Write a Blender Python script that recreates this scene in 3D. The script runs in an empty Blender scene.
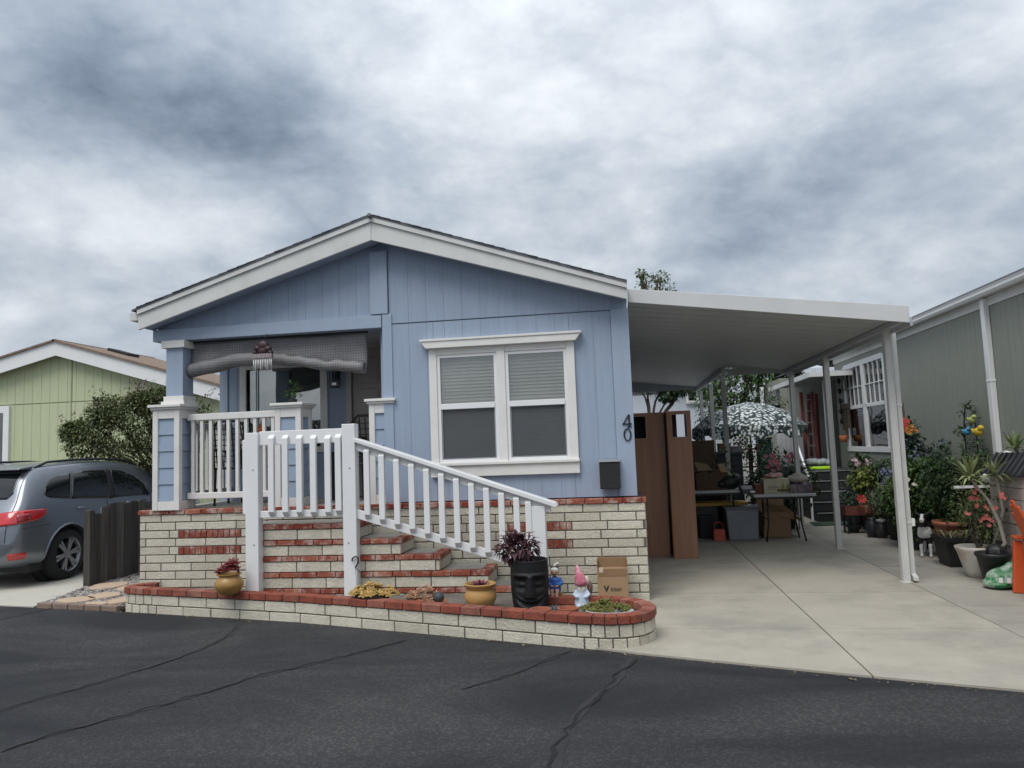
import bpy, bmesh, math, random
from mathutils import Vector, Matrix, noise
from mathutils.bvhtree import BVHTree
rnd = random.Random(7)
C = bpy.context.scene.collection
sc = bpy.context.scene
R_ = math.radians

# ---------------------------------------------------------------- camera
F = 733.474; H = 1.6
RC = Matrix(((0.98807, 0.05036, 0.14547), (0.14955, -0.08108, -0.98543), (-0.03711, 0.99544, -0.08754)))
def _cal():
    zx, zy = 200-512, -(-8000-384); dx, dy = 624-512, -(444-384)
    f = math.sqrt(-(zx*dx+zy*dy))
    up = Vector((zx, zy, -f)).normalized(); d = Vector((dx, dy, -f)).normalized(); r = d.cross(up)
    return f, Matrix((r, d, up))
F, RC = _cal()
cam_d = bpy.data.cameras.new('camera'); cam = bpy.data.objects.new('camera', cam_d); C.objects.link(cam)
cam_d.sensor_width = 36; cam_d.lens = F/1024*36; cam_d.clip_start = .05; cam_d.clip_end = 3000
cam.matrix_world = Matrix.Translation((0, 0, H)) @ RC.to_4x4()
sc.camera = cam
# measuring helpers: a point of the photograph as a point of the place, on a plane at a known depth
def ray(px, py): return RC @ Vector(((px-512)/F, -(py-384)/F, -1.0))
def onY(px, py, Y): v = ray(px, py); return Vector((0, 0, H)) + v*(Y/v.y)
def onX(px, py, X): v = ray(px, py); return Vector((0, 0, H)) + v*(X/v.x)
def onZ(px, py, Z=0.0): v = ray(px, py); return Vector((0, 0, H)) + v*((Z-H)/v.z)

# ---------------------------------------------------------------- materials
MATS = {}
def nd(t, typ, **k):
    n = t.nodes.new(typ)
    for a, b in k.items():
        if a in n.inputs: n.inputs[a].default_value = b
        else: setattr(n, a, b)
    return n
def M(name, col, rough=.6, var=.12, scale=6.0, bump=0.0, bscale=60.0, metal=0.0, tint=None, stain=None, coat=0.0,
      stretch=None, spec=.5, trans=0.0, sub=0.0, fine=0.0):
    """Principled with base colour broken up by object space noise; tint: colour the per-face tint mixes to;
    stain: (colour, amount, scale) weathering of its own shape; stretch: noise scale per axis."""
    if name in MATS: return MATS[name]
    m = bpy.data.materials.new(name); m.use_nodes = True; t = m.node_tree; L = t.links.new
    b = t.nodes['Principled BSDF']; b.inputs['Roughness'].default_value = rough; b.inputs['Metallic'].default_value = metal
    b.inputs['Specular IOR Level'].default_value = spec
    if coat: b.inputs['Coat Weight'].default_value = coat; b.inputs['Coat Roughness'].default_value = .06
    tc = nd(t, 'ShaderNodeTexCoord'); vec = tc.outputs['Object']
    if stretch:
        mp = nd(t, 'ShaderNodeMapping'); mp.inputs['Scale'].default_value = stretch; L(vec, mp.inputs['Vector']); vec = mp.outputs['Vector']
    c = list(col)+[1]
    n = nd(t, 'ShaderNodeTexNoise', Scale=scale, Detail=6.0, Roughness=.6); L(vec, n.inputs['Vector'])
    mr = nd(t, 'ShaderNodeMapRange'); mr.inputs['From Min'].default_value = .25; mr.inputs['From Max'].default_value = .75
    mr.inputs['To Min'].default_value = 1-var; mr.inputs['To Max'].default_value = 1+var; L(n.outputs['Fac'], mr.inputs['Value'])
    src = None
    if tint is not None:
        at = nd(t, 'ShaderNodeAttribute', attribute_name='tint')
        mx = nd(t, 'ShaderNodeMix', data_type='RGBA'); mx.inputs['A'].default_value = c; mx.inputs['B'].default_value = list(tint)+[1]
        L(at.outputs['Fac'], mx.inputs['Factor']); src = mx.outputs['Result']
    if stain:
        n2 = nd(t, 'ShaderNodeTexNoise', Scale=stain[2], Detail=5.0, Roughness=.65); L(vec, n2.inputs['Vector'])
        r2 = nd(t, 'ShaderNodeMapRange'); r2.inputs['From Min'].default_value = .47; r2.inputs['From Max'].default_value = .68
        r2.inputs['To Max'].default_value = stain[1]; L(n2.outputs['Fac'], r2.inputs['Value'])
        mx = nd(t, 'ShaderNodeMix', data_type='RGBA'); mx.inputs['A'].default_value = c; mx.inputs['B'].default_value = list(stain[0])+[1]
        if src: L(src, mx.inputs['A'])
        L(r2.outputs['Result'], mx.inputs['Factor']); src = mx.outputs['Result']
    val = mr.outputs['Result']
    if fine:
        n3 = nd(t, 'ShaderNodeTexNoise', Scale=bscale*1.3, Detail=3.0); L(vec, n3.inputs['Vector'])
        r3 = nd(t, 'ShaderNodeMapRange'); r3.inputs['From Min'].default_value = .3; r3.inputs['From Max'].default_value = .7
        r3.inputs['To Min'].default_value = 1-fine; r3.inputs['To Max'].default_value = 1+fine; L(n3.outputs['Fac'], r3.inputs['Value'])
        ml = nd(t, 'ShaderNodeMath', operation='MULTIPLY'); L(val, ml.inputs[0]); L(r3.outputs['Result'], ml.inputs[1]); val = ml.outputs[0]
    vm = nd(t, 'ShaderNodeVectorMath', operation='SCALE')
    if src: L(src, vm.inputs[0])
    else: vm.inputs[0].default_value = col
    L(val, vm.inputs['Scale']); L(vm.outputs[0], b.inputs['Base Color'])
    if bump:
        n4 = nd(t, 'ShaderNodeTexNoise', Scale=bscale, Detail=5.0, Roughness=.65); L(vec, n4.inputs['Vector'])
        bp = nd(t, 'ShaderNodeBump', Strength=bump, Distance=.02); L(n4.outputs['Fac'], bp.inputs['Height']); L(bp.outputs[0], b.inputs['Normal'])
    if trans:
        tr = nd(t, 'ShaderNodeBsdfTranslucent'); L(vm.outputs[0], tr.inputs['Color'])
        ms = nd(t, 'ShaderNodeMixShader', Fac=trans); L(b.outputs[0], ms.inputs[1]); L(tr.outputs[0], ms.inputs[2])
        L(ms.outputs[0], t.nodes['Material Output'].inputs['Surface'])
    MATS[name] = m; return m
def glass(name, tintc=(.75, .8, .8), refl=.12, rough=.02):
    if name in MATS: return MATS[name]
    m = bpy.data.materials.new(name); m.use_nodes = True; t = m.node_tree; L = t.links.new
    t.nodes.remove(t.nodes['Principled BSDF'])
    tr = nd(t, 'ShaderNodeBsdfTransparent', Color=list(tintc)+[1]); gl = nd(t, 'ShaderNodeBsdfGlossy', Roughness=rough)
    lw = nd(t, 'ShaderNodeLayerWeight', Blend=.35)
    mr = nd(t, 'ShaderNodeMapRange'); mr.inputs['To Min'].default_value = refl; mr.inputs['To Max'].default_value = .45 if 'dark' in name else .9
    L(lw.outputs['Facing'], mr.inputs['Value'])
    # faint waviness of the pane
    tc = nd(t, 'ShaderNodeTexCoord'); n = nd(t, 'ShaderNodeTexNoise', Scale=2.5, Detail=1.0); L(tc.outputs['Object'], n.inputs['Vector'])
    bp = nd(t, 'ShaderNodeBump', Strength=.12, Distance=.02); L(n.outputs['Fac'], bp.inputs['Height']); L(bp.outputs[0], gl.inputs['Normal'])
    ms = nd(t, 'ShaderNodeMixShader'); L(mr.outputs[0], ms.inputs['Fac']); L(tr.outputs[0], ms.inputs[1]); L(gl.outputs[0], ms.inputs[2])
    L(ms.outputs[0], t.nodes['Material Output'].inputs['Surface']); MATS[name] = m; return m

# ---------------------------------------------------------------- mesh builder
class MB:
    def __init__(s): s.v = []; s.f = []; s.t = []
    def add(s, vs, fs, t=0.0):
        o = len(s.v); s.v += [Vector(p) for p in vs]; s.f += [tuple(i+o for i in f) for f in fs]; s.t += [t]*len(fs); return s
    def box(s, x0, x1, y0, y1, z0, z1, t=0.0, mat=None):
        vs = [(x, y, z) for z in (z0, z1) for y in (y0, y1) for x in (x0, x1)]
        if mat is not None: vs = [mat @ Vector(p) for p in vs]
        return s.add(vs, [(0, 2, 3, 1), (4, 5, 7, 6), (0, 1, 5, 4), (2, 6, 7, 3), (0, 4, 6, 2), (1, 3, 7, 5)], t)
    def cbox(s, c, d, rz=0.0, rx=0.0, ry=0.0, t=0.0):
        m = Matrix.Translation(c) @ Matrix.Rotation(rz, 4, 'Z') @ Matrix.Rotation(ry, 4, 'Y') @ Matrix.Rotation(rx, 4, 'X')
        return s.box(-d[0]/2, d[0]/2, -d[1]/2, d[1]/2, -d[2]/2, d[2]/2, t, m)
    def bar(s, a, b, w, h=None, t=0.0, up=(0, 0, 1)):
        a, b = Vector(a), Vector(b); d = (b-a).normalized(); h = h or w
        u = d.cross(Vector(up))
        if u.length < 1e-4: u = d.cross(Vector((0, 1, 0)))
        u.normalize(); n = u.cross(d)
        vs = [p+u*(i*w/2)+n*(j*h/2) for p in (a, b) for i, j in ((-1, -1), (1, -1), (1, 1), (-1, 1))]
        return s.add(vs, [(3, 2, 1, 0), (4, 5, 6, 7), (0, 1, 5, 4), (1, 2, 6, 5), (2, 3, 7, 6), (3, 0, 4, 7)], t)
    def prism(s, pts, axis, a, b, t=0.0):
        """2-D polygon extruded along axis ('x','y','z') from a to b."""
        def P(p, w): return {'y': (p[0], w, p[1]), 'x': (w, p[0], p[1]), 'z': (p[0], p[1], w)}[axis]
        n = len(pts); vs = [P(p, a) for p in pts]+[P(p, b) for p in pts]
        fs = [tuple(range(n)), tuple(range(2*n-1, n-1, -1))]+[(i, i+n, (i+1) % n+n, (i+1) % n) for i in range(n)]
        return s.add(vs, fs, t)
    def tube(s, pts, r, n=8, t=0.0, cap=True):
        pts = [Vector(p) for p in pts]; k = len(pts); rs = r if isinstance(r, (list, tuple)) else [r]*k
        vs = []; prev = None
        for i, p in enumerate(pts):
            d = (pts[min(i+1, k-1)]-pts[max(i-1, 0)]).normalized()
            u = (prev - d*prev.dot(d)) if prev is not None else d.cross(Vector((0.31, .77, .55)))
            if u.length < 1e-5: u = d.orthogonal()
            u.normalize(); prev = u; w = d.cross(u)
            vs += [p+(u*math.cos(a)+w*math.sin(a))*rs[i] for a in (2*math.pi*j/n for j in range(n))]
        fs = [(i*n+j, i*n+(j+1) % n, (i+1)*n+(j+1) % n, (i+1)*n+j) for i in range(k-1) for j in range(n)]
        if cap: fs += [tuple(range(n-1, -1, -1)), tuple((k-1)*n+j for j in range(n))]
        return s.add(vs, fs, t)
    def lathe(s, prof, c=(0, 0, 0), n=24, t=0.0, axis='z', sx=1.0, sy=1.0):
        c = Vector(c); vs = []; k = len(prof)
        for r, z in prof:
            for j in range(n):
                a = 2*math.pi*j/n; x, y = r*math.cos(a)*sx, r*math.sin(a)*sy
                vs.append(c+(Vector((x, y, z)) if axis == 'z' else Vector((z, x, y)) if axis == 'x' else Vector((x, z, y))))
        fs = [(i*n+j, i*n+(j+1) % n, (i+1)*n+(j+1) % n, (i+1)*n+j) for i in range(k-1) for j in range(n)]
        if axis == 'y': fs = [f[::-1] for f in fs]
        return s.add(vs, fs, t)
    def ball(s, c, r, n=10, m=7, t=0.0, rot=None):
        r = r if isinstance(r, (list, tuple)) else (r, r, r); c = Vector(c); vs = []
        for i in range(m+1):
            th = math.pi*i/m
            for j in range(n):
                a = 2*math.pi*j/n
                p = Vector((r[0]*math.sin(th)*math.cos(a), r[1]*math.sin(th)*math.sin(a), -r[2]*math.cos(th)))
                if rot is not None: p = rot @ p
                vs.append(c+p)
        return s.add(vs, [(i*n+j, i*n+(j+1) % n, (i+1)*n+(j+1) % n, (i+1)*n+j) for i in range(m) for j in range(n)], t)
    def leaf(s, p, d, l, w, t=0.0, bend=.25, up=(0, 0, 1)):
        """one leaf: two quads folded along the midrib, drooping at the tip."""
        p = Vector(p); d = Vector(d).normalized(); u = d.cross(Vector(up))
        if u.length < 1e-4: u = Vector((1, 0, 0))
        u.normalize(); n = u.cross(d)
        m = p+d*l*.5+n*l*.08; e = p+d*l-n*l*bend
        a = m+u*w*.5+n*w*.15; b = m-u*w*.5+n*w*.15
        return s.add([p, a, e, b, m], [(0, 1, 4), (1, 2, 4), (0, 4, 3), (4, 2, 3)], t)
    def build(s, name, mat, parent=None, loc=None, smooth=False, bevel=0.0, sub=0, local=False, shade_angle=None):
        L = Vector(loc) if loc is not None else (Vector((0, 0, 0)) if local or parent is None else WL[parent.name])
        off = Vector((0, 0, 0)) if local else L
        me = bpy.data.meshes.new(name); me.from_pydata([p-off for p in s.v], [], s.f)
        if mat: me.materials.append(mat)
        if any(s.t):
            a = me.attributes.new('tint', 'FLOAT', 'FACE'); a.data.foreach_set('value', s.t)
        if smooth: me.polygons.foreach_set('use_smooth', [True]*len(me.polygons))
        me.update(); o = bpy.data.objects.new(name, me); C.objects.link(o)
        if parent is not None: o.parent = parent; WL[o.name] = L
        else: o.location = L; WL[o.name] = L
        if bevel:
            b = o.modifiers.new('bevel', 'BEVEL'); b.width = bevel; b.segments = 2; b.limit_method = 'ANGLE'; b.angle_limit = R_(40)
        if sub:
            b = o.modifiers.new('sub', 'SUBSURF'); b.levels = b.render_levels = sub
        if smooth and shade_angle: 
            me.set_sharp_from_angle(angle=R_(shade_angle))
        return o
WL = {}
def thing(name, label, cat, loc=(0, 0, 0), rz=0.0, group=None):
    o = bpy.data.objects.new(name, None); C.objects.link(o); o.location = loc; o.rotation_euler = (0, 0, rz)
    o.empty_display_size = .1; WL[o.name] = Vector(loc); return tag(o, label, cat, group)
def tag(o, label, cat, group=None):
    o['label'] = label; o['category'] = cat
    if group: o['group'] = group
    return o
def struct(o): o['kind'] = 'structure'; return o
def dup(root, loc, rz, label=None, scale=None):
    r = root.copy(); C.objects.link(r); r.location = loc; r.rotation_euler = (0, 0, rz)
    if scale: r.scale = (scale,)*3
    if label: r['label'] = label
    WL[r.name] = Vector(loc)
    for ch in list(root.children):
        c = ch.copy(); C.objects.link(c); c.parent = r
        for g in list(ch.children):
            d = g.copy(); C.objects.link(d); d.parent = c
    return r
def freeze(o):
    """apply the modifiers of o (remesh, boolean, subdivision) into its mesh."""
    dg = bpy.context.evaluated_depsgraph_get(); me = bpy.data.meshes.new_from_object(o.evaluated_get(dg))
    o.modifiers.clear(); o.data = me; return o

# ---------------------------------------------------------------- the materials of the place
def back(c, dy): # a point pushed straight away from the viewer's foot, keeping its bearing
    k = 1+dy/c.y; return Vector((c.x*k, c.y*k, c.z))
white_vinyl = M('white_vinyl', (.78, .785, .785), .4, .03, 3)
white_paint = M('white_paint', (.75, .735, .70), .55, .05, 5, bump=.08, bscale=80, stain=((.58, .56, .51), .3, 3.0))
trim_white = M('trim_white', (.66, .66, .64), .5, .06, 4, stain=((.48, .47, .44), .35, 2.5))
blue_paint = M('blue_paint', (.32, .388, .50), .62, .07, 2.5, bump=.3, bscale=22, stretch=(9, 9, .5), stain=((.285, .35, .455), .45, .8))
blue_trim = M('blue_trim', (.33, .40, .51), .6, .05, 3, bump=.12, bscale=50, stretch=(4, 4, .5))
green_paint = M('green_paint', (.49, .535, .34), .65, .06, 2, bump=.2, bscale=40, stretch=(6, 6, .5))
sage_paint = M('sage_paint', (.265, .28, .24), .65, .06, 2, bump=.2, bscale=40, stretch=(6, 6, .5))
shingle = M('shingle', (.13, .14, .155), .9, .3, 8, bump=.6, bscale=30, tint=(.17, .175, .19))
shingle_brown = M('shingle_brown', (.22, .155, .115), .9, .3, 8, bump=.6, bscale=30)
mortar = M('mortar', (.145, .13, .115), .95, .2, 20, bump=.4, bscale=120)
block = M('cream_block', (.65, .605, .50), .88, .09, 14, bump=.7, bscale=50, tint=(.53, .485, .39), stain=((.42, .385, .31), .4, 5.0), fine=.06)
redbrick = M('red_brick', (.25, .05, .028), .85, .3, 22, bump=.6, bscale=80, tint=(.36, .12, .07), stain=((.60, .47, .40), .85, 7.0))
concrete = M('concrete', (.40, .367, .305), .85, .12, 1.4, bump=.2, bscale=150, stain=((.25, .24, .21), .8, .85), fine=.09)
conc_step = M('step_concrete', (.34, .325, .295), .88, .12, 4, bump=.25, bscale=120, stain=((.22, .21, .19), .5, 3), fine=.08)
black_metal = M('black_metal', (.012, .012, .013), .45, .1, 20)
black_plastic = M('black_plastic', (.015, .015, .016), .5, .15, 8)
dark_int = M('dark_interior', (.02, .02, .022), .9, .1, 5)
cardboard = M('cardboard', (.33, .215, .12), .85, .08, 8, bump=.1, bscale=90, stain=((.25, .16, .09), .4, 4))
soil = M('soil', (.045, .034, .025), 1, .4, 30, bump=.9, bscale=60)
bark = M('bark', (.11, .085, .065), .95, .3, 14, bump=.8, bscale=40, stretch=(3, 3, .6))
def leafmat(name, c1, c2, rough=.55, trans=.25): return M(name, c1, rough, .18, 3, tint=c2, trans=trans)
SKY_BLOBS = [(40, 100, .12, -.28), (140, 95, .13, -.29), (240, 115, .12, -.30), (320, 165, .11, -.2), (60, 150, .10, -.10), (50, 195, .09, .40), (150, 215, .09, .30), (60, 285, .10, -.42), (160, 270, .09, -.20), (250, 240, .10, .06),
    (430, 95, .17, .26), (360, 190, .10, .10), (395, 10, .06, -.20), (560, 180, .2, .20), (640, 60, .15, .10), (980, 120, .12, -.16), (900, 165, .12, -.22), (820, 195, .11, -.20), (730, 225, .11, -.20), (850, 285, .13, .26), (990, 245, .10, .24), (940, 40, .2, .10), (40, 345, .10, .25)]
SKY_BASE = .545; SKY_ZEN = 1.0; SKY_GAIN = .97; SUN_E = 1.5; EXPO = 0.5
# ================================================================ THE SETTING
mb = MB(); mb.box(-120, 120, -60, 160, -.3, -.03)
struct(mb.build('ground', M('dirt_ground', (.16, .14, .11), .95, .25, .6, bump=.4, bscale=20)))
# the edge of the road in the place: a gently bent line
ROAD = [(-60, 16.0), (-30, 10.8), (-12, 8.35), (-7.34, 7.70), (-5.33, 7.34), (-3.19, 6.86), (-1.48, 6.32), (-.27, 5.935), (.05, 5.80), (1.47, 5.31), (2.32, 5.04), (6, 3.9), (14, 1.4), (60, -12)]
def asphalt():
    m = bpy.data.materials.new('asphalt'); m.use_nodes = True; t = m.node_tree; L = t.links.new; b = t.nodes['Principled BSDF']
    tc = nd(t, 'ShaderNodeTexCoord'); v = tc.outputs['Object']
    big = nd(t, 'ShaderNodeTexNoise', Scale=.55, Detail=5.0, Roughness=.6, Distortion=.6); mp = nd(t, 'ShaderNodeMapping')
    mp.inputs['Rotation'].default_value = (0, 0, .3); mp.inputs['Scale'].default_value = (.7, 1.6, 1); L(v, mp.inputs['Vector']); L(mp.outputs[0], big.inputs['Vector'])
    r1 = nd(t, 'ShaderNodeMapRange'); r1.inputs['From Min'].default_value = .38; r1.inputs['From Max'].default_value = .66; L(big.outputs['Fac'], r1.inputs['Value'])
    mx = nd(t, 'ShaderNodeMix', data_type='RGBA'); mx.inputs['A'].default_value = (.020, .022, .026, 1); mx.inputs['B'].default_value = (.050, .050, .052, 1)
    L(r1.outputs[0], mx.inputs['Factor'])
    vo = nd(t, 'ShaderNodeTexVoronoi', Scale=75.0); L(v, vo.inputs['Vector'])
    r2 = nd(t, 'ShaderNodeMapRange'); r2.inputs['From Min'].default_value = .55; r2.inputs['From Max'].default_value = 1.0; r2.inputs['To Max'].default_value = .9
    sp = nd(t, 'ShaderNodeSeparateColor'); L(vo.outputs['Color'], sp.inputs[0]); L(sp.outputs[0], r2.inputs['Value'])
    ag = nd(t, 'ShaderNodeMix', data_type='RGBA'); ag.inputs['B'].default_value = (.125, .122, .12, 1); L(mx.outputs['Result'], ag.inputs['A'])
    mu = nd(t, 'ShaderNodeMath', operation='MULTIPLY'); L(r2.outputs[0], mu.inputs[0]); L(r1.outputs[0], mu.inputs[1]); 
    ad = nd(t, 'ShaderNodeMath', operation='MULTIPLY_ADD'); L(mu.outputs[0], ad.inputs[0]); ad.inputs[1].default_value = .8; ad.inputs[2].default_value = 0
    L(ad.outputs[0], ag.inputs['Factor']); L(ag.outputs['Result'], b.inputs['Base Color'])
    n = nd(t, 'ShaderNodeTexNoise', Scale=140.0, Detail=4.0, Roughness=.7); L(v, n.inputs['Vector'])
    bp = nd(t, 'ShaderNodeBump', Strength=.9, Distance=.014); L(n.outputs['Fac'], bp.inputs['Height']); L(bp.outputs[0], b.inputs['Normal'])
    b.inputs['Roughness'].default_value = .82; b.inputs['Specular IOR Level'].default_value = .35
    return m
ASPH = asphalt()
mb = MB(); n = len(ROAD)
vs = [(x, y, 0) for x, y in ROAD]+[(x, -40, 0) for x, y in ROAD]
mb.add(vs, [(i+n, i+n+1, i+1, i) for i in range(n-1)]); struct(mb.build('asphalt_road', ASPH))
# cracks sealed and opened again, each a ragged strip lying on the asphalt
crack_m = M('crack_black', (.010, .010, .011), .95, .3, 30)
seal_m = M('tar_seal', (.025, .026, .029), .85, .25, 9, bump=.4, bscale=90)
def ribbon(mb, pts, w, z, seed, jag=.5):
    r = random.Random(seed); P = []
    for (a, b) in zip(pts[:-1], pts[1:]):
        k = max(2, int((b-a).length/.07))
        P += [a.lerp(b, i/k) for i in range(k)]
    P.append(pts[-1]); L_, R2 = [], []
    dx = 0
    for i, p in enumerate(P):
        d = (P[min(i+1, len(P)-1)]-P[max(i-1, 0)]); d.z = 0; d.normalize(); nrm = Vector((-d.y, d.x, 0))
        dx = dx*.55+r.uniform(-1, 1)*w*jag; ww = w*r.uniform(.45, 1.25)*(.25 if i in (0, len(P)-1) else 1)
        L_.append(p+nrm*(dx+ww/2)); R2.append(p+nrm*(dx-ww/2))
    vs = [(q.x, q.y, z) for q in L_]+[(q.x, q.y, z) for q in R2]; n = len(P)
    mb.add(vs, [(i+n, i+n+1, i+1, i) for i in range(n-1)])
cr = [[(0, 712), (30, 702), (120, 677), (200, 650), (230, 635), (241, 624)],
      [(0, 752), (50, 735), (100, 722), (165, 705), (245, 680), (310, 665), (370, 650), (405, 640)],
      [(-60, 640), (0, 620), (30, 613), (55, 608)],
      [(632, 658), (617, 680), (587, 702), (567, 730), (554, 767), (545, 800)],
      [(572, 651), (512, 675), (460, 690)]]
for i, px in enumerate(cr):
    pts = [onZ(a, b) for a, b in px]
    mb = MB(); ribbon(mb, pts, (.06, .05, .045, .06, .03)[i], .003, i, .22); struct(mb.build('tar_seal', seal_m))
    mb = MB(); ribbon(mb, pts, (.016, .02, .012, .028, .009)[i], .006, i+20, 1.3); struct(mb.build('road_crack', crack_m))

# concrete slabs: the carport drive, the strip along the neighbour, the drive under the car
def slab(name, poly, z=.012, mat=concrete):
    mb = MB(); mb.prism(poly, 'z', -.1, z); return struct(mb.build(name, mat))
def road_y(x):
    for (a, b) in zip(ROAD[:-1], ROAD[1:]):
        if a[0] <= x <= b[0]: return a[1]+(b[1]-a[1])*(x-a[0])/(b[0]-a[0])
concrete2 = M('concrete_strip', (.34, .318, .27), .88, .13, 1.5, bump=.15, bscale=140, stain=((.21, .2, .18), .6, 1.1), fine=.06)
concrete3 = M('concrete_drive', (.50, .475, .41), .85, .08, 1.5, bump=.12, bscale=150, stain=((.36, .34, .3), .5, .8), fine=.06)
g = .006
xs = [-.62, 1.55, 2.95]
def edge(x0, x1):
    return [(x0, road_y(x0)+.01)]+[(x, y+.01) for x, y in ROAD if x0 < x < x1]+[(x1, road_y(x1)+.01)]
rows = [8.05, 10.6, 13.4, 16.4, 19.5]
for xi in range(2):
    x0, x1 = xs[xi]+g, xs[xi+1]-g
    ylo = None
    slab('carport_driveway', edge(x0, x1)+[(x1, 6.55), (x0, 6.55)])
    for y0, y1 in zip([6.55]+rows[:-1], rows):
        slab('carport_driveway', [(x0, y0+g), (x1, y0+g), (x1, y1-g), (x0, y1-g)])
x0, x1 = xs[2]+g, 7.0
slab('neighbour_walkway', edge(x0, x1)+[(x1, 7.4), (x0, 7.4)], .010, concrete2)
for y0, y1 in ((7.4, 9.6), (9.6, 12.2), (12.2, 15.0), (15.0, 19.5)):
    slab('neighbour_walkway', [(x0, y0+g), (x1, y0+g), (x1, y1-g), (x0, y1-g)], .010, concrete2)
slab('yard_paving', [(-.6, 19.5), (7, 19.5), (7, 26), (-.6, 26)], .004, concrete2)
# drive under the parked car (its right edge runs beside the gravel bed)
slab('side_driveway', [(-11.2, road_y(-11.2)+.01), (-9, road_y(-9)+.01), (-7.34, road_y(-7.34)+.01), (-6.72, road_y(-6.72)+.01), (-6.98, 8.8), (-7.0, 13), (-11.2, 13)], .01, concrete3)
# gravel bed between the drive and the planter: stones too many to count
peb = M('pebble', (.17, .155, .15), .8, .2, 30, tint=(.40, .36, .33), bump=.3, bscale=60)
mb = MB(); mb.prism([(-6.68, road_y(-6.6)+.06), (-5.47, road_y(-5.47)+.05), (-5.47, 10.2), (-6.95, 10.2), (-6.95, 8.8)], 'z', -.1, .02)
struct(mb.build('gravel_bed_soil', soil))
mb = MB(); r = random.Random(3)
for i in range(2600):
    y = r.uniform(7.46, 10.0); x = r.uniform(-6.95, -5.5)
    if y < road_y(x)+.1: continue
    if x < -6.66-(y-7.6)*.24: continue
    s = r.uniform(.014, .034)
    mb.ball((x, y, .02+s*.3), (s*r.uniform(.8, 1.3), s*r.uniform(.7, 1.1), s*.6), 6, 4, t=r.random()**1.6, rot=Matrix.Rotation(r.uniform(0, 6), 3, 'Z'))
o = mb.build('gravel', peb, smooth=True); o['kind'] = 'stuff'
edge_brick = M('edging_brick', (.22, .16, .13), .9, .25, 10, bump=.5, bscale=60)
mb = MB(); a = Vector((-6.66, road_y(-6.66)+.03, 0)); b = Vector((-5.5, road_y(-5.5)+.03, 0))
for i in range(5):
    p = a.lerp(b, (i+.03)/5); q = a.lerp(b, (i+.97)/5); mb.bar(p+Vector((0, 0, .02)), q+Vector((0, 0, .02)), .07, .07)
tag(mb.build('gravel_edging', edge_brick, loc=a, bevel=.008), 'low worn brown brick edging between gravel and road', 'edging')
flag_m = M('flagstone', (.50, .37, .26), .85, .12, 5, bump=.4, bscale=40, stain=((.36, .28, .21), .5, 6))
for i, (px, py, w, d, lab) in enumerate([
    (109, 586, .46, .40, 'rounded tan flagstone lying just in front of the dark wooden fence'),
    (77, 600, .46, .26, 'tan flagstone nearest the car driveway in the gravel'),
    (104, 596, .40, .30, 'long middle tan flagstone set in the gravel'),
    (121, 601, .30, .26, 'tan flagstone beside the curved left end of the brick planter'),
    (133, 587, .30, .40, 'tan flagstone against the left corner of the brick skirting'),
    (97, 604, .30, .14, 'small tan flagstone close to the gravel edging')]):
    c = onZ(px, py, .04); r = random.Random(i+50); k = 11
    poly = []
    for j in range(k):
        an = 2*math.pi*j/k; rr = r.uniform(.9, 1.06)
        poly.append((c.x+rr*w/2*math.cos(an), c.y+rr*d*.62*math.sin(an)))
    mb = MB(); mb.prism(poly, 'z', .01, .055)
    tag(mb.build('flagstone', flag_m, loc=(c.x, c.y, .01), bevel=.012), lab, 'flagstone', 'flagstones in the gravel bed')

# ================================================================ masonry
class Path:
    def __init__(s, pts):
        s.p = [Vector((x, y, 0)) for x, y in pts]; s.c = [0]
        for a, b in zip(s.p[:-1], s.p[1:]): s.c.append(s.c[-1]+(b-a).length)
        s.len = s.c[-1]
    def at(s, d):
        d = min(max(d, 0), s.len)
        for i in range(len(s.c)-1):
            if d <= s.c[i+1]+1e-9:
                u = (d-s.c[i])/max(s.c[i+1]-s.c[i], 1e-9)
                def tan(k):
                    a = s.p[max(k-1, 0)]; b = s.p[min(k+1, len(s.p)-1)]; return (b-a).normalized()
                t = tan(i).lerp(tan(i+1), u).normalized() if len(s.p) > 2 else (s.p[1]-s.p[0]).normalized()
                return s.p[i].lerp(s.p[i+1], u), Vector((t.y, -t.x, 0))
def brick_on(mb, path, s0, s1, z0, z1, out, inn, t):
    k = max(1, int((s1-s0)/.07)) if len(path.p) > 2 else 1
    O, I = [], []
    for j in range(k+1):
        p, nn = path.at(s0+(s1-s0)*j/k); O.append(p+nn*out); I.append(p-nn*inn)
    ring = O+I[::-1]; n = len(ring)
    vs = [(q.x, q.y, z0) for q in ring]+[(q.x, q.y, z1) for q in ring]
    m = len(O); fs = [(i, (i+1) % n, (i+1) % n+n, i+n) for i in range(n)]
    for i in range(m-1):
        a, b, c, d = i, i+1, n-2-i, n-1-i
        fs += [(d, c, b, a), (a+n, b+n, c+n, d+n)]
    mb.add(vs, fs, t)
def course(mb, path, z0, h, L, off, out, inn, r, j=.006, skip=None, lens=None, tpow=2.0):
    s = -off
    while s < path.len-.01:
        l = lens(s) if lens else L
        a, b = max(s, 0)+j, min(s+l, path.len)-j
        if b-a > .03 and not (skip and skip((a+b)/2)):
            brick_on(mb, path, a, b, z0+j+r.uniform(-.001, .001), z0+h-j, out+r.uniform(-.003, .003), inn, r.random()**tpow)
        s += l
def mortar_on(mb, path, s0, s1, z0, z1, out, inn): brick_on(mb, path, s0, s1, z0, z1, out, inn, 0)

# ================================================================ THE BLUE HOUSE
YF = 7.8; XL, XR = -5.35, .10; XM = -2.66; YB = 9.2; YE = 19.0
house = thing('mobile_home', 'pale blue mobile home with white gable trim, brick skirting and front porch, number 40', 'house', (-2.6, 7.8, 0))
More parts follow.
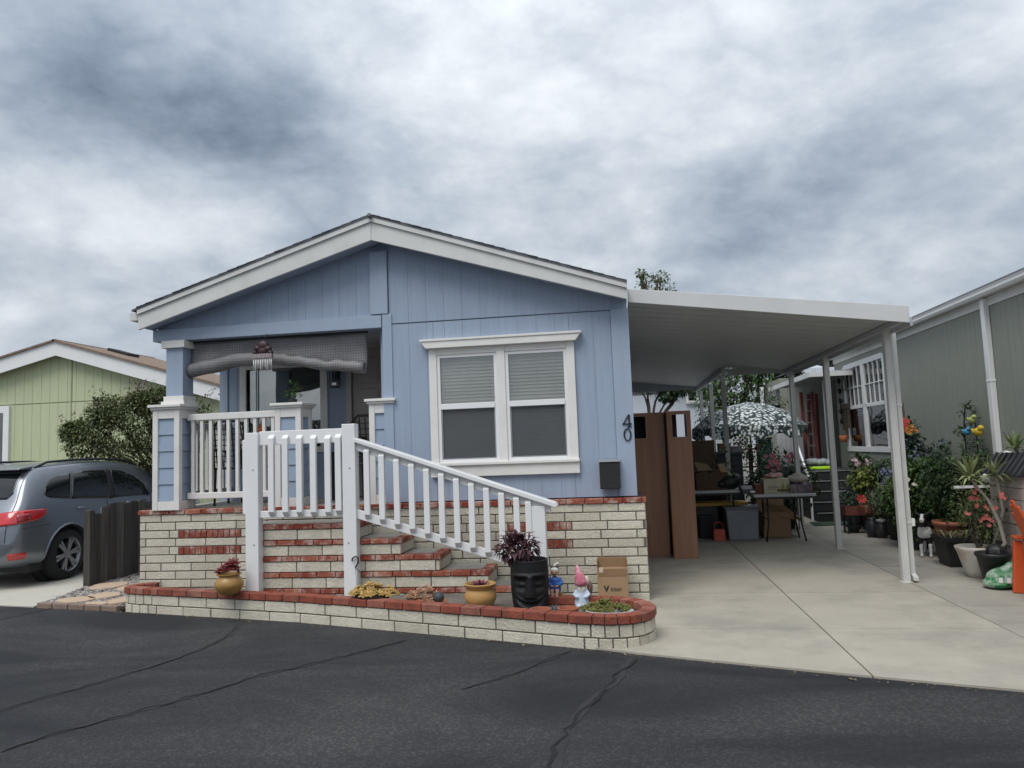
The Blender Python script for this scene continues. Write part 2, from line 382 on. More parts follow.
# gable as two straight slopes measured at the fascia
YFA = 7.55
fl = [onY(138, 330, YFA), onY(138, 310, YFA)]; fr = [onY(627, 299, YFA), onY(627, 283, YFA)]
rb, rt = onY(371, 240, YFA), onY(371, 217, YFA)
def ztop(x): # underside line of the fascia, where the gable wall meets it
    if x < rb.x: return fl[0].z+(rb.z-fl[0].z)*(x-fl[0].x)/(rb.x-fl[0].x)
    return rb.z+(fr[0].z-rb.z)*(x-rb.x)/(fr[0].x-rb.x)
def planks(mb, x0, x1, zlo, zhi, y0, y1, w=.2, gap=.007, r=None, off=0.0):
    x = x0-((x0+2.5) % w)
    while x < x1-.002:
        a, b = max(x, x0), min(x+w, x1)
        if b-a > .012:
            A, B = a+gap/2, b-gap/2
            za = zhi(A) if callable(zhi) else zhi; zb = zhi(B) if callable(zhi) else zhi
            pts = [(A, zlo), (B, zlo), (B, zb)]
            if callable(zhi) and A < rb.x < B: pts.append((rb.x, zhi(rb.x)))
            pts.append((A, za)); mb.prism(pts, 'y', y0, y1)
        x += w
up = lambda x: ztop(x)+.05
dz = .05
mb = MB(); W = dict(x0=-2.07, x1=-.475, z0=1.435, z1=2.715)
for (a_, b_, c_, d_) in ((-2.50, W['x0']+.05, 1.06, 3.02), (W['x1']-.05, -.08, 1.06, 3.02), (W['x0']+.05, W['x1']-.05, 1.06, W['z0']+.01), (W['x0']+.05, W['x1']-.05, W['z1']-.01, 3.02)):
    planks(mb, a_, b_, c_, d_, YF, YF+.04, .203, .003); mb.box(a_-.002, b_+.002, YF+.004, YF+.10, c_, d_)
mb.box(-2.60, -2.50, YF+.007, YF+.10, 1.06, 3.02); mb.box(-.08, XR, YF+.007, YF+.10, 1.06, 3.02)
mb.build('siding', blue_paint, house)
mb = MB(); planks(mb, -2.50, XR, 3.035, up, YF+.003, YF+.05, .203, .003)
planks(mb, XL, -2.74, 3.14, up, YF+.02, YF+.06, .203, .0025); 
mb.prism([(XL, 3.02), (XR, 3.02), (XR, up(XR)), (rb.x, up(rb.x)), (XL, up(XL))], 'y', YF+.026, YF+.12)
mb.prism([(-2.52, 3.03), (XR, 3.03), (XR, up(XR)), (-2.52, up(-2.52))], 'y', YF+.007, YF+.05)
mb.build('gable_siding', blue_paint, house)
mb = MB()
mb.box(-2.73, -2.53, YF-.022, YF+.03, 3.145, 3.86)          # trim board down from the ridge
mb.build('trim_board', blue_trim, house, bevel=.004); mb = MB(); mb.box(-2.60, -2.49, YF-.014, YF+.03, 1.06, 3.142); mb.build('corner_board', blue_trim, house, bevel=.004); mb = MB()
mb.box(-.075, XR+.012, YF-.018, YF+.03, 1.06, 3.035)        # right corner board
mb.build('corner_board', blue_trim, house, bevel=.004)
mb = MB(); mb.box(XL-.03, -2.605, YF-.028, YF+.16, 2.99, 3.13); mb.box(XL-.03, XL+.11, YF+.16, YB, 2.99, 3.13)
mb.build('porch_beam', blue_trim, house, bevel=.005)
# fascia boards, soffit, roof
for (a0, a1, b0, b1) in ((fl[0], fl[1], rb, rt), (rb, rt, fr[0], fr[1])):
    mb = MB(); mb.prism([(a0.x+.001, a0.z), (b0.x-.001, b0.z), (b1.x-.001, b1.z-.03), (a1.x+.001, a1.z-.03)], 'y', YFA, YFA+.03)
    mb.build('fascia', trim_white, house, bevel=.004)
    mb = MB(); mb.prism([(a1.x, a1.z-.055), (b1.x, b1.z-.055), (b1.x, b1.z), (a1.x, a1.z)], 'y', YFA-.022, YFA-.002)
    mb.build('roof_trim', trim_white, house)
    dx = -.06 if a0.x < -5 else 0
    mb = MB(); sl = (b1.z-a1.z)/(b1.x-a1.x)
    mb.prism([(a1.x+dx, a1.z+dx*sl), (b1.x, b1.z), (b1.x, b1.z+.02), (a1.x+dx, a1.z+dx*sl+.02)], 'y', YFA-.03, YE+.25)
    # shingle tabs standing up along the rake
    r = random.Random(5)
    m = int((b1.x-a1.x)/.11)
    for i in range(m):
        u0, u1 = i/m, (i+1)/m; x0 = a1.x+(b1.x-a1.x)*u0; x1 = a1.x+(b1.x-a1.x)*u1
        z0 = a1.z+(b1.z-a1.z)*u0+.021; z1 = a1.z+(b1.z-a1.z)*u1+.021
        up_a, up_b = (.009, .003) if sl > 0 else (.003, .009)
        mb.prism([(x0, z0), (x1, z1), (x1, z1+up_b), (x0, z0+up_a)], 'y', YFA-.032-r.uniform(0, .01), YE, r.random()*.6+.01)
    mb.build('roof', shingle, house)
    mb = MB(); mb.prism([(a0.x+.01, a0.z+.03), (b0.x, b0.z+.03), (b0.x, b0.z+.045), (a0.x+.01, a0.z+.045)], 'y', YFA+.03, YF+.02)
    mb.build('soffit', blue_trim, house)
mb = MB(); mb.tube([(rt.x, YFA-.065, rt.z+.0), (rt.x, YE, rt.z+.0)], .026, 12); mb.build('ridge_cap', shingle, house, smooth=True)
mb = MB(); mb.box(fl[1].x-.13, fl[1].x-.012, YFA+.05, YE, fl[1].z-.11, fl[1].z-.10); mb.box(fl[1].x-.135, fl[1].x-.127, YFA+.05, YE, fl[1].z-.11, fl[1].z-.02)
mb.box(fl[1].x-.135, fl[1].x-.01, YFA+.042, YFA+.05, fl[1].z-.11, fl[1].z-.02); mb.build('gutter', trim_white, house)
# walls you do not see from the street but that stand there
mb = MB(); mb.box(XL, XL+.1, YB, YE, .1, 3.2); mb.box(XR-.1, XR, YF+.1, YE, .1, 3.12); mb.box(XL+.1, XR-.1, YE-.1, YE, .1, 3.1)
mb.build('side_wall', blue_paint, house)
# porch: floor, ceiling, back wall with window and door, room wall
mb = MB(); mb.box(XL-.05, XM, 7.86, YB, .95, 1.043); mb.build('porch_floor', conc_step, house)
mb = MB(); mb.box(XL+.11, XM+.05, YF+.16, YB, 3.03, 3.06); mb.build('porch_ceiling', M('porch_ceiling_paint', (.45, .47, .5), .7), house)
mb = MB()
wz0, wz1, wx0, wx1 = 1.72, 2.78, onY(247, 400, YB).x, onY(321, 400, YB).x
dx0, dx1 = onY(347, 400, YB).x, XM
mb.box(XL, wx0, YB, YB+.1, 1.043, 3.03); mb.box(wx1, dx0, YB, YB+.1, 1.043, 3.03); mb.box(wx0, wx1, YB, YB+.1, 1.043, wz0); mb.box(wx0, wx1, YB, YB+.1, wz1, 3.03)
mb.box(dx0, dx1, YB, YB+.1, 3.1-.0, 3.12)
for x in (XL+.22, XL+.5): mb.box(x, x+.012, YB-.004, YB+.01, 1.043, 3.03, .5)
mb.box(XM-.0, XM+.1, YF+.1, YB+.1, 1.043, 3.03)
mb.build('porch_wall', blue_paint, house)
mb = MB(); mb.box(XL-.012, XL+.10, YB-.02, YB, 1.043, 3.03); mb.build('corner_board', blue_trim, house)
pw = MB()
for a in (((wx0-.09, wx0), (wz0-.08, wz1+.1)), ((wx1, wx1+.10), (wz0-.08, wz1+.1)), ((wx0, wx1), (wz1, wz1+.1)), ((wx0, wx1), (wz0-.08, wz0))):
    pw.box(a[0][0], a[0][1], YB-.03, YB+.06, a[1][0], a[1][1])
porch_win = pw.build('window', white_paint, house, bevel=.004)
mb = MB(); mb.box(wx0, wx1, YB+.03, YB+.036, wz0, wz1); mb.build('pane', glass('window_glass', (.7, .75, .75), .22), porch_win)
mb = MB(); k = 0; z = wz0
while z < wz1: mb.box(wx0, wx1, YB+.075, YB+.079, z+.003, z+.034); z += .037
mb.box(wx0, wx1, YB+.085, YB+.09, wz0, wz1)
mb.build('blind', M('porch_blind', (.34, .36, .36), .6, .05), porch_win)
# door with raised panels, frame
mb = MB(); mb.box(dx0, dx0+.07, YB-.03, YB+.05, 1.043, 3.03); mb.box(dx0+.07, dx1, YB-.03, YB+.05, 2.98, 3.03); mb.build('door_frame', M('door_frame_paint', (.50, .47, .43), .6), house)
mb = MB(); mb.box(dx0+.075, dx1, YB+.01, YB+.05, 1.05, 2.98)
for z0, z1 in ((1.2, 1.75), (1.85, 2.45), (2.52, 2.86)):
    for x0 in (dx0+.17, dx0+.52): 
        if x0+.26 < dx1: mb.box(x0, x0+.26, YB+.0, YB+.02, z0, z1)
dr = mb.build('door', M('door_paint', (.42, .385, .345), .5, .05, 3), house, bevel=.008)
mb = MB(); mb.ball((dx0+.12, YB-.03, 2.0), .03); mb.tube([(dx0+.12, YB+.02, 2.0), (dx0+.12, YB-.03, 2.0)], .012); mb.build('handle', M('brass', (.5, .4, .2), .3, metal=1.0), dr, smooth=True)
# wall lantern
lx = onY(336, 378, YB-.05); mb = MB()
mb.box(lx.x-.03, lx.x+.03, YB-.02, YB, lx.z-.02, lx.z+.1); mb.box(lx.x-.055, lx.x+.055, YB-.15, YB-.03, lx.z+.09, lx.z+.105); mb.box(lx.x-.05, lx.x+.05, YB-.14, YB-.04, lx.z-.13, lx.z-.115)
for sx in (-.05, .043):
    for sy in (-.14, -.047): mb.box(lx.x+sx, lx.x+sx+.008, YB+sy, YB+sy+.008, lx.z-.12, lx.z+.095)
mb.box(lx.x-.01, lx.x+.01, YB-.1, YB, lx.z+.1, lx.z+.12)
ln = mb.build('wall_lantern', black_metal, house); mb = MB(); mb.box(lx.x-.03, lx.x+.03, YB-.12, YB-.06, lx.z-.1, lx.z+.08); mb.build('lantern_glass', glass('lantern_glass', (.8, .8, .8), .2), ln)
# columns of the porch
shin = M('shingle_panel', (.30, .375, .49), .65, .06, 5, bump=.15, bscale=60)
def pedestal(x0, x1, y0, y1, ztop_):
    p = MB(); z0 = 1.045; s = .065
    for (a, b) in ((x0, x0+s), (x1-s, x1)):
        for (c, d) in ((y0, y0+s), (y1-s, y1)): p.box(a, b, c, d, z0, ztop_-.055)
    p.box(x0+s, x1-s, y0+.004, y1-.004, z0, z0+.10); p.box(x0+s, x1-s, y0+.004, y1-.004, ztop_-.16, ztop_-.055)
    p.box(x0+.004, x1-.004, y0+s, y1-s, z0, z0+.10); p.box(x0+.004, x1-.004, y0+s, y1-s, ztop_-.16, ztop_-.055)
    p.box(x0-.02, x1+.02, y0-.02, y1+.02, ztop_-.055, ztop_-.03); p.box(x0-.04, x1+.04, y0-.04, y1+.04, ztop_-.03, ztop_)
    o = p.build('porch_column', white_paint, house, bevel=.004)
    q = MB(); zz = z0+.10; zt = ztop_-.16; n = 5; h = (zt-zz)/n
    for i in range(n):
        b = zz+i*h
        q.prism([(y0+.014, b+.004), (y0+.026, b+h), (y1-.026, b+h), (y1-.014, b+.004)], 'x', x0+s, x1-s)
        q.prism([(x0+.014, b+.004), (x0+.026, b+h), (x1-.026, b+h), (x1-.014, b+.004)], 'y', y0+s, y1-s)
    q.box(x0+.03, x1-.03, y0+.03, y1-.03, zz, zt)
    q.build('shingle_panel', shin, o); return o
c1 = pedestal(-5.30, -4.97, 7.66, 7.99, 2.24)
p = MB(); p.box(-5.20, -4.99, 7.76, 7.97, 2.32, 2.93); p.build('column_shaft', blue_trim, c1, bevel=.004)
p = MB(); p.box(-5.24, -4.95, 7.72, 8.01, 2.24, 2.28); p.box(-5.22, -4.97, 7.74, 7.99, 2.28, 2.34); p.build('column_base', white_paint, c1, bevel=.004); p = MB(); p.box(-5.24, -4.95, 7.72, 8.01, 2.90, 2.985); p.build('column_cap', white_paint, c1, bevel=.004)
c2 = pedestal(-3.86, -3.55, 7.74, 8.05, 2.20)
c3 = pedestal(-2.775, -2.50, 7.79, 8.06, 2.20)
# ---- skirting
SK = 7.70
path = Path([(-5.48, SK), (.185, SK)]); r = random.Random(11); mbk, mbm, ACC = MB(), MB(), []
rx = [(-5.0+5.48, -4.25+5.48), (-1.25+5.48, -.575+5.48)]
for i in range(12):
    z1 = 1.0-.0905*i; z0 = z1-.0905
    if z0 < -.1: break
    sk = (lambda s: any(a-.02 < s < b+.02 for a, b in rx)) if i in (2, 4) else None
    if sk:
        for seg in ((0, rx[0][0]), (rx[0][1], rx[1][0]), (rx[1][1], path.len)):
            pth = Path([(-5.48+seg[0], SK), (-5.48+seg[1], SK)]); course(mbk, pth, z0, .0905, .366, .18*(i % 2), 0, .08, r)
        for a, b in rx:
            mbr = MB(); ACC.append(mbr); pth = Path([(-5.48+a, SK), (-5.48+b, SK)]); course(mbr, pth, z0, .0905, .0685, 0, .002, .08, r, j=.005, tpow=4.0)
    else: course(mbk, path, z0, .0905, .366, (.29 if i % 2 else .10), 0, .08, r)
mbm.box(-5.475, .178, SK+.008, SK+.1, -.08, 1.0)
# right and left returns of the skirting
for xx, sgn in ((.185, 1), (-5.48, -1)):
    pth = Path([(xx, SK+.02), (xx, 9.2)] if sgn > 0 else [(xx, 9.2), (xx, SK+.02)])
    for i in range(12): course(mbk, pth, 1.0-.0905*(i+1), .0905, .366, .18*(i % 2), 0, .06, r)
    mbm.box(min(xx, xx-sgn*.06)+.005*1, max(xx, xx-sgn*.06)-.005, SK+.1, 9.2, -.08, 1.0)
mbc = MB(); course(mbc, Path([(-5.50, SK), (.20, SK)]), .995, .057, .195, 0, .015, .12, r, j=.004, tpow=3.0)
mbm.box(-5.47, -2.7, SK+.05, 7.9, .995, 1.035); mbm.box(-2.7, .17, SK+.05, YF+.05, .995, 1.04)
sk_o = mbm.build('skirting', mortar, house); mbk.build('skirting_block', block, sk_o, bevel=.004); [q.build('brick_accent', redbrick, sk_o, bevel=.004) for q in ACC]; mbc.build('brick_coping', redbrick, sk_o, bevel=.004)
# ---- the front window
wf = MB(); x0, x1, z0, z1 = W['x0'], W['x1'], W['z0'], W['z1']; y = YF
wf.box(x0, x0+.085, y-.035, y+.02, z0, z1); wf.box(x1-.085, x1, y-.035, y+.02, z0, z1)
cx = (x0+x1)/2; wf.box(cx-.045, cx+.045, y-.035, y+.02, z0, z1); wf.box(x0+.085, cx-.045, y-.032, y+.02, z1-.07, z1); wf.box(cx+.045, x1-.085, y-.032, y+.02, z1-.07, z1)
wf.prism([(x0-.02, z1), (x1+.02, z1), (x1+.075, z1+.075), (x0-.075, z1+.075)], 'y', y-.09, y+.01); wf.box(x0-.085, x1+.085, y-.10, y+.01, z1+.075, z1+.10)
wf.box(x0-.005, x1+.005, y-.045, y+.01, z0-.12, z0); wf.box(x0-.01, x1+.01, y-.07, y+.01, z0, z0+.03)
win = wf.build('window', white_paint, house, bevel=.004)
slat = M('blind_slat', (.74, .72, .64), .6, .04, 3, trans=.25); sash = white_vinyl
for a, b in ((x0+.085, cx-.045), (cx+.045, x1-.085)):
    s = MB(); zm = (z0+z1)/2+.0; t = .035
    for (p, q, c, d, yy) in ((a, a+t, z0+.03, z1-.07, -.02), (b-t, b, z0+.03, z1-.07, -.02), (a+t, b-t, z1-.07-t, z1-.07, -.02), (a+t, b-t, z0+.03, z0+.03+t, -.02), (a+t, b-t, zm-.03, zm+.03, -.03)):
        s.box(p, q, y+yy, y+.03, c, d)
    s.build('sash', sash, win, bevel=.003)
    g = MB(); g.box(a+t, b-t, y+.004, y+.008, zm+.03, z1-.07-t); g.build('pane', glass('window_glass_upper', (.92, .93, .92), .16), win)
    g = MB(); g.box(a+t, b-t, y+.012, y+.016, z0+.03+t, zm-.03); g.build('pane', glass('window_glass_low', (.8, .83, .83), .08), win)
    g = MB(); g.box(a+t+.012, b-t-.012, y-.002, y+.0, z0+.03+t+.012, zm-.035)
    sc_m = MATS.get('insect_screen')
    if not sc_m:
        sc_m = M('insect_screen', (.12, .125, .135), .7, .08, 3); tt = sc_m.node_tree; bs = tt.nodes['Principled BSDF']; trn = nd(tt, 'ShaderNodeBsdfTransparent'); ms = nd(tt, 'ShaderNodeMixShader', Fac=.42)
        tt.links.new(trn.outputs[0], ms.inputs[1]); tt.links.new(bs.outputs[0], ms.inputs[2]); tt.links.new(ms.outputs[0], tt.nodes['Material Output'].inputs['Surface'])
    g.build('insect_screen', sc_m, win)
    f = MB(); f.box(a+t, a+t+.014, y-.008, y+.006, z0+.03+t, zm-.03); f.box(b-t-.014, b-t, y-.008, y+.006, z0+.03+t, zm-.03); f.box(a+t+.014, b-t-.014, y-.008, y+.006, z0+.03+t, z0+.03+t+.014)
    f.build('screen_frame', M('grey_alu', (.35, .36, .37), .4, metal=.6), win)
    bl = MB(); z = z0+.05; r = random.Random(3)
    while z < z1-.1:
        bl.cbox(((a+b)/2, y+.034, z), (b-a-.03, .004, .042), rx=-.38+r.uniform(-.05, .05)); z += .037
    bl.box(a, b, y+.02, y+.046, z1-.12, z1-.08)
    g = MB(); g.box(a, b, y+.052, y+.056, z0, z1); g.build('curtain', M('curtain_grey', (.45, .45, .43), .9), win)
    for u in (.18, .5, .82): bl.tube([(a+(b-a)*u, y+.019, z0+.05), (a+(b-a)*u, y+.019, z1-.1)], .002, 4)
    bl.build('blind', slat, win)
# ---- house number 40 on the corner board
num = MB(); nx = .012; zc = 1.80
def stroke(pts, w):
    for a, b in zip(pts[:-1], pts[1:]): num.prism(quad(a, b, w), 'y', YF-.032, YF-.017)
def quad(a, b, w):
    d = Vector((b[0]-a[0], b[1]-a[1])).normalized(); n2 = Vector((-d.y, d.x))*w/2
    a, b = Vector(a)-d*.002, Vector(b)+d*.002
    return [tuple(a-n2), tuple(b-n2), tuple(b+n2), tuple(a+n2)]
h4 = onY(627, 421, YF-.02); h0 = onY(627.5, 434.5, YF-.02)
x, z = h4.x, h4.z
stroke([(x+.022, z-.062), (x+.022, z+.065)], .017); stroke([(x-.048, z-.03), (x+.045, z-.03)], .012); stroke([(x-.042, z-.03), (x+.016, z+.062)], .009); stroke([(x+.0, z-.061), (x+.044, z-.061)], .007)
x, z = h0.x, h0.z; O, I = [], []
for i in range(24):
    an = 2*math.pi*i/24; O.append((x+.042*math.cos(an), z+.066*math.sin(an))); I.append((x+.026*math.cos(an), z+.058*math.sin(an)))
for i in range(24):
    j = (i+1) % 24; num.prism([O[i], O[j], I[j], I[i]], 'y', YF-.032, YF-.017)
num.build('house_number', M('number_black', (.012, .013, .02), .45), house)

# ================================================================ STEPS, PLANTER
steps = thing('brick_steps', 'brick and concrete porch steps edged in red brick descending to the right', 'steps', (-2.3, 7.35, 0))
SY0, SY1 = 7.22, 7.68; rise = .163
edges = [onY(px, py, SY0).x for px, py in ((358, 527), (402, 544), (441, 560), (490, 577), (534, 592))]; tops = [.905-rise*i for i in range(5)]; SXL = -3.9
r = random.Random(23)
for i, (xe, zt) in enumerate(zip(edges, tops)):
    bl, rd, mo, tr = MB(), MB(), MB(), MB(); pth = Path([(SXL, SY0), (xe-.0, SY0)]); zr = zt-.055; zb = zt-rise
    course(rd, pth, zr, .055, .2, r.uniform(0, .1), .012, .10, r, j=.004, tpow=2.2)
    course(bl, Path([(SXL, SY0), (xe-.012, SY0)]), zb, rise-.055, .366, r.uniform(0, .3), 0, .10, r, j=.005)
    ps = Path([(xe, SY0+.1), (xe, SY1)]); course(rd, ps, zr, .055, .2, .05, .0, .10, r, j=.004, tpow=2.5)
    ps = Path([(xe-.012, SY0+.1), (xe-.012, SY1)]); course(bl, ps, zb, rise-.055, .366, .1, 0, .08, r, j=.005)
    mo.box(SXL, xe-.02, SY0+.012, SY1, -.05 if i == 4 else zb, zt-.012)
    tr.box(SXL+.01 if i == 0 else edges[i-1]-.015, xe-.10, SY0+.10, SY1, zt-.03, zt-.002)
    m_o = mo.build('step', mortar, steps); bl.build('step_block', block, m_o, bevel=.004); rd.build('brick_nosing', redbrick, m_o, bevel=.004); tr.build('tread', conc_step, m_o)

planter = thing('brick_planter', 'low curved cream block planter with red brick coping along the road', 'planter', (-2.4, 6.7, 0))
pp = [(-5.20, 7.66), (-5.33, 7.63), (-5.43, 7.55), (-5.46, 7.46), (-5.41, 7.375), (-5.30, 7.325), (-4.95, 7.25), (-4.3, 7.105), (-3.19, 6.865), (-2.3, 6.59), (-1.48, 6.325), (-.85, 6.12), (-.40, 5.97), (-.18, 5.93), (-.03, 5.96), (.09, 6.04), (.165, 6.16), (.185, 6.30), (.155, 6.45), (.08, 6.58), (-.04, 6.67), (-.2, 6.72), (-.9, 6.82)]
pth = Path(pp); r = random.Random(31); bl, rd, mo = MB(), MB(), MB()
s_curve = [c for c, p in zip(pth.c, pth.p)]
sL, sR = s_curve[6], s_curve[12]; sB = s_curve[21]
def lens_b(s): return .366 if sL < s+.1 < sR-.25 else (.115 if s < sL or s < sB else .366)
course(bl, pth, -.02, .105, .366, 0, 0, .09, r, lens=lens_b, skip=None); course(bl, pth, .085, .105, .366, .06, 0, .09, r, lens=lens_b)
def lens_r(s): return .2 if sL < s < sR or s > sB else .1
course(rd, pth, .19, .072, .2, .05, .014, .105, r, j=.004, lens=lens_r, tpow=5.0)
mortar_on(mo, pth, .01, pth.len-.01, -.05, .245, -.012, .095)
m_o = mo.build('planter_core', mortar, planter); bl.build('planter_block', block, m_o, bevel=.004); 
coping = M('coping_brick', (.27, .066, .038), .85, .3, 14, bump=.7, bscale=60, tint=(.38, .19, .14), stain=((.13, .045, .033), .7, 6.0))
rd.build('coping', coping, m_o, bevel=.005)
mb = MB(); inner = [pth.at(pth.len*i/60) for i in range(61)]; ring = [(p-nn*.06) for p, nn in inner]
poly = [(q.x, q.y) for q in ring]+[(-.9, 7.25), (-5.2, 7.72)]
mb.prism(poly, 'z', 0, .185)
so = mb.build('planter_soil', M('planter_soil', (.20, .175, .15), 1, .3, 12, bump=.9, bscale=70, stain=((.09, .075, .06), .7, 6)), planter)

# ================================================================ RAILINGS
rail = thing('stair_railing', 'bright white wooden stair railing with sloping handrail beside the brick steps', 'railing', (-2.7, 7.03, .2))
RY = 7.165; zz = lambda px, py: onY(px, py, RY).z
def post(x0, x1, zt, y0=RY-.05, y1=RY+.06, z0=.17):
    p = MB(); p.box(x0, x1, y0, y1, z0, zt); o = p.build('post', white_vinyl, rail, bevel=.006); return o
p1 = onY(246.3, 433, RY).x, onY(260, 433, RY).x
post(p1[0]+.01, p1[1], zz(252, 433)); post(onY(343.2, 430, RY).x, onY(356.3, 430, RY).x, zz(349, 424)); pz = onY(545, 500, RY).x
post(pz-.15, pz, zz(536, 506))
p = MB(); p.box(p1[0]-.03, p1[0]+.01, RY-.03, RY+.03, zz(247, 514), zz(247, 440)); p.build('post_cleat', white_vinyl, rail, bevel=.005)
xa, xb = p1[1], onY(343.2, 430, RY).x
p = MB(); p.box(xa, xb, RY-.02, RY+.02, zz(300, 444), zz(300, 430)); p.build('handrail', white_vinyl, rail, bevel=.005)
p = MB(); p.box(xa, xb, RY-.02, RY+.02, zz(300, 517), zz(300, 510)); p.build('bottom_rail', white_vinyl, rail, bevel=.005)
facet = M('cut_end', (.34, .35, .36), .7)
def baluster(x, zb, zt, w=.062):
    b = MB(); y0, y1 = RY-.062, RY-.022
    b.prism([(y0, zb+.05), (y1, zb), (y1, zt), (y0, zt-.035)], 'x', x-w/2, x+w/2); o = b.build('baluster', white_vinyl, rail, bevel=.004)
    return o
for px in (271.5, 285.5, 299.5, 313.5, 328): baluster(onY(px, 470, RY-.04).x, zz(px, 516.5), zz(px, 435))
b_ = baluster(onY(338.5, 470, RY-.04).x, zz(338, 515), zz(338, 434))
a0, a1 = onY(356.5, 441, RY), onY(556, 504, RY); b0, b1 = onY(356.5, 509, RY), onY(524, 561, RY)
sl = (a1.z-a0.z)/(a1.x-a0.x)
p = MB(); p.prism([(a0.x, a0.z-.095), (a1.x-.05, a1.z-.095+.012), (a1.x-.05, a1.z-.005), (a0.x, a0.z-.01)], 'y', RY-.02, RY+.02); p.build('handrail_board', white_vinyl, rail, bevel=.004)
p = MB(); p.prism([(a0.x, a0.z-.012), (a1.x, a1.z-.03), (a1.x+.02, a1.z-.01), (a1.x, a1.z+.018), (a0.x, a0.z+.03)], 'y', RY-.075, RY+.075); p.build('handrail', white_vinyl, rail, bevel=.006)
p = MB(); p.prism([(b0.x, b0.z-.09), (b1.x, b1.z-.075), (b1.x, b1.z+.005), (b0.x, b0.z)], 'y', RY-.02, RY+.02); p.build('bottom_rail', white_vinyl, rail, bevel=.004)
for i, px in enumerate([367.5+14.88*k for k in range(11)]+[528.0]):
    x = onY(px, 500, RY-.04).x; zt = a0.z+(x-a0.x)*sl-.03; zb = b0.z+(x-b0.x)*(b1.z-b0.z)/(b1.x-b0.x)-.062
    baluster(x, zb, zt, .058)
for sx_, sy_ in ((254, 545), (348.5, 543), (253, 470), (349.5, 468), (535, 540)):
    v = onY(sx_, sy_, RY-.05); q = MB(); q.lathe([(0, -.004), (.008, -.004), (.009, 0)], (v.x, RY-.05, v.z), 10, axis='y'); q.build('screw_plug', facet, rail)
# grit and dry leaf bits gathered where the road meets the planter and the drive
lit = M('leaf_litter', (.10, .07, .04), .9, .3, 20, tint=(.30, .24, .15)); mb = MB(); r = random.Random(66)
for i in range(520):
    x = r.uniform(-6.6, 2.9); y = road_y(x)-abs(r.gauss(0, .05))-.012; s = r.uniform(.004, .014)
    if r.random() < .12: s *= 2
    mb.leaf((x, y, .004+r.uniform(0, .003)), (r.uniform(-1, 1), r.uniform(-1, 1), .05), s*1.6, s, r.random(), .05)
mb.build('leaf_litter', lit)['kind'] = 'stuff'
porch_rail = thing('porch_railing', 'off white porch railing with thin square balusters left of the steps', 'railing', (-4.4, 7.83, 1.05))
def rail_run(parent, a, b, zt, zb, n, bw=.038):
    a, b = Vector(a), Vector(b); p = MB(); p.bar(a+Vector((0, 0, zt-.035)), b+Vector((0, 0, zt-.035)), .06, .075); p.build('handrail', white_paint, parent, bevel=.006)
    p = MB(); p.bar(a+Vector((0, 0, zb)), b+Vector((0, 0, zb)), .05, .07); p.build('bottom_rail', white_paint, parent, bevel=.006)
    for i in range(n):
        q = a.lerp(b, (i+.6)/(n+.2)); p = MB(); p.box(q.x-bw/2, q.x+bw/2, q.y-bw/2, q.y+bw/2, zb+.03, zt-.07); p.build('baluster', white_paint, parent, bevel=.003)
rail_run(porch_rail, (-4.97, 7.84, 0), (-3.86, 7.84, 0), 2.125, 1.19, 10)
rail_run(porch_rail, (-5.22, 8.0, 0), (-5.22, YB, 0), 2.05, 1.19, 10)
# ================================================================ CARPORT
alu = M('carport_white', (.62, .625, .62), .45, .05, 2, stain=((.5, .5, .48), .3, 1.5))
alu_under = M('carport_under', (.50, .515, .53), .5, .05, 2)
post_m = M('carport_post_paint', (.62, .62, .60), .45, .05, 3, stain=((.45, .44, .4), .3, 4))
carport = thing('carport', 'white metal carport awning on slim posts attached to the blue house', 'carport', (1.5, 8.0, 0))
CF = 7.93; cxa, cxb = .118, 2.945
zt0, zb0, zt1, zb1 = 3.275, 3.125, 2.90, 2.725
def czu(x): return 3.135+(2.80-3.135)*(x-cxa)/(cxb-cxa)
p = MB(); p.prism([(cxa, zb0), (cxb, zb1), (cxb, zt1), (cxa, zt0)], 'y', CF, CF+.03); p.build('fascia', alu, carport, bevel=.004)
p = MB(); p.prism([(cxb-.03, CF+.03), (cxb, CF+.03), (cxb, 13.75), (cxb-.03, 13.75)], 'z', 2.78, 2.90); p.build('side_fascia', alu, carport)
p = MB(); NB, NX, BE = 13.75, 1.93, 18.5
y = CF+.03
def roofstrip(y, y1, xb):
    w = .03  # ribbed pan: flat with a raised rib at the joint
    for (ya, yb, d) in ((y, y1-w, 0), (y1-w, y1, .006)):
        p.prism([(cxa, czu(cxa)+d), (xb, czu(xb)+d), (xb, czu(xb)+.045+d), (cxa, czu(cxa)+.045+d)], 'y', ya, yb)
while y < BE-.01:
    roofstrip(y, min(y+.305, BE), cxb-.03 if y+.305 < NB+.05 else NX); y += .305
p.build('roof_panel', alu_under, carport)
p = MB()
p.box(2.885, 2.955, 8.05, NB-.02, 2.745, czu(2.95)-.002); p.box(NX-.10, NX-.03, NB+.05, BE, czu(NX)-.085, czu(NX)-.002)
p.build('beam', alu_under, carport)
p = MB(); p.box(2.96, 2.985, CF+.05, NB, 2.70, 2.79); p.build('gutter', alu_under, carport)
p = MB(); p.box(NX, cxb-.03, NB-.03, NB, czu(cxb)-.03, czu(cxb)+.08); p.build('rear_fascia', alu_under, carport); p = MB(); p.box(cxa, NX, BE-.03, BE, czu(NX)-.05, 3.14); p.build('rear_fascia', alu_under, carport)
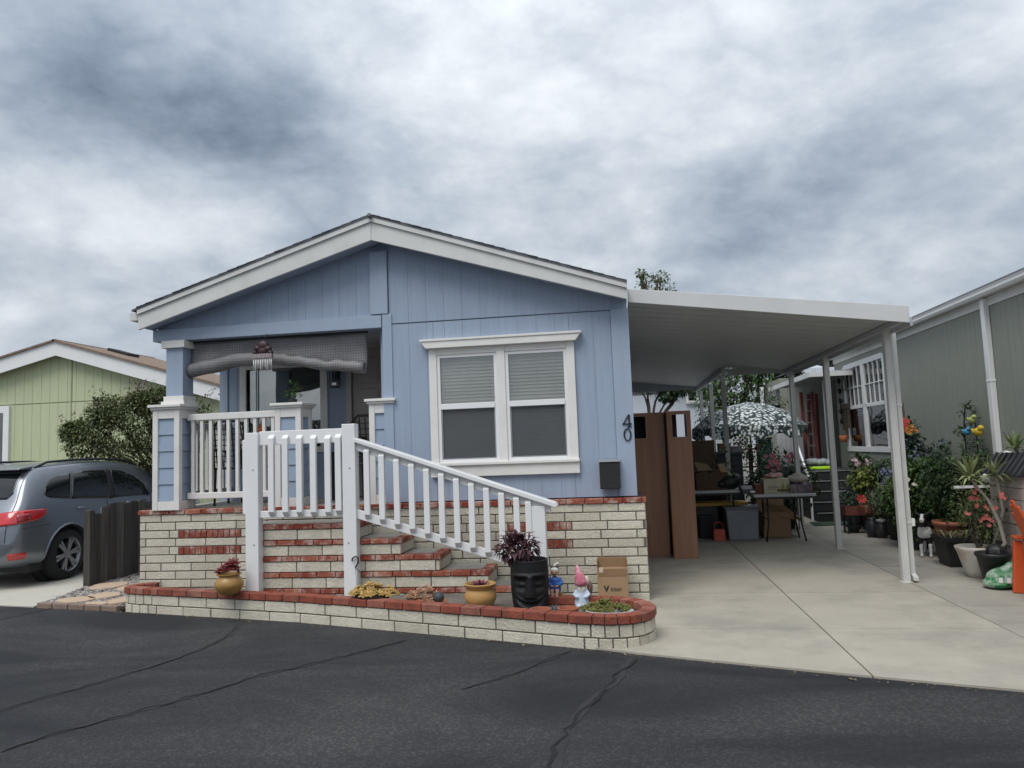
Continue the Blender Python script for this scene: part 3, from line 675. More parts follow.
for (x, y, zt) in ((2.925, 8.58, 2.745), (2.935, 11.1, 2.745), (2.93, 13.3, 2.745), (NX-.065, 13.95, 2.79), (NX-.065, 15.9, 2.79), (NX-.065, 17.9, 2.79)):
    p = MB(); s = .038; p.box(x-s, x+s, y-s, y+s, .01, zt)
    for sx in (-1, 1): p.box(x+sx*s*.72-.006, x+sx*s*.72+.006, y-s-.006, y-s, .01, zt)
    p.box(x-.055, x+.055, y-.055, y+.055, .01, .018)
    p.build('post', post_m, carport, bevel=.003)
p = MB(); p.box(2.985, 3.035, 8.60, 8.66, .10, 2.72); p.prism([(8.60, .10), (8.66, .10), (8.60, .03), (8.52, .03), (8.52, .075), (8.57, .085)], 'x', 2.985, 3.035); p.box(2.98, 3.04, 8.595, 8.665, .62, .65); p.box(2.98, 3.04, 8.595, 8.665, 1.9, 1.93)
p.build('downspout', post_m, carport, bevel=.004)
p = MB(); p.box(3.036, 3.07, 8.60, 8.65, .60, .68); p.build('outlet_box', white_vinyl, carport)

# ================================================================ RIGHT NEIGHBOUR
RX = 4.6
rh = thing('mobile_home', 'grey green mobile home with white gutter and vertical siding along the carport', 'house', (RX+2, 12, 0))
def planks_x(mb, x, y0, y1, z0, z1, w=.2, gap=.006, th=.04):
    y = y0
    while y < y1-.002: mb.box(x, x+th, y+gap/2, min(y+w, y1)-gap/2, z0, z1); y += w
WY0, WY1, WZ0, WZ1 = 13.75, 16.05, 1.38, 2.95   # window
WEND = 16.75                                     # where the wall turns into the porch
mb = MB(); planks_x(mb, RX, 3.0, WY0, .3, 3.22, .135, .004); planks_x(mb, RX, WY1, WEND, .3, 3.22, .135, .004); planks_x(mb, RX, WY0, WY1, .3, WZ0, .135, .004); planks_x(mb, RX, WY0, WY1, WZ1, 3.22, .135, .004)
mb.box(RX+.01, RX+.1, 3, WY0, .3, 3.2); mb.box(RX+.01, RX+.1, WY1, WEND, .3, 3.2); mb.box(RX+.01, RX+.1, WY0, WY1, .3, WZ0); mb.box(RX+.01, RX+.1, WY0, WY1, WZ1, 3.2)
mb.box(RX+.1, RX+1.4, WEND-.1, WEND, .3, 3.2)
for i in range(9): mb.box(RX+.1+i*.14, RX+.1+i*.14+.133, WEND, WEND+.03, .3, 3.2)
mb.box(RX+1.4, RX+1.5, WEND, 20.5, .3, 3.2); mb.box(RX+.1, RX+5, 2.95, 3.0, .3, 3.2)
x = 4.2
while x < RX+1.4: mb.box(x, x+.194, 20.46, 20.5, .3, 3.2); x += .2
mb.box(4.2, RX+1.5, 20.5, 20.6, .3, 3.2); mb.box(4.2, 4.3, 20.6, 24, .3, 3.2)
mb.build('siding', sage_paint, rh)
mb = MB(); mb.box(RX-.02, RX+.2, 3, WEND-.1, -.05, .3); mb.build('skirting', M('sage_skirting', (.2, .22, .2), .7), rh)
mb = MB(); mb.box(RX-.02, RX, 3.0, WEND, 3.15, 3.27); mb.build('frieze', trim_white, rh, bevel=.003)
mb = MB(); mb.box(RX-.10, RX+.02, 2.8, WEND+.2, 3.27, 3.29); mb.box(RX-.10, RX-.08, 2.8, WEND+.2, 3.29, 3.36); mb.build('soffit', trim_white, rh)
mb = MB()
mb.prism([(RX-.105, 3.25), (RX-.16, 3.25), (RX-.185, 3.28), (RX-.185, 3.31), (RX-.20, 3.335), (RX-.19, 3.335), (RX-.17, 3.31), (RX-.105, 3.27)], 'y', 2.7, WEND+.25); mb.build('gutter', white_vinyl, rh)
mb = MB(); mb.prism([(RX-.15, 3.375), (RX+3, 4.30), (RX+6.2, 3.375), (RX+6.2, 3.345), (RX+3, 4.27), (RX-.15, 3.345)], 'y', 2.6, 23.9); mb.build('roof', shingle, rh)
mb = MB(); mb.box(RX-.07, RX-.005, 9.86, 9.96, 1.30, 3.25); 
mb.box(RX-.075, RX-.0, 9.855, 9.965, 2.2, 2.23); mb.build('downspout', white_vinyl, rh, bevel=.006)
# window of two double hung sashes with muntins in the upper ones
wf = MB()
wf.box(RX-.018, RX+.01, WY0-.07, WY0, WZ0-.06, WZ1+.07); wf.box(RX-.018, RX+.01, WY1, WY1+.07, WZ0-.06, WZ1+.07); wf.box(RX-.018, RX+.01, WY0, WY1, WZ1, WZ1+.10); wf.box(RX-.026, RX+.01, WY0-.1, WY1+.1, WZ0-.10, WZ0)
cy = (WY0+WY1)/2; wf.box(RX-.018, RX+.03, cy-.06, cy+.06, WZ0, WZ1); zm = (WZ0+WZ1)/2
for a, b in ((WY0, cy-.06), (cy+.06, WY1)): wf.box(RX-.012, RX+.03, a, b, zm-.035, zm+.035); wf.box(RX-.012, RX+.03, a, a+.04, WZ0, WZ1); wf.box(RX-.012, RX+.03, b-.04, b, WZ0, WZ1)
win2 = wf.build('window', white_vinyl, rh, bevel=.003)
m_ = MB()
for a, b in ((WY0+.04, cy-.10), (cy+.10, WY1-.04)):
    for k in (1, 2, 3): m_.box(RX-.012, RX+.012, a+(b-a)*k/4-.009, a+(b-a)*k/4+.009, zm+.035, WZ1)
    m_.box(RX-.01, RX+.01, a, b, (zm+WZ1)/2-.009, (zm+WZ1)/2+.009)
m_.build('muntin', white_vinyl, win2)
for a, b in ((WY0+.04, cy-.06), (cy+.06, WY1-.04)):
    g = MB(); g.box(RX+.014, RX+.018, a, b, WZ0, WZ1); g.build('pane', glass('window_glass_dark', (.35, .38, .4), .14), win2)
g = MB(); z = WZ0
while z < WZ1: g.cbox((RX+.07, cy, z), (.003, WY1-WY0, .036), ry=.5); z += .04
g.box(RX+.095, RX+.099, WY0, WY1, WZ0, WZ1)
g.build('blind', M('grey_blind', (.30, .31, .32), .6), win2)
# porch of the right neighbour: roof, posts, door, shelf of the entrance
mb = MB(); mb.prism([(3.78, 2.85), (RX+.4, 2.93), (RX+.4, 2.96), (3.78, 2.88)], 'y', 15.4, 19.6); mb.build('porch_roof', M('porch_roof_grey', (.33, .34, .35), .6), rh)
mb = MB(); mb.box(3.76, RX-.04, 15.36, 15.4, 2.80, 2.89); mb.box(3.74, 3.78, 15.4, 19.6, 2.80, 2.90); mb.build('porch_fascia', trim_white, rh)
for x, y in ((4.42, 16.9), (3.9, 19.3)):
    mb = MB(); mb.box(x-.045, x+.045, y-.045, y+.045, .9, 2.83); mb.build('porch_post', white_vinyl, rh)
mb = MB(); mb.box(3.42, 5.9, 15.75, 20.3, .80, .93); mb.box(3.44, 5.9, 15.77, 20.3, .0, .80); mb.build('porch_deck', M('deck_paint', (.04, .045, .05), .8), rh)
mb = MB(); mb.box(RX+.55, RX+1.35, WEND-.0+.03, WEND+.06, .93, 2.9); mb.build('door', M('door_white', (.5, .5, .49), .5), rh)
mb = MB(); mb.box(RX+.2, RX+.27, WEND+.03, WEND+.05, .9, 2.95); mb.build('door_trim', white_vinyl, rh)
mb = MB()
mb.bar((3.46, 14.75, .75), (3.46, 15.8, 1.62), .035, .05); mb.bar((3.46, 14.75, .02), (3.46, 14.75, .80), .035); mb.bar((3.46, 15.8, .92), (3.46, 15.8, 1.66), .035)
hr = tag(mb.build('stair_handrail', white_vinyl, loc=(3.46, 15.2, .02)), 'white metal handrail leaning up along the black porch stairs', 'handrail')
# black stairs with pale nosings
st = thing('porch_stairs', 'black porch stairs with thin pale nosings beside the grey green house', 'stairs', (4.0, 15.2, 0))
tm = M('stair_black', (.016, .017, .019), .75, .2, 8); nm = M('nosing_grey', (.20, .21, .21), .6)
for i in range(5):
    zt = .185*(i+1); y0 = 14.55+.24*i; mb = MB(); mb.box(3.52, 4.5, y0, 15.74, zt-.185, zt-.02)
    mb.build('tread', tm, st); q = MB(); q.box(3.51, 4.51, y0-.015, y0+.03, zt-.02, zt); q.build('nosing', nm, st)
mb = MB(); mb.prism([(3.3, 13.95), (4.5, 13.9), (4.55, 14.52), (3.35, 14.54)], 'z', .012, .024); tag(mb.build('door_mat', M('green_mat', (.03, .06, .035), .95, .2, 30), loc=(3.9, 14.2, .012)), 'dark green outdoor mat at the foot of the black stairs', 'mat')

# ================================================================ GREEN HOUSE, LEFT
GY = 13.4
gh = thing('mobile_home', 'light green mobile home with white gable fascia and brown roof behind the car', 'house', (-11.5, GY, 0))
def gx(px, py): v = onY(px, py, GY); return v
gr, gl_, grr = gx(60, 341), gx(-95, 391), gx(226, 386); grb = gx(61, 356)
hT = gr.z-grb.z
def gz_(x): return gr.z-hT+(x-gr.x)*((grr.z-gr.z)/(grr.x-gr.x) if x > gr.x else (gl_.z-gr.z)/(gl_.x-gr.x))
mb = MB(); x = gl_.x+.15
xr = grr.x-.2
split = gx(60, 402).z
while x < xr:
    A, B = x+.003, min(x+.2, xr)-.003
    pts = [(A, split+.01), (B, split+.01), (B, gz_(B)+.05)]+([(gr.x, gz_(gr.x)+.05)] if A < gr.x < B else [])+[(A, gz_(A)+.05)]
    mb.prism(pts, 'y', GY+.1, GY+.15); mb.box(A, B, GY+.095, GY+.15, .15, split-.01); x += .2
mb.prism([(gl_.x+.15, .1), (xr, .1), (xr, gz_(xr)+.1), (gr.x, gz_(gr.x)+.1), (gl_.x+.15, gz_(gl_.x+.15)+.1)], 'y', GY+.13, GY+.3)
mb.box(xr-.1, xr, GY+.3, 16.4, .1, gz_(xr)); mb.build('siding', green_paint, gh)
mb = MB(); xs_ = gx(68, 390).x; mb.box(xs_-.012, xs_+.012, GY+.085, GY+.1, .15, gz_(xs_)); mb.build('corner_board', M('green_trim', (.30, .36, .2), .6), gh)
for a, b in ((gl_, gr), (gr, grr)):
    mb = MB(); mb.prism([(a.x, a.z-hT), (b.x, b.z-hT), (b.x, b.z-.02), (a.x, a.z-.02)], 'y', GY-.12, GY-.08); mb.build('fascia', white_vinyl, gh)
    sl_ = (b.z-a.z)/(b.x-a.x); mb = MB(); mb.prism([(a.x-.05, a.z-.02), (b.x+.0, b.z-.02), (b.x, b.z+.02), (a.x-.05, a.z+.02)], 'y', GY-.16, 16.5); mb.build('roof', shingle_brown, gh)
mb = MB(); v1 = onY(117, 353, GY+1.0); mb.cbox((v1.x, GY+1.2, v1.z-.0), (.5, .4, .12), ry=-math.atan((grr.z-gr.z)/(grr.x-gr.x))); mb.build('roof_vent', black_plastic, gh)
mb = MB(); w0, w1 = gx(-60, 402), gx(7, 402)
for (a, b, c, d) in ((w0.x, w1.x, 2.72, 2.86), (w1.x-.13, w1.x, 1.2, 2.72), (w0.x, w0.x+.13, 1.2, 2.72), (w0.x, w1.x, 1.1, 1.2)): mb.box(a, b, GY+.05, GY+.12, c, d)
wn = mb.build('window', white_vinyl, gh); mb = MB(); mb.box(w0.x+.13, w1.x-.13, GY+.085, GY+.09, 1.2, 2.72); mb.build('pane', glass('window_glass_dark', (.35, .38, .4), .14), wn)

# ================================================================ WOOD FENCE beside the steps
fence = thing('wood_fence', 'short dark weathered wooden fence panel between the car and the blue house', 'fence', (-6.93, 9.3, 0))
wood = M('old_wood', (.075, .066, .058), .9, .75, 6, bump=1.0, bscale=22, stretch=(7, 7, .3), tint=(.24, .21, .18), stain=((.035, .03, .027), .7, 3))
f0, f1 = onZ(91, 588), onZ(150, 572); k = 8; r = random.Random(9)
d = (f1-f0); d.z = 0; dn = d.normalized(); nn = Vector((-dn.y, dn.x, 0))
for i in range(k):
    a = f0+d*(i+.02)/k; b = f0+d*(i+.97)/k; zt = 1.05+r.uniform(-.03, .02)-(.10 if i == 0 else 0)
    for q in (a, b): q.z = 0
    off = nn*r.uniform(-.008, .008); t = r.random()**1.5; p = MB()
    vs = [a+off, b+off, b+off-nn*.025, a+off-nn*.025]; vt = [v+Vector((0, 0, zt+r.uniform(-.012, .012))) for v in vs]; p.add(vs+vt, [(3, 2, 1, 0), (4, 5, 6, 7), (0, 1, 5, 4), (1, 2, 6, 5), (2, 3, 7, 6), (3, 0, 4, 7)], t)
    p.build('board', wood, fence, bevel=.004)
for z in (.3, .8):
    p = MB(); p.bar(f0+nn*.03+Vector((0, 0, z)), f1+nn*.03+Vector((0, 0, z)), .04, .09); p.build('fence_rail', wood, fence)
p = MB(); q = f0-dn*.045; p.cbox((q.x, q.y, .5), (.09, .09, 1.0), rz=math.atan2(dn.y, dn.x), t=.1); p.build('post', wood, fence, bevel=.006)

# ================================================================ trees and foliage
def crown(mb, blobs, n, lf, r, flat=.35):
    """leaves through the volume of several uneven clumps; thinner between them."""
    for i in range(n):
        c, rad = blobs[r.randrange(len(blobs))]
        while True:
            q = Vector((r.uniform(-1, 1), r.uniform(-1, 1), r.uniform(-1, 1)))
            if q.length <= 1: break
        q = q*(.55+.45*r.random()**.5)/max(q.length, .3)*q.length**.6
        p = Vector(c)+Vector((q.x*rad[0], q.y*rad[1], q.z*rad[2])); d = Vector((q.x+r.uniform(-.7, .7), q.y+r.uniform(-.7, .7), q.z*.5+r.uniform(-.5, .5)))
        if d.length < .05: d = Vector((1, 0, 0))
        s = lf*r.uniform(.6, 1.35); mb.leaf(p, d, s, s*r.uniform(.4, .6), r.random(), r.uniform(.1, .4))
def limb(mb, a, b, r0, r1, r, wob=.035, n=6):
    a, b = Vector(a), Vector(b); L_ = (b-a).length
    pts = [a.lerp(b, i/n)+Vector((r.uniform(-1, 1), r.uniform(-1, 1), r.uniform(-.4, .4)))*wob*L_*(0 if i in (0, n) else 1) for i in range(n+1)]
    mb.tube(pts, [r0+(r1-r0)*i/n for i in range(n+1)], 7)
def tree(name, label, base, trunk_h, blobs, n, lf, mat, r, r0=.09, cat='tree', limbs=None, group=None):
    t = thing(name, label, cat, base, group=group); tb = MB(); b = Vector(base); top = b+Vector((r.uniform(-.1, .1), 0, trunk_h))
    limb(tb, b-Vector((0, 0, .1)), top, r0, r0*.75, r)
    for c, rad in blobs:
        c = Vector(c); limb(tb, top-Vector((0, 0, r.uniform(0, .25)*trunk_h)), c, r0*.55, r0*.15, r)
        for k in range(3):
            e = c+Vector((r.uniform(-.8, .8)*rad[0], r.uniform(-.8, .8)*rad[1], r.uniform(.1, .9)*rad[2])); limb(tb, c.lerp(top, .3), e, r0*.22, .006, r, .1, 5)
    tb.build('trunk', bark, t, smooth=True); cb = MB(); crown(cb, blobs, n, lf, r); cb.build('crown', mat, t); return t
lf_olive = leafmat('leaf_olive', (.05, .072, .026), (.175, .21, .075))
lf_purple = leafmat('leaf_purple', (.05, .022, .03), (.14, .07, .07))
lf_green = leafmat('leaf_green', (.026, .065, .018), (.11, .20, .05))
lf_dark = leafmat('leaf_dark', (.018, .042, .016), (.07, .13, .045))
r = random.Random(41); TY = 11.6
def T(px, py, Y=TY): return onY(px, py, Y)
bl = [(T(120, 428), (.75, .6, .55)), (T(150, 420), (.6, .6, .6)), (T(88, 440), (.42, .45, .4)), (T(172, 440), (.55, .5, .6)), (T(135, 460), (.75, .5, .35)), (T(108, 412), (.35, .4, .3)), (T(160, 402), (.35, .4, .25)), (T(192, 425), (.4, .4, .5)), (T(75, 432), (.22, .3, .2)), (T(140, 402), (.22, .3, .18))]
bs = onY(167, 500, TY); tr_ = tree('bushy_tree', 'round olive green bushy tree with purplish tips before the green house', (bs.x, TY, 0), 1.35, bl, 15500, .072, lf_olive, r, .07)
cb = MB()   # purplish new shoots standing out of the top
for k in range(46):
    c, rad = bl[r.randrange(len(bl))]; a = r.uniform(0, 6.28); e = Vector(c)+Vector((math.cos(a)*rad[0]*.9, math.sin(a)*rad[1]*.6, rad[2]*r.uniform(.55, 1.05)))
    d = Vector((math.cos(a)*.6, math.sin(a)*.4, 1)).normalized()
    for j in range(9): cb.leaf(e+d*(.02*j)+Vector((r.uniform(-.03, .03),)*3), (r.uniform(-1, 1), r.uniform(-1, 1), r.uniform(0, 1)), .06, .03, r.random())
cb.build('new_shoots', lf_purple, tr_)
# trees beyond the carport
r = random.Random(77)
def B(px, py, Y): return onY(px, py, Y)
Y = 21.0; b = B(650, 436, Y)
bl = [(B(640, 380, Y), (.7, .7, .4)), (B(662, 376, Y), (.8, .7, .5)), (B(680, 386, Y), (.45, .6, .3)), (B(646, 364, Y), (.9, .7, .5)), (B(690, 378, Y), (.4, .5, .2)), (B(668, 394, Y), (.3, .4, .25))]
tree('leafy_tree', 'small branching tree seen above the two brown cabinets under the carport', (b.x, Y, 0), 2.1, bl, 2600, .13, lf_dark, r, .09)
Y = 23.0; b = B(742, 436, Y)
bl = [(B(745, 385, Y), (1.1, 1, .9)), (B(770, 378, Y), (.9, 1, .6)), (B(728, 405, Y), (.8, .8, .9)), (B(750, 355, Y), (1.4, 1, .9)), (B(785, 372, Y), (.5, .8, .35)), (B(715, 400, Y), (.7, .6, 1.1)), (B(733, 425, Y), (.6, .6, .6))]
tree('leafy_tree', 'large dense dark green tree rising behind the leaf patterned umbrella', (b.x, Y, 0), 2.2, bl, 4200, .17, lf_green, r, .16)
Y = 32.0; b = B(655, 436, Y)
bl = [(B(646, 281, Y), (.5, .5, .3)), (B(660, 277, Y), (.45, .5, .25)), (B(652, 290, Y), (.8, .7, .5)), (B(668, 289, Y), (.4, .5, .4)), (B(641, 274, Y), (.22, .3, .16))]
tree('tall_tree', 'thin tree top showing just above the carport roof', (b.x, Y, 0), 6.5, bl, 620, .14, lf_olive, r, .16)
# ================================================================ houses beyond the carport
pale = M('pale_blue_paint', (.50, .54, .60), .7, .05, 1)
bh = thing('neighbour_house', 'pale blue white house beyond the far end of the carport', 'house', (0, 27, 0))
mb = MB(); mb.box(-7, 3.3, 26.5, 33, 0, 3.3); mb.build('wall', pale, bh)
a, b = B(688, 382, 26.4), B(704, 400, 26.4); mb = MB()
mb.box(a.x-.1, b.x+.3, 26.38, 26.5, a.z, a.z+.12); mb.box(a.x-.1, b.x+.3, 26.38, 26.5, b.z-.1, b.z)
for x in (a.x-.1, (a.x+b.x)/2, b.x+.2): mb.box(x, x+.08, 26.38, 26.5, b.z, a.z)
wn = mb.build('window', white_vinyl, bh); mb = MB(); mb.box(a.x, b.x+.25, 26.44, 26.46, b.z, a.z); mb.build('pane', glass('window_glass_dark', (.35, .38, .4), .14), wn)
mb = MB(); mb.box(a.x-.05, b.x+.3, 26.47, 26.49, b.z, a.z); mb.build('curtain', M('dark_curtain', (.05, .05, .06), .9), wn)
mb = MB(); mb.prism([(-7.3, 3.25), (-1.8, 4.5), (3.6, 3.25), (3.6, 3.4), (-1.8, 4.65), (-7.3, 3.4)], 'y', 26.1, 33.3); mb.prism([(-7, 3.3), (3.3, 3.3), (-1.8, 4.5)], 'y', 26.5, 26.6); mb.build('roof', shingle, bh)
bh2 = thing('neighbour_house', 'white house side seen between the big tree and the hanging basket', 'house', (4, 29, 0))
mb = MB(); mb.box(3.9, 12, 29, 36, 0, 4.2); mb.build('wall', M('far_white', (.62, .66, .72), .7), bh2)
mb = MB(); mb.prism([(3.6, 4.1), (8, 5.3), (12.4, 4.1), (12.4, 4.25), (8, 5.45), (3.6, 4.25)], 'y', 28.7, 36.3); mb.build('roof', shingle, bh2)
# ================================================================ THE PARKED CAR
# local frame: x to the right side of the car, y forward, z up; origin on the ground under its middle
CX, CY = -8.70, 10.80
car = thing('parked_car', 'grey SUV with red tail lamps parked in the concrete side drive', 'car', (CX, CY, 0))
def paint():
    m = M('car_paint', (.20, .22, .25), .34, .02, 2, metal=.6, coat=.7); return m
PAINT = paint()
glassy = M('car_glass', (.010, .012, .013), .05, .0, 1, spec=.8)
rubber = M('rubber', (.014, .014, .015), .85, .15, 20, bump=.2, bscale=60)
trim_b = M('car_black_trim', (.014, .014, .016), .55, .1, 10)
# stations: y, z bottom, half width at sill, half width max, belt z, half width at belt, roof z, half width at roof
ST = [(-2.345, .42, .60, .70, .62, .68, .74, .60),
      (-2.31, .34, .72, .82, .66, .80, .86, .74),
      (-2.24, .30, .80, .885, .80, .87, 1.00, .80),
      (-2.14, .27, .84, .92, .98, .895, 1.14, .80),
      (-2.00, .25, .87, .935, 1.08, .905, 1.42, .74),
      (-1.86, .24, .88, .942, 1.10, .91, 1.56, .715),
      (-1.66, .23, .885, .945, 1.105, .91, 1.615, .72),
      (-1.2, .22, .89, .945, 1.10, .905, 1.645, .72),
      (-.6, .22, .885, .94, 1.085, .90, 1.655, .72),
      (.1, .22, .885, .94, 1.07, .90, 1.635, .71),
      (.6, .22, .885, .94, 1.06, .90, 1.55, .69),
      (1.0, .22, .885, .94, 1.05, .89, 1.34, .68),
      (1.3, .23, .885, .94, 1.02, .87, 1.10, .74),
      (1.8, .25, .87, .93, .95, .83, 1.02, .66),
      (2.15, .28, .80, .86, .84, .76, .92, .58),
      (2.34, .36, .60, .66, .66, .60, .74, .48)]
prof = []
for (y, zb, hs, hm, zbelt, hb, zr, hr) in ST:
    half = [(0, zb), (hs*.75, zb), (hs, zb+.05), (hm, zb+.20), (hm, (zb+.2)*.45+zbelt*.55), (hb+.012, zbelt-.05), (hb, zbelt+.01),
            (hb*.45+hr*.55, zbelt*.42+zr*.58), (hr+.015, zr-.05), (hr-.09, zr), (0, zr+.025)]
    prof.append([Vector((x, y, z)) for x, z in half]+[Vector((-x, y, z)) for x, z in half[-2:0:-1]])
mb = MB(); n = len(prof[0])
for ring in prof: mb.v += ring
for i in range(len(prof)-1):
    for j in range(n): mb.f.append((i*n+j, (i+1)*n+j, (i+1)*n+(j+1) % n, i*n+(j+1) % n))
mb.f.append(tuple(range(n))); mb.f.append(tuple((len(prof)-1)*n+j for j in range(n-1, -1, -1))); mb.t = [0]*len(mb.f)
body = mb.build('body', PAINT, car, smooth=True, sub=2, local=True)
bpy.context.view_layer.update(); freeze(body)
bmx = bmesh.new(); bmx.from_mesh(body.data); bmesh.ops.recalc_face_normals(bmx, faces=bmx.faces); bmx.to_mesh(body.data)
bvh = BVHTree.FromBMesh(bmx); bmx.free()
WYR, WYF, WR = -1.40, 1.32, .355
cut = MB()
for y in (WYR, WYF):
    for s in (-1, 1):
        pr = [(0, -.13), (.415, -.13), (.415, .13), (0, .13)]
        cut.lathe(pr, (s*.86, y, WR), 36, axis='x')
co = cut.build('wheel_arch', trim_b, None, local=True); co.parent = car
bm = body.modifiers.new('b', 'BOOLEAN'); bm.object = co; bm.operation = 'DIFFERENCE'; bm.solver = 'EXACT'
bpy.context.view_layer.update(); freeze(body); bpy.data.objects.remove(co)
body.data.polygons.foreach_set('use_smooth', [True]*len(body.data.polygons)); body.data.set_sharp_from_angle(angle=R_(38))
def under(u):  # black liner inside each arch
    pass
mb = MB()
for y in (WYR, WYF):
    for s in (-1, 1): mb.lathe([(.0, -.02), (.40, -.02), (.40, .10), (.0, .10)], (s*.66, y, WR), 28, axis='x')
mb.build('arch_liner', trim_b, car, local=True)
def lips(y, s):
    pts = []
    for i in range(15):
        a = math.pi*(-.08+1.16*i/14); p = Vector((s*1.2, y+.425*math.cos(a), WR+.425*math.sin(a))); h = bvh.ray_cast(p, Vector((-s, 0, 0)))
        if h[0] is not None: pts.append(h[0]+Vector((s*.004, 0, 0)))
    return pts
for y in (WYR, WYF):
    for s in (-1, 1):
        pts = lips(y, s)
        if len(pts) > 3: mb = MB(); mb.tube(pts, .016, 6); mb.build('arch_lip', PAINT, car, smooth=True, local=True)
# panels laid onto the body along a ray direction; pts are 3-D points outside the body
def on_body(pts, d, off, mat, name, mirror=True, thick=.0, sub=3, parent=None):
    d = Vector(d).normalized(); out = []
    for s in ((1, -1) if mirror else (1,)):
        bm = bmesh.new(); vs = [bm.verts.new(p) for p in pts]; f = bm.faces.new(vs); bmesh.ops.triangulate(bm, faces=[f])
        for _ in range(sub): bmesh.ops.subdivide_edges(bm, edges=bm.edges[:], cuts=1, use_grid_fill=True)
        bad = []
        for v in bm.verts:
            h = bvh.ray_cast(v.co-d*3, d)
            if h[0] is None: bad.append(v); continue
            v.co = h[0]+h[1]*off*(1 if h[1].dot(d) < 0 else -1)
        if bad: bmesh.ops.delete(bm, geom=bad, context='VERTS')
        if s < 0:
            for v in bm.verts: v.co.x *= -1
        bmesh.ops.recalc_face_normals(bm, faces=bm.faces)
        me = bpy.data.meshes.new(name); bm.to_mesh(me); bm.free(); me.materials.append(mat); me.polygons.foreach_set('use_smooth', [True]*len(me.polygons))
        o = bpy.data.objects.new(name, me); C.objects.link(o); o.parent = parent or car; out.append(o)
        so_ = o.modifiers.new('solid', 'SOLIDIFY'); so_.thickness = .006; so_.offset = -1
    return out
def side(pxs, X=-7.82):
    out = []
    for px, py in pxs:
        v = onX(px, py, X); out.append(Vector((2.0, v.y-CY, v.z)))
    return out
q_win = side([(45.5, 493), (46.5, 485), (51, 479), (58, 475.5), (68.5, 473.5), (68.5, 498), (50, 497), (46.5, 495.5)])
r_win = side([(71, 473), (90, 471), (103, 470), (106.5, 478), (109.5, 498), (71, 498)])
f_win = side([(108.5, 470.3), (120, 470.5), (133, 476), (143, 484), (149, 495), (113.5, 497), (111.5, 485)])
# keep the window band inside the glasshouse
def fit(pl, lo=1.13, hi=1.60):
    zs = [p.z for p in pl]; a, b = min(zs), max(zs)
    return pl
WPOLYS = [q_win, r_win, f_win]
WIN_PX = True
# dark window surround between the panes
# rear glass
on_body([Vector((-.60, -3, 1.17)), Vector((.60, -3, 1.17)), Vector((.66, -3, 1.24)), Vector((.60, -3, 1.50)), Vector((-.60, -3, 1.50)), Vector((-.66, -3, 1.24))], (0, 1, 0), .004, glassy, 'rear_window', mirror=False)
# wind shield
on_body([Vector((-.62, 3, 1.14)), Vector((.62, 3, 1.14)), Vector((.56, 3, 1.54)), Vector((-.56, 3, 1.54))], (0, -1, 0), .004, glassy, 'windscreen', mirror=False)
red = M('tail_lamp_red', (.55, .015, .02), .12, .1, 12, coat=.8, spec=.7); redd = M('tail_lamp_dark', (.28, .008, .012), .15, .15, 30, coat=.8)
dg = Vector((-1, 1.0, 0)).normalized()
def diag(uz):  # u runs forward along the right rear corner, measured square to the diagonal
    uu = Vector((1, 1, 0)).normalized(); return [Vector((0, -1.42, 0))+uu*u+Vector((0, 0, z))-dg*0 for u, z in uz]
tl = diag([(-.62+.52, .88), (-.10+.10, .865), (.25, .90), (.50, .965), (.66, 1.03), (.68, 1.055), (.45, 1.065), (.2, 1.05), (-.10, 1.02)])
def cast_px(pxs, off, mat, name, sub=3):
    """outline measured on the photograph, carried onto the body as a solid panel and mirrored to the other side."""
    mi = Vector((CX, CY, 0)); pts = []
    bm = bmesh.new(); org = Vector((0, 0, H))-mi
    dirs = [ray(px, py) for px, py in pxs]
    vs = [bm.verts.new(dv*9) for dv in dirs]; f = bm.faces.new(vs); bmesh.ops.triangulate(bm, faces=[f])
    for _ in range(sub): bmesh.ops.subdivide_edges(bm, edges=bm.edges[:], cuts=1, use_grid_fill=True)
    bad = []
    for v in bm.verts:
        dv = v.co.normalized(); h = bvh.ray_cast(org, dv)
        if h[0] is None: bad.append(v)
        else: v.co = h[0]+h[1]*off*(1 if h[1].dot(dv) < 0 else -1)
    if bad: bmesh.ops.delete(bm, geom=bad, context='VERTS')
    for s in (1, -1):
        b2 = bm.copy()
        if s < 0:
            for v in b2.verts: v.co.x *= -1
        bmesh.ops.recalc_face_normals(b2, faces=b2.faces); me = bpy.data.meshes.new(name); b2.to_mesh(me); b2.free(); me.materials.append(mat); me.polygons.foreach_set('use_smooth', [True]*len(me.polygons))
        o = bpy.data.objects.new(name, me); C.objects.link(o); o.parent = car
        so_ = o.modifiers.new('solid', 'SOLIDIFY'); so_.thickness = .01; so_.offset = 0
    bm.free()
cast_px([(-14, 517), (0, 514), (14, 512), (45, 508.5), (46, 510.5), (44, 515), (38, 519.5), (15, 525), (0, 526.5), (-14, 527)], .012, red, 'tail_lamp')
cast_px([(8, 554.5), (26, 552.5), (26.5, 555), (24, 558.5), (9, 560.5), (7, 558.5)], .006, red, 'reflector', 2)
cast_px([(16, 516), (29, 513.5), (30, 520.5), (17, 523)], .016, redd, 'lamp_lens', 2)
cast_px([(44.5, 493), (45.5, 485), (50, 479), (58, 475), (69.8, 473), (69.8, 498.5), (50, 497.5), (45.5, 495.5)], .004, glassy, 'side_window')
cast_px([(71.5, 472.5), (90, 470.5), (103.5, 470), (106.5, 478), (110, 498), (71.5, 498.5)], .004, glassy, 'side_window')
cast_px([(110, 470), (120, 470.5), (133, 476), (143, 484), (149, 494.5), (115, 497), (112.5, 484)], .004, glassy, 'side_window')
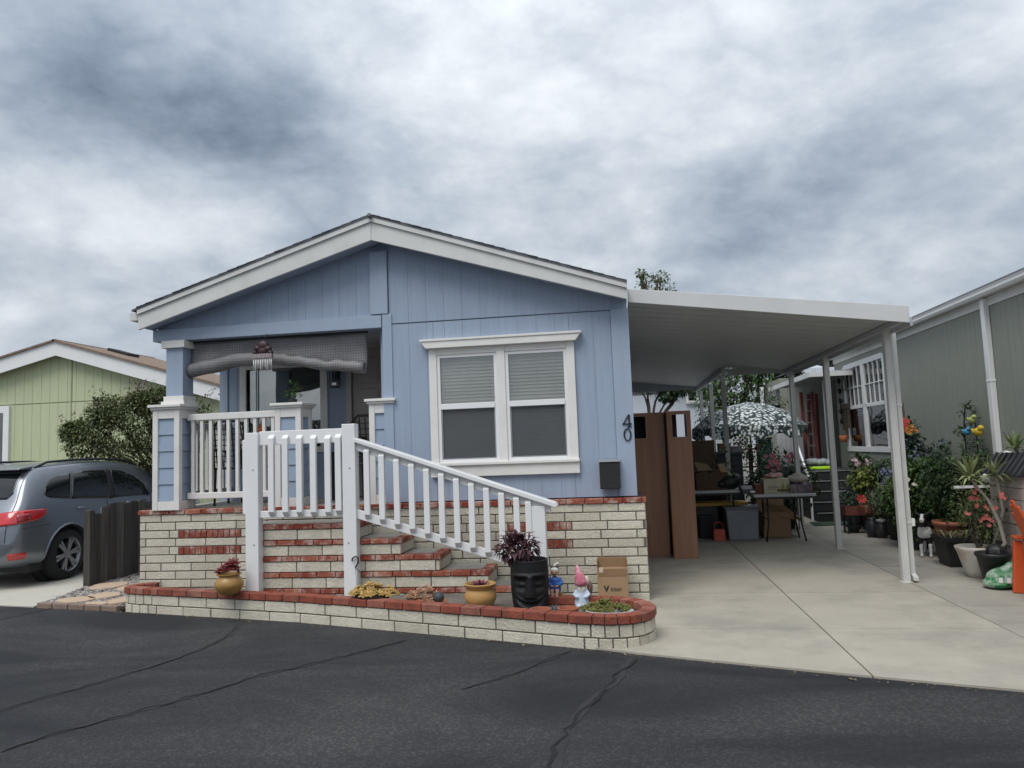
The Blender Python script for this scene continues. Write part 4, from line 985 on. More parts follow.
cast_px([(103.8, 469.6), (109.2, 469.6), (112, 484), (114.5, 497.5), (110.4, 498.5), (107, 478)], .003, trim_b, 'window_pillar', 2)
# roof rails, spoiler, door handles, fuel flap, trim strip, mirror, bumper insert
for s in (-1, 1):
    mb = MB(); pts = []
    for y in (-1.72, -1.5, -1.0, -.4, .1, .42):
        h = bvh.ray_cast(Vector((s*.64, y, 3)), Vector((0, 0, -1))); pts.append(h[0]+Vector((0, 0, .045 if -1.7 < y < .4 else .0)))
    mb.tube(pts, .018, 6); mb.build('roof_rail', trim_b, car, smooth=True, local=True)
    for y in (-1.16, -.12):
        h = bvh.ray_cast(Vector((s*2, y+.62-.62, .98)), Vector((-s, 0, 0))); mb = MB(); c = h[0]
        mb.tube([(c.x+s*.002, c.y-.09, c.z), (c.x+s*.035, c.y-.075, c.z), (c.x+s*.035, c.y+.075, c.z), (c.x+s*.002, c.y+.09, c.z)], .013, 6); mb.build('door_handle', PAINT, car, smooth=True, local=True)
    for y, z0, z1 in ((-.62, .42, 1.08), (.42, .42, 1.06)):
        pts = []
        for k in range(9):
            z = z0+(z1-z0)*k/8; yy = y-(.0 if y > 0 else max(0, (.62-z))*-.0); h = bvh.ray_cast(Vector((s*2, yy, z)), Vector((-s, 0, 0))); pts.append(h[0]+Vector((s*.0005, 0, 0)))
        mb = MB(); mb.tube(pts, .005, 4); mb.build('door_seam', trim_b, car, local=True)
    h = bvh.ray_cast(Vector((s*2, .52, 1.12)), Vector((-s, 0, 0))); mb = MB(); mb.ball(h[0]+Vector((s*.11, .0, .04)), (.10, .05, .075), 12, 8); mb.bar(h[0]-Vector((s*.02, 0, 0)), h[0]+Vector((s*.08, 0, .02)), .05, .04); mb.build('wing_mirror', trim_b, car, smooth=True, local=True)
mb = MB(); hs = [bvh.ray_cast(Vector((0, -.8+.0, 3)), Vector((0, 0, -1)))]
mb.prism([(-1.74, 1.612), (-2.00, 1.575), (-2.01, 1.55), (-1.78, 1.555)], 'x', -.66, .66); mb.build('roof_spoiler', PAINT, car, bevel=.012, local=True)
# seams of the tailgate and the rear bumper
for s in (-1, 1):
    pts = []
    for k in range(12):
        z = .62+(1.58-.62)*k/11; x = s*(.76-.10*max(0, (z-1.1))/.5); h = bvh.ray_cast(Vector((x, -4, z)), Vector((0, 1, 0)))
        if h[0] is not None: pts.append(h[0]-Vector((0, .001, 0)))
    if len(pts) > 3: mb = MB(); mb.tube(pts, .005, 4); mb.build('tailgate_seam', trim_b, car, local=True)
    pts = []
    for k in range(14):
        a = k/13; p = Vector((s*2, -2.2+.43*a, .79+.02*a)); h = bvh.ray_cast(p, Vector((-s, 0, 0)))
        if h[0] is not None: pts.append(h[0])
    if len(pts) > 3: mb = MB(); mb.tube(pts, .004, 4); mb.build('bumper_seam', trim_b, car, local=True)
on_body([Vector((-.5, -3, .40)), Vector((.5, -3, .40)), Vector((.55, -3, .50)), Vector((-.55, -3, .50))], (0, 1, 0), .004, trim_b, 'bumper_insert', mirror=False)
mb = MB(); mb.tube([(.45, -2.36, .30), (.45, -2.1, .30)], .035, 10); mb.build('exhaust', M('exhaust_steel', (.3, .3, .3), .3, metal=1.0), car, smooth=True, local=True)
mb = MB(); mb.box(-.26, .26, -2.375, -2.36, .66, .78); mb.build('number_plate', white_vinyl, car, local=True, bevel=.004)
mb = MB(); mb.box(-.84, .84, -2.0, 2.0, .2, .32); mb.build('underbody', trim_b, car, local=True)
# wheels
rimm = M('rim_alloy', (.34, .35, .36), .35, .06, 5, metal=.8)
for y in (WYR, WYF):
    for s in (-1, 1):
        xo = s*.925
        def X(d): return -s*d
        mb = MB(); prof_t = [(.235, .0), (.25, .006), (.32, .012), (.345, .03), (WR, .06), (WR, .17), (.345, .20), (.25, .22), (.235, .22)]
        mb.lathe([(rr, X(d)) for rr, d in prof_t], (xo, y, WR), 40, axis='x')
        w = mb.build('wheel', rubber, car, smooth=True, local=True); w.data.set_sharp_from_angle(angle=R_(50))
        mb = MB(); mb.lathe([(rr, X(d)) for rr, d in [(.24, .004), (.232, .012), (.215, .05), (.21, .20)]], (xo, y, WR), 36, axis='x')
        for k in range(6):
            a = 2*math.pi*k/6+.2
            for da in (-.13, .13):
                u = Vector((0, math.cos(a+da*.3), math.sin(a+da*.3))); v = Vector((0, math.cos(a+da), math.sin(a+da)))
                mb.bar(Vector((xo+X(.028), y, WR))+u*.03, Vector((xo+X(.02), y, WR))+v*.222, .036, .022, up=(1, 0, 0))
        mb.lathe([(0, X(.012)), (.05, X(.014)), (.06, X(.04))], (xo, y, WR), 20, axis='x')
        mb.build('rim', rimm, w, local=True)
        mb = MB(); mb.lathe([(0, X(.07)), (.17, X(.07)), (.17, X(.09))], (xo, y, WR), 24, axis='x'); mb.build('brake_disc', M('brake_steel', (.08, .08, .085), .4, metal=.8), w, local=True)
# ================================================================ THINGS ON AND ABOUT THE PORCH
r = random.Random(101)
# rolled shade hanging under the porch beam
def shade():
    t = thing('rolled_blind', 'grey woven sun shade half rolled and sagging under the porch beam', 'sun shade', (-3.8, 7.96, 2.95))
    mesh = MATS.get('shade_cloth')
    m = M('shade_cloth', (.27, .262, .268), .6, .2, 4, bump=.2, bscale=30)
    tt = m.node_tree; bs = tt.nodes['Principled BSDF']
    # open weave: a grid of thin holes
    tc = nd(tt, 'ShaderNodeTexCoord'); br = nd(tt, 'ShaderNodeTexBrick', offset=0.0, **{'Scale': 1.0, 'Mortar Size': .005, 'Brick Width': .03, 'Row Height': .03})
    br.inputs['Color1'].default_value = (.9, .9, .9, 1); br.inputs['Color2'].default_value = (1, 1, 1, 1); br.inputs['Mortar'].default_value = (.62, .62, .62, 1)
    mp = nd(tt, 'ShaderNodeMapping'); mp.inputs['Rotation'].default_value = (R_(90), 0, 0); tt.links.new(tc.outputs['Object'], mp.inputs['Vector']); tt.links.new(mp.outputs[0], br.inputs['Vector'])
    old = bs.inputs['Base Color'].links[0].from_socket; mu = nd(tt, 'ShaderNodeMix', data_type='RGBA', blend_type='MULTIPLY'); mu.inputs['Factor'].default_value = 1
    tt.links.new(old, mu.inputs['A']); tt.links.new(br.outputs['Color'], mu.inputs['B']); tt.links.new(mu.outputs['Result'], bs.inputs['Base Color'])
    x0, x1 = onY(191, 350, 7.93).x, onY(367, 340, 7.93).x; N = 36
    mb = MB(); rows = []
    def zb(u):   # height of the lower edge: hangs low at the left end, rises, falls again at the right
        zl = [(0, 2.555), (.12, 2.59), (.3, 2.655), (.45, 2.66), (.6, 2.625), (.8, 2.55), (1, 2.50)]
        for (a, za), (b, zb_) in zip(zl[:-1], zl[1:]):
            if a <= u <= b: k = (u-a)/(b-a); k = k*k*(3-2*k); return za+(zb_-za)*k
    for i in range(N+1):
        u = i/N; x = x0+(x1-x0)*u; col = []
        rad = .075+.012*math.sin(u*5+1)+(.005*math.sin(u*61)+.004*math.sin(u*37) if u > .55 else 0); c = zb(u)+rad
        for k in range(6): col.append((x, 7.92+.01*math.sin(u*11+k), 2.985-(2.985-c-.04)*k/5))
        for k in range(13):
            a = math.pi*(.15+1.75*k/12); col.append((x-.02*u, 7.92-.06+rad*math.cos(a-1.57+1.0)*.9+.03, c-rad*math.sin(a-.5)*.95 if True else 0))
        rows.append(col)
    n = len(rows[0])
    for c in rows: mb.v += [Vector(p) for p in c]
    for i in range(N):
        for j in range(n-1): mb.f.append((i*n+j, (i+1)*n+j, (i+1)*n+j+1, i*n+j+1))
    mb.t = [0]*len(mb.f); o = mb.build('cloth', m, t, smooth=True); so_ = o.modifiers.new('s', 'SOLIDIFY'); so_.thickness = .004
    mb = MB(); mb.box(x0-.01, x1+.01, 7.905, 7.94, 2.965, 2.99); mb.build('head_rail', black_metal, t)
shade()
# wind chime with a dark carved top and pale tubes
wc = onY(261, 348, 7.62); t = thing('wind_chime', 'wind chime with dark carved top and row of white tubes hanging at the porch beam', 'wind chime', (wc.x, 7.66, wc.z))
mb = MB(); z = wc.z
for (dx, dz_, s) in ((0, .03, .075), (-.06, .0, .05), (.06, -.01, .05), (0, -.03, .07), (-.09, -.045, .03), (.09, -.05, .035)): mb.ball((wc.x+dx, 7.66, z+dz_), (s, .03, s*.8), 10, 7)
mb.build('ornament', M('maroon_wood', (.035, .012, .016), .5, .3, 20), t, smooth=True)
mb = MB(); mb.tube([(wc.x, 7.68, z+.09), (wc.x, 7.76, 3.0)], .004, 4); mb.build('cord', black_metal, t)
mb = MB(); mb.cbox((wc.x, 7.66, z-.085), (.23, .05, .05)); mb.build('lace_band', M('lace', (.28, .24, .25), .8, .4, 40), t)
for i in range(11):
    x = wc.x-.105+.021*i; l = .13+.03*math.sin(i*1.9); mb = MB(); mb.tube([(x, 7.65, z-.11), (x+.002, 7.65, z-.11-l)], .0065, 6); mb.build('chime_tube', M('chime_white', (.62, .62, .6), .35), t, smooth=True)
# mailbox on the wall
mx_ = onY(610, 474, YF-.06); t = thing('mailbox', 'black wall mailbox with pale lid edge below the house number', 'mailbox', (mx_.x, YF-.02, mx_.z-.15))
mb = MB(); mb.prism([(YF-.125, mx_.z-.15), (YF-.022, mx_.z-.15), (YF-.022, mx_.z+.14), (YF-.12, mx_.z+.125)], 'x', mx_.x-.105, mx_.x+.105); mb.build('box', black_plastic, t, bevel=.008)
mb = MB(); mb.prism([(YF-.132, mx_.z+.125), (YF-.022, mx_.z+.143), (YF-.022, mx_.z+.152), (YF-.133, mx_.z+.133)], 'x', mx_.x-.112, mx_.x+.112); mb.build('lid', M('lid_grey', (.30, .31, .32), .4, metal=.3), t, bevel=.003)

# porch furniture
iron = black_metal
def iron_chair(x, y, rz, label):
    t = thing('iron_chair', label, 'chair', (x, y, 1.045), rz, 'iron chairs on the porch'); P = lambda *a: Vector(a)
    mb = MB()
    for sx in (-.2, .2):
        leg = MB(); leg.tube([(sx, -.2, 0), (sx, -.19, .43)], .014, 6); leg.build('leg', iron, t, local=True)
        leg = MB(); leg.tube([(sx, .22, 0), (sx, .18, .44)], .014, 6); leg.build('leg', iron, t, local=True)
        arm = MB(); arm.tube([(sx*1.15, .2, .66), (sx*1.2, 0, .67), (sx*1.15, -.2, .64), (sx, -.19, .44)], .013, 6); arm.build('armrest', iron, t, local=True)
    mb.cbox((0, 0, .44), (.44, .44, .025)); mb.build('seat', iron, t, local=True, bevel=.008)
    b = MB(); b.tube([(-.21, .2, .44), (-.22, .28, .90), (-.12, .31, 1.0), (.12, .31, 1.0), (.22, .28, .90), (.21, .2, .44)], .015, 6)
    for k in range(6): u = -.17+.068*k; b.bar((u, .205, .46), (u, .30, .98), .012)
    for k in range(7): z = .52+.065*k; b.bar((-.21, .2+.2*(z-.44), z), (.21, .2+.2*(z-.44), z), .012)
    b.build('backrest', iron, t, local=True); return t
iron_chair(onY(236, 470, 8.4).x, 8.45, R_(188), 'black iron chair with lattice back nearest the left porch column')
iron_chair(onY(262, 470, 8.8).x, 8.9, R_(150), 'black iron chair beside the orange red bag behind the railing')
bx_ = onY(262, 450, 8.42).x
t = thing('porch_bag', 'orange red cloth bag slung over the back of a porch chair', 'bag', (bx_, 8.45, 1.5))
mb = MB(); mb.ball((bx_, 8.42, 1.74), (.085, .08, .26), 12, 8); mb.tube([(bx_-.05, 8.42, 1.93), (bx_, 8.46, 2.08), (bx_+.05, 8.42, 1.93)], .012, 6); mb.build('bag', M('orange_cloth', (.42, .085, .035), .9, .25, 8, bump=.4, bscale=25), t, smooth=True)
t = thing('side_table', 'small dark side table with a coloured box by the front door', 'table', (-3.35, 8.85, 1.045))
mb = MB(); mb.cbox((-3.35, 8.85, 1.62), (.5, .4, .03)); mb.build('table_top', black_plastic, t)
for sx in (-.22, .22):
    for sy in (-.17, .17): mb = MB(); mb.bar((-3.35+sx, 8.85+sy, 1.045), (-3.35+sx, 8.85+sy, 1.605), .03); mb.build('leg', black_plastic, t)
mb = MB(); mb.cbox((-3.36, 8.84, 1.50-.0), (.3, .25, .012)); mb.build('shelf', black_plastic, t)
t = thing('storage_box', 'tan and dark red box standing on the small porch table', 'box', (-3.34, 8.85, 1.635))
mb = MB(); mb.cbox((-3.34, 8.85, 1.71), (.24, .2, .15)); mb.build('box', cardboard, t, bevel=.005); mb = MB(); mb.cbox((-3.34, 8.85, 1.80), (.25, .21, .03)); mb.build('lid', M('dark_red', (.16, .03, .025), .6), t, bevel=.004)
iron_chair(-2.98, 8.55, R_(185), 'black iron chair right of the steps opening before the front door')
# small plants
def sprig_plant(name, label, cat, base, pot, leaves, mat, potmat, group=None, seed=1, petals=None):
    """pot: profile list (r, z); leaves: (n, radius, height, length, width, z0)"""
    t = thing(name, label, cat, base, group=group); rr = random.Random(seed); b = Vector(base)
    mb = MB(); mb.lathe(pot+[(pot[-1][0]-.015, pot[-1][1]), (pot[-1][0]-.02, pot[-1][1]-.03), (0, pot[-1][1]-.03)], b, 28); p = mb.build('pot', potmat, t, smooth=True); p.data.set_sharp_from_angle(angle=R_(50))
    mb = MB(); mb.lathe([(pot[-1][0]-.018, 0), (0, .004)], b+Vector((0, 0, pot[-1][1]-.028)), 20); mb.build('soil', soil, t)
    n, R1, Hh, ll, lw, z0 = leaves; mb = MB()
    for i in range(n):
        a = rr.uniform(0, 6.283); q = rr.random()**.5; p = b+Vector((math.cos(a)*q*R1, math.sin(a)*q*R1, z0+rr.uniform(0, Hh)*(1-.5*q)))
        d = Vector((math.cos(a)*q+rr.uniform(-.4, .4), math.sin(a)*q+rr.uniform(-.4, .4), rr.uniform(.1, 1.0)))
        s = ll*rr.uniform(.65, 1.25); mb.leaf(p, d, s, lw*rr.uniform(.7, 1.2), rr.random(), rr.uniform(.05, .35))
    mb.build('leaves', mat, t); return t
black_pot = M('black_pot', (.014, .014, .016), .55, .2, 6, stain=((.04, .038, .034), .4, 8))
terra = M('terracotta', (.34, .115, .06), .8, .15, 8, bump=.2, bscale=70, stain=((.42, .26, .19), .4, 5))
ochre = M('ochre_glaze', (.36, .20, .055), .45, .2, 5, stain=((.20, .11, .035), .6, 4), coat=.15)
c = Vector((-3.72, 7.9, 2.20))
sprig_plant('small_potted_plant', 'small potted plant standing on the middle porch pedestal', 'plant', c, [(.04, 0), (.055, .03), (.05, .05)], (70, .10, .22, .06, .022, .05), lf_green, black_pot, seed=4)

# ================================================================ IN THE PLANTER
SZ = .187
lf_red = leafmat('leaf_dark_red', (.11, .018, .022), (.26, .05, .05), .45, .1)
lf_yel = leafmat('leaf_yellow', (.42, .24, .05), (.62, .44, .16), .5, .15)
lf_pink = leafmat('leaf_peach', (.42, .19, .10), (.55, .38, .25), .5, .15)
lf_maroon = leafmat('leaf_maroon', (.022, .007, .014), (.085, .022, .035), .5, .15)
lf_succ = leafmat('leaf_succulent', (.06, .11, .03), (.30, .26, .06), .5, .1)
def rosette(mb, c, rad, n, rr, tilt=(0, 0, 1), w=.45, t0=None):
    """a rosette of thick leaves, opening outwards."""
    c = Vector(c); up_ = Vector(tilt).normalized(); q = up_.to_track_quat('Z', 'Y').to_matrix()
    for i in range(n):
        a = i*2.4; k = i/n; el = R_(78-62*k); d = q @ Vector((math.cos(a)*math.cos(el), math.sin(a)*math.cos(el), math.sin(el))); l = rad*(.45+.6*k)
        p = c+d*l*.15; s = l*w; m_ = Matrix.Translation(p+d*l*.42) @ d.to_track_quat('Z', 'Y').to_matrix().to_4x4()
        mb.ball((0, 0, 0), (.001,)*3, 3, 2) if False else None
        vs = len(mb.v); mb.ball((0, 0, 0), (s*.5, s*.28, l*.5), 6, 4, t=t0 if t0 is not None else rr.random()*.5+.5*k)
        for j in range(vs, len(mb.v)): mb.v[j] = m_ @ mb.v[j]
def solid_pot(t, b, prof, mat, n=32, sx=1.0):
    mb = MB(); mb.lathe(prof, b, n, sx=sx); o = mb.build('pot', mat, t, smooth=True); o.data.set_sharp_from_angle(angle=R_(45)); return o
rr = random.Random(55)
# left ochre pot with dark red succulent, tilted a little on the coping
c = onZ(227, 594, .262); c.y += .04; c = Vector((c.x, c.y, .26))
t = thing('potted_succulent', 'ochre brown clay pot with dark red succulent at the left end of the planter', 'potted plant', c)
prof = [(.0, .0), (.085, .0), (.115, .03), (.138, .075), (.14, .105), (.118, .145), (.10, .165), (.098, .175), (.118, .188), (.12, .198), (.108, .2), (.09, .185), (0, .175)]
solid_pot(t, c, prof, ochre)
mb = MB()
for (dx, dy, dz_, s) in ((-.06, -.01, .215, .085), (-.025, .0, .25, .08), (.035, .0, .275, .095), (.01, -.05, .225, .075), (-.085, .02, .205, .07), (.06, -.01, .235, .07)): rosette(mb, c+Vector((dx, dy, dz_)), s, 22, rr, (dx*3, -.4, 1))
mb.build('rosettes', lf_red, t, smooth=True); mb = MB(); mb.tube([c+Vector((.05, 0, .17)), c+Vector((.10, 0, .2)), c+Vector((.10, 0, .26)), c+Vector((.06, -.02, .27))], .012, 6); mb.build('stem', lf_red, t, smooth=True)
# hanging basket wires from an S hook on the middle post, yellow succulent low behind the coping
hk = onY(356, 559, RY-.05); c = onZ(369, 603, .215); c = Vector((c.x, c.y+.10, SZ))
t = thing('hanging_planter', 'low pot of yellow jelly bean succulent wired to a black hook on the middle post', 'potted plant', c)
solid_pot(t, c, [(0, 0), (.13, 0), (.16, .06), (.165, .085), (.15, .085), (.14, .06), (0, .055)], black_pot)
mb = MB()
for i in range(46):
    a = rr.uniform(0, 6.28); q = rr.random()**.5
    rosette(mb, c+Vector((math.cos(a)*q*.24, math.sin(a)*q*.13, .085+rr.uniform(0, .10)*(1.15-q))), rr.uniform(.035, .055), 15, rr, (math.cos(a)*q*.8, math.sin(a)*q*.8-.3, 1), .6)
mb.build('leaves', lf_yel, t, smooth=True)
mb = MB(); mb.tube([(hk.x-.035, hk.y-.02, hk.z-.02), (hk.x-.03, hk.y-.02, hk.z+.01), (hk.x, hk.y-.02, hk.z+.03), (hk.x+.03, hk.y-.02, hk.z+.015), (hk.x+.03, hk.y-.02, hk.z-.03), (hk.x+.012, hk.y-.02, hk.z-.06), (hk.x, hk.y-.02, hk.z-.08)], .008, 6); mb.build('hook', black_metal, t, smooth=True)
mb = MB()
for dx, dy in ((-.15, 0), (.14, -.03), (.02, .1)): mb.tube([(hk.x, hk.y-.02, hk.z-.08), c+Vector((dx, dy, .085))], .0022, 4)
mb.build('wires', black_metal, t)
# little dish garden between the yellow plant and the round ochre pot
c = onZ(423, 607, .2); c = Vector((c.x, c.y+.09, SZ))
t = thing('succulent_dish', 'terracotta saucer of peach coloured succulents with a small grey cup', 'potted plant', c)
mb = MB(); mb.lathe([(0, 0), (.13, 0), (.17, .045), (.16, .045), (.12, .02), (0, .02)], c, 28, sx=1.25); mb.build('saucer', terra, t, smooth=True)
mb = MB()
for i in range(34): a = rr.uniform(0, 6.28); q = rr.random()**.5; rosette(mb, c+Vector((math.cos(a)*q*.15-.02, math.sin(a)*q*.08, .05+rr.uniform(0, .14)*(1.1-q*.7))), rr.uniform(.03, .055), 14, rr, (rr.uniform(-.5, .5), -.5, 1))
mb.build('rosettes', lf_pink, t, smooth=True)
mb = MB(); mb.ball(c+Vector((.13, -.02, .085)), (.052, .05, .05), 12, 8); mb.build('dark_stone', M('dark_stone', (.05, .055, .065), .6, .3, 20), t, smooth=True)
mb = MB(); mb.lathe([(0, 0), (.04, 0), (.048, .06), (.042, .06), (.035, .02), (0, .02)], c+Vector((-.18, -.04, .01)), 16); mb.build('cup', M('grey_cup', (.12, .13, .14), .6), t, smooth=True)
# round ochre pot
c = onZ(478, 611, .2); c = Vector((c.x, c.y+.13, SZ))
t = thing('potted_succulent', 'round ochre clay pot with small purple plant, just left of the black face planter', 'potted plant', c)
och2 = M('ochre_clay', (.43, .25, .085), .7, .12, 5, stain=((.27, .16, .06), .6, 5), bump=.15, bscale=60)
solid_pot(t, c, [(0, 0), (.085, 0), (.115, .04), (.14, .09), (.143, .125), (.125, .165), (.112, .178), (.118, .185), (.128, .2), (.142, .215), (.145, .225), (.132, .23), (.112, .2), (.1, .17), (0, .17)], och2)
mb = MB()
for i in range(26):
    a = i*2.4; q = (i/26)**.5; p = c+Vector((math.cos(a)*q*.05, math.sin(a)*q*.05, .175)); mb.leaf(p, (math.cos(a)*q, math.sin(a)*q, 1.1), .09, .03, rr.random(), .1)
mb.build('leaves', leafmat('leaf_plum', (.09, .02, .05), (.22, .06, .10)), t)
# black face planter with a dark plant
c = onZ(528, 611, .2); c = Vector((c.x, c.y+.19, SZ-.02))
t = thing('face_planter', 'tall black planter carved with a smiling tiki face holding a dark maroon plant', 'planter', c)
mb = MB(); NA, NZ, HT = 96, 64, .43
def face_r(a, v):
    """a: angle from the viewer's side (-pi..pi), v: height 0..1; returns radius."""
    R0 = .148+.018*v+.012*math.sin(v*math.pi); x = a/1.15
    if abs(x) > 1.5: return R0
    g_ = lambda cx, cy, sx, sy: math.exp(-((x-cx)/sx)**4-((v-cy)/sy)**4)
    d = 0
    for s in (-1, 1):
        d -= .030*g_(s*.47, .585, .30, .125)           # eye sockets
        d += .020*math.exp(-((x-s*.47)/.22)**2-((v-.57)/.045)**2)   # lids
        d += .016*g_(s*.45, .755, .40, .035)           # brow
    nw = .10+.16*max(0, min(1, (.70-v)/.38)); d += .034*math.exp(-(x/nw)**4)*max(0, min(1, (v-.28)/.05))*max(0, min(1, (.78-v)/.06))*(1.15-.6*(v-.3))
    my = .175+.16*(abs(x)/.9)**2; d -= .020*math.exp(-((v-my)/.035)**2)*math.exp(-(x/.85)**6)       # smile
    d += .016*math.exp(-((v-my+.075)/.04)**2)*math.exp(-(x/.7)**4)      # lower lip
    d += .012*math.exp(-((v-my-.07)/.035)**2)*math.exp(-(x/.8)**6)
    return R0+d
FA = math.atan2(-c.y, -c.x)
for j in range(NZ+1):
    for i in range(NA):
        a = 2*math.pi*i/NA-math.pi; R1 = face_r(a, j/NZ); mb.v.append(c+Vector((R1*math.cos(FA+a), R1*math.sin(FA+a), HT*j/NZ)))
mb.f = [(j*NA+i, j*NA+(i+1) % NA, (j+1)*NA+(i+1) % NA, (j+1)*NA+i) for j in range(NZ) for i in range(NA)]; mb.t = [0]*len(mb.f)
mb.lathe([(.166, HT), (.170, HT+.012), (.160, HT+.018), (.150, HT+.01), (.146, HT-.05), (0, HT-.05)], c, 48); mb.lathe([(.148, .0), (0, .0)], c, 32)
mb.build('pot', M('black_resin', (.010, .010, .011), .55, .15, 8, spec=.3), t, smooth=True)
mb = MB(); mb.lathe([(.146, HT-.045), (0, HT-.04)], c, 24); mb.build('soil', soil, t)
mb = MB(); q = c+Vector((-.10, 0, HT+.12))
for i in range(420):
    d = Vector((rr.uniform(-1, 1), rr.uniform(-1, 1), rr.uniform(-.9, 1))); 
    if d.length > 1: continue
    mb.leaf(q+Vector((d.x*.17, d.y*.13, d.z*.10)), d+Vector((0, 0, .1)), rr.uniform(.06, .10), rr.uniform(.038, .058), rr.random(), .35)
mb.build('leaves', lf_maroon, t)
mb = MB()
for i in range(9): e = q+Vector((rr.uniform(-.14, .12), rr.uniform(-.1, .1), rr.uniform(-.03, .08))); mb.tube([c+Vector((rr.uniform(-.05, .03), rr.uniform(-.04, .04), HT-.05)), e], .005, 5)
mb.build('stems', lf_maroon, t)
# figures in the planter: bodies grown as one skin
def fused(name, mat, parent, parts, voxel=.006, local=False):
    o = parts.build(name, mat, parent, smooth=True, local=local); m_ = o.modifiers.new('r', 'REMESH'); m_.mode = 'VOXEL'; m_.voxel_size = voxel; m_.use_smooth_shade = True
    s_ = o.modifiers.new('s', 'SMOOTH'); s_.factor = .5; s_.iterations = 3; bpy.context.view_layer.update(); freeze(o); o.data.polygons.foreach_set('use_smooth', [True]*len(o.data.polygons)); return o
seat = onZ(554, 597, .262)
c = Vector((seat.x, 6.80, .262)); t = thing('garden_figurine', 'seated garden figurine in a blue jacket and white hat with dangling legs', 'figurine', c)
skin = M('figurine_skin', (.44, .25, .17), .6, .08, 20); S = .92
def P(x, y, z): return c+Vector((x, y, z))*S
mb = MB(); mb.ball(P(0, .0, .045), (.045, .04, .035)); mb.ball(P(0, .01, .11), (.038, .03, .06)); mb.tube([P(0, .01, .15), P(0, .0, .19)], .014, 8); mb.ball(P(0, -.01, .215), (.033, .034, .038), 14, 10); mb.ball(P(0, -.046, .212), (.007, .008, .008))
for s in (-1, 1):
    mb.tube([P(s*.022, .0, .04), P(s*.026, -.075, .045), P(s*.022, -.095, -.03), P(s*.02, -.095, -.085)], [.021, .018, .014, .010], 10); mb.ball(P(s*.02, -.112, -.09), (.012, .026, .010))
    mb.tube([P(s*.042, .01, .15), P(s*.062, -.01, .10), P(s*.03, -.05, .085), P(s*.008, -.06, .085)], [.015, .013, .011, .009], 8); mb.ball(P(s*.034, -.01, .212), (.007, .008, .012))
fused('body', skin, t, mb, .0045)
mb = MB(); mb.lathe([(0, .02), (.05, .02), (.056, .05), (.052, .10), (.046, .135), (.024, .157), (0, .16)], c+Vector((0, .0, 0)), 18, sy=.9)
for s in (-1, 1): mb.tube([P(s*.042, .01, .155), P(s*.066, -.008, .10), P(s*.034, -.052, .09)], [.02, .02, .017], 9)
fused('jacket', M('jacket_blue', (.02, .09, .33), .5, .15, 20), t, mb, .005)
mb = MB(); mb.ball(P(0, .004, .232), (.040, .040, .034), 14, 9); mb.tube([P(0, .005, .255), P(.012, .01, .29), P(.03, .01, .30)], [.02, .012, .004], 8); mb.ball(P(.034, .01, .295), (.013,)*3)
mb.build('hat', M('hat_white', (.62, .62, .58), .7), t, smooth=True)
mb = MB()
for s in (-1, 1): mb.ball(P(s*.012, -.042, .221), (.004, .003, .004), 6, 5)
mb.tube([P(-.010, -.0435, .198), P(0, -.0455, .196), P(.010, -.0435, .198)], .0018, 4); mb.build('face_paint', M('dark_brown', (.03, .02, .015), .5), t)
mb = MB(); mb.lathe([(0, .185), (.036, .19), (.042, .215), (.038, .245), (.0, .26)], c+Vector((0, .012, 0)), 14, sy=.8); mb.build('hair', M('figurine_hair', (.05, .03, .02), .7), t, smooth=True)
# gnome in white and pale blue with a tall pink hat
c = onZ(582, 607, SZ); c = Vector((c.x, c.y+.05, SZ)); t = thing('garden_gnome', 'garden gnome with tall pink and white hat, white beard and pale blue robe', 'figurine', c)
mb = MB(); mb.lathe([(.0, 0), (.075, .0), (.08, .02), (.072, .08), (.06, .14), (.05, .17), (.02, .19), (0, .192)], c, 20, sy=.8)
for s in (-1, 1): mb.tube([c+Vector((s*.045, 0, .165)), c+Vector((s*.075, -.025, .12)), c+Vector((s*.04, -.07, .10))], [.022, .022, .016], 8); mb.ball(c+Vector((s*.035, -.06, .012)), (.03, .05, .018))
fused('body', M('gnome_robe', (.50, .56, .64), .55, .1, 14, stain=((.16, .28, .48), .6, 12)), t, mb, .006)
mb = MB(); mb.ball(c+Vector((0, -.005, .205)), (.045, .045, .042), 14, 9); mb.ball(c+Vector((0, -.05, .205)), (.014,)*3); fused('head', skin, t, mb, .005)
mb = MB(); mb.lathe([(.0, -.09), (.02, -.06), (.04, -.01), (.044, .02), (.03, .03)], c+Vector((0, -.03, .185)), 14, sy=.6); mb.build('beard', M('hat_white', (.62, .62, .58), .7), t, smooth=True)
mb = MB(); zz = [(.0, .0, .066), (-.004, .04, .064), (-.014, .09, .052), (-.026, .14, .036), (-.034, .19, .018), (-.038, .215, .004)]
mb.tube([c+Vector((x, 0, .222+z)) for x, z, _ in zz], [q for _, _, q in zz], 16); h = mb.build('hat', M('hat_pink', (.52, .13, .20), .6, .1, 10, stain=((.66, .52, .48), .8, 9)), t, smooth=True)
mb = MB(); mb.ball(c+Vector((.05, .015, .262)), (.035, .03, .055), 10, 7); mb.build('hat_fold', M('hat_cream', (.62, .52, .45), .6), t, smooth=True)
mb = MB()
for s in (-1, 1): mb.ball(c+Vector((s*.016, -.045, .216)), (.005, .004, .005), 6, 5)
mb.build('eyes', M('dark_brown', (.03, .02, .015), .5), t)
mb = MB(); mb.ball(c+Vector((.085, .03, .19)), (.03, .03, .07), 10, 7); mb.tube([c+Vector((.085, .03, .13)), c+Vector((.095, .02, .02))], .018, 8); mb.build('mushroom_stem', M('figure_brown', (.16, .09, .07), .7, .3, 20), t, smooth=True)
t.scale = (.86, .86, .82)
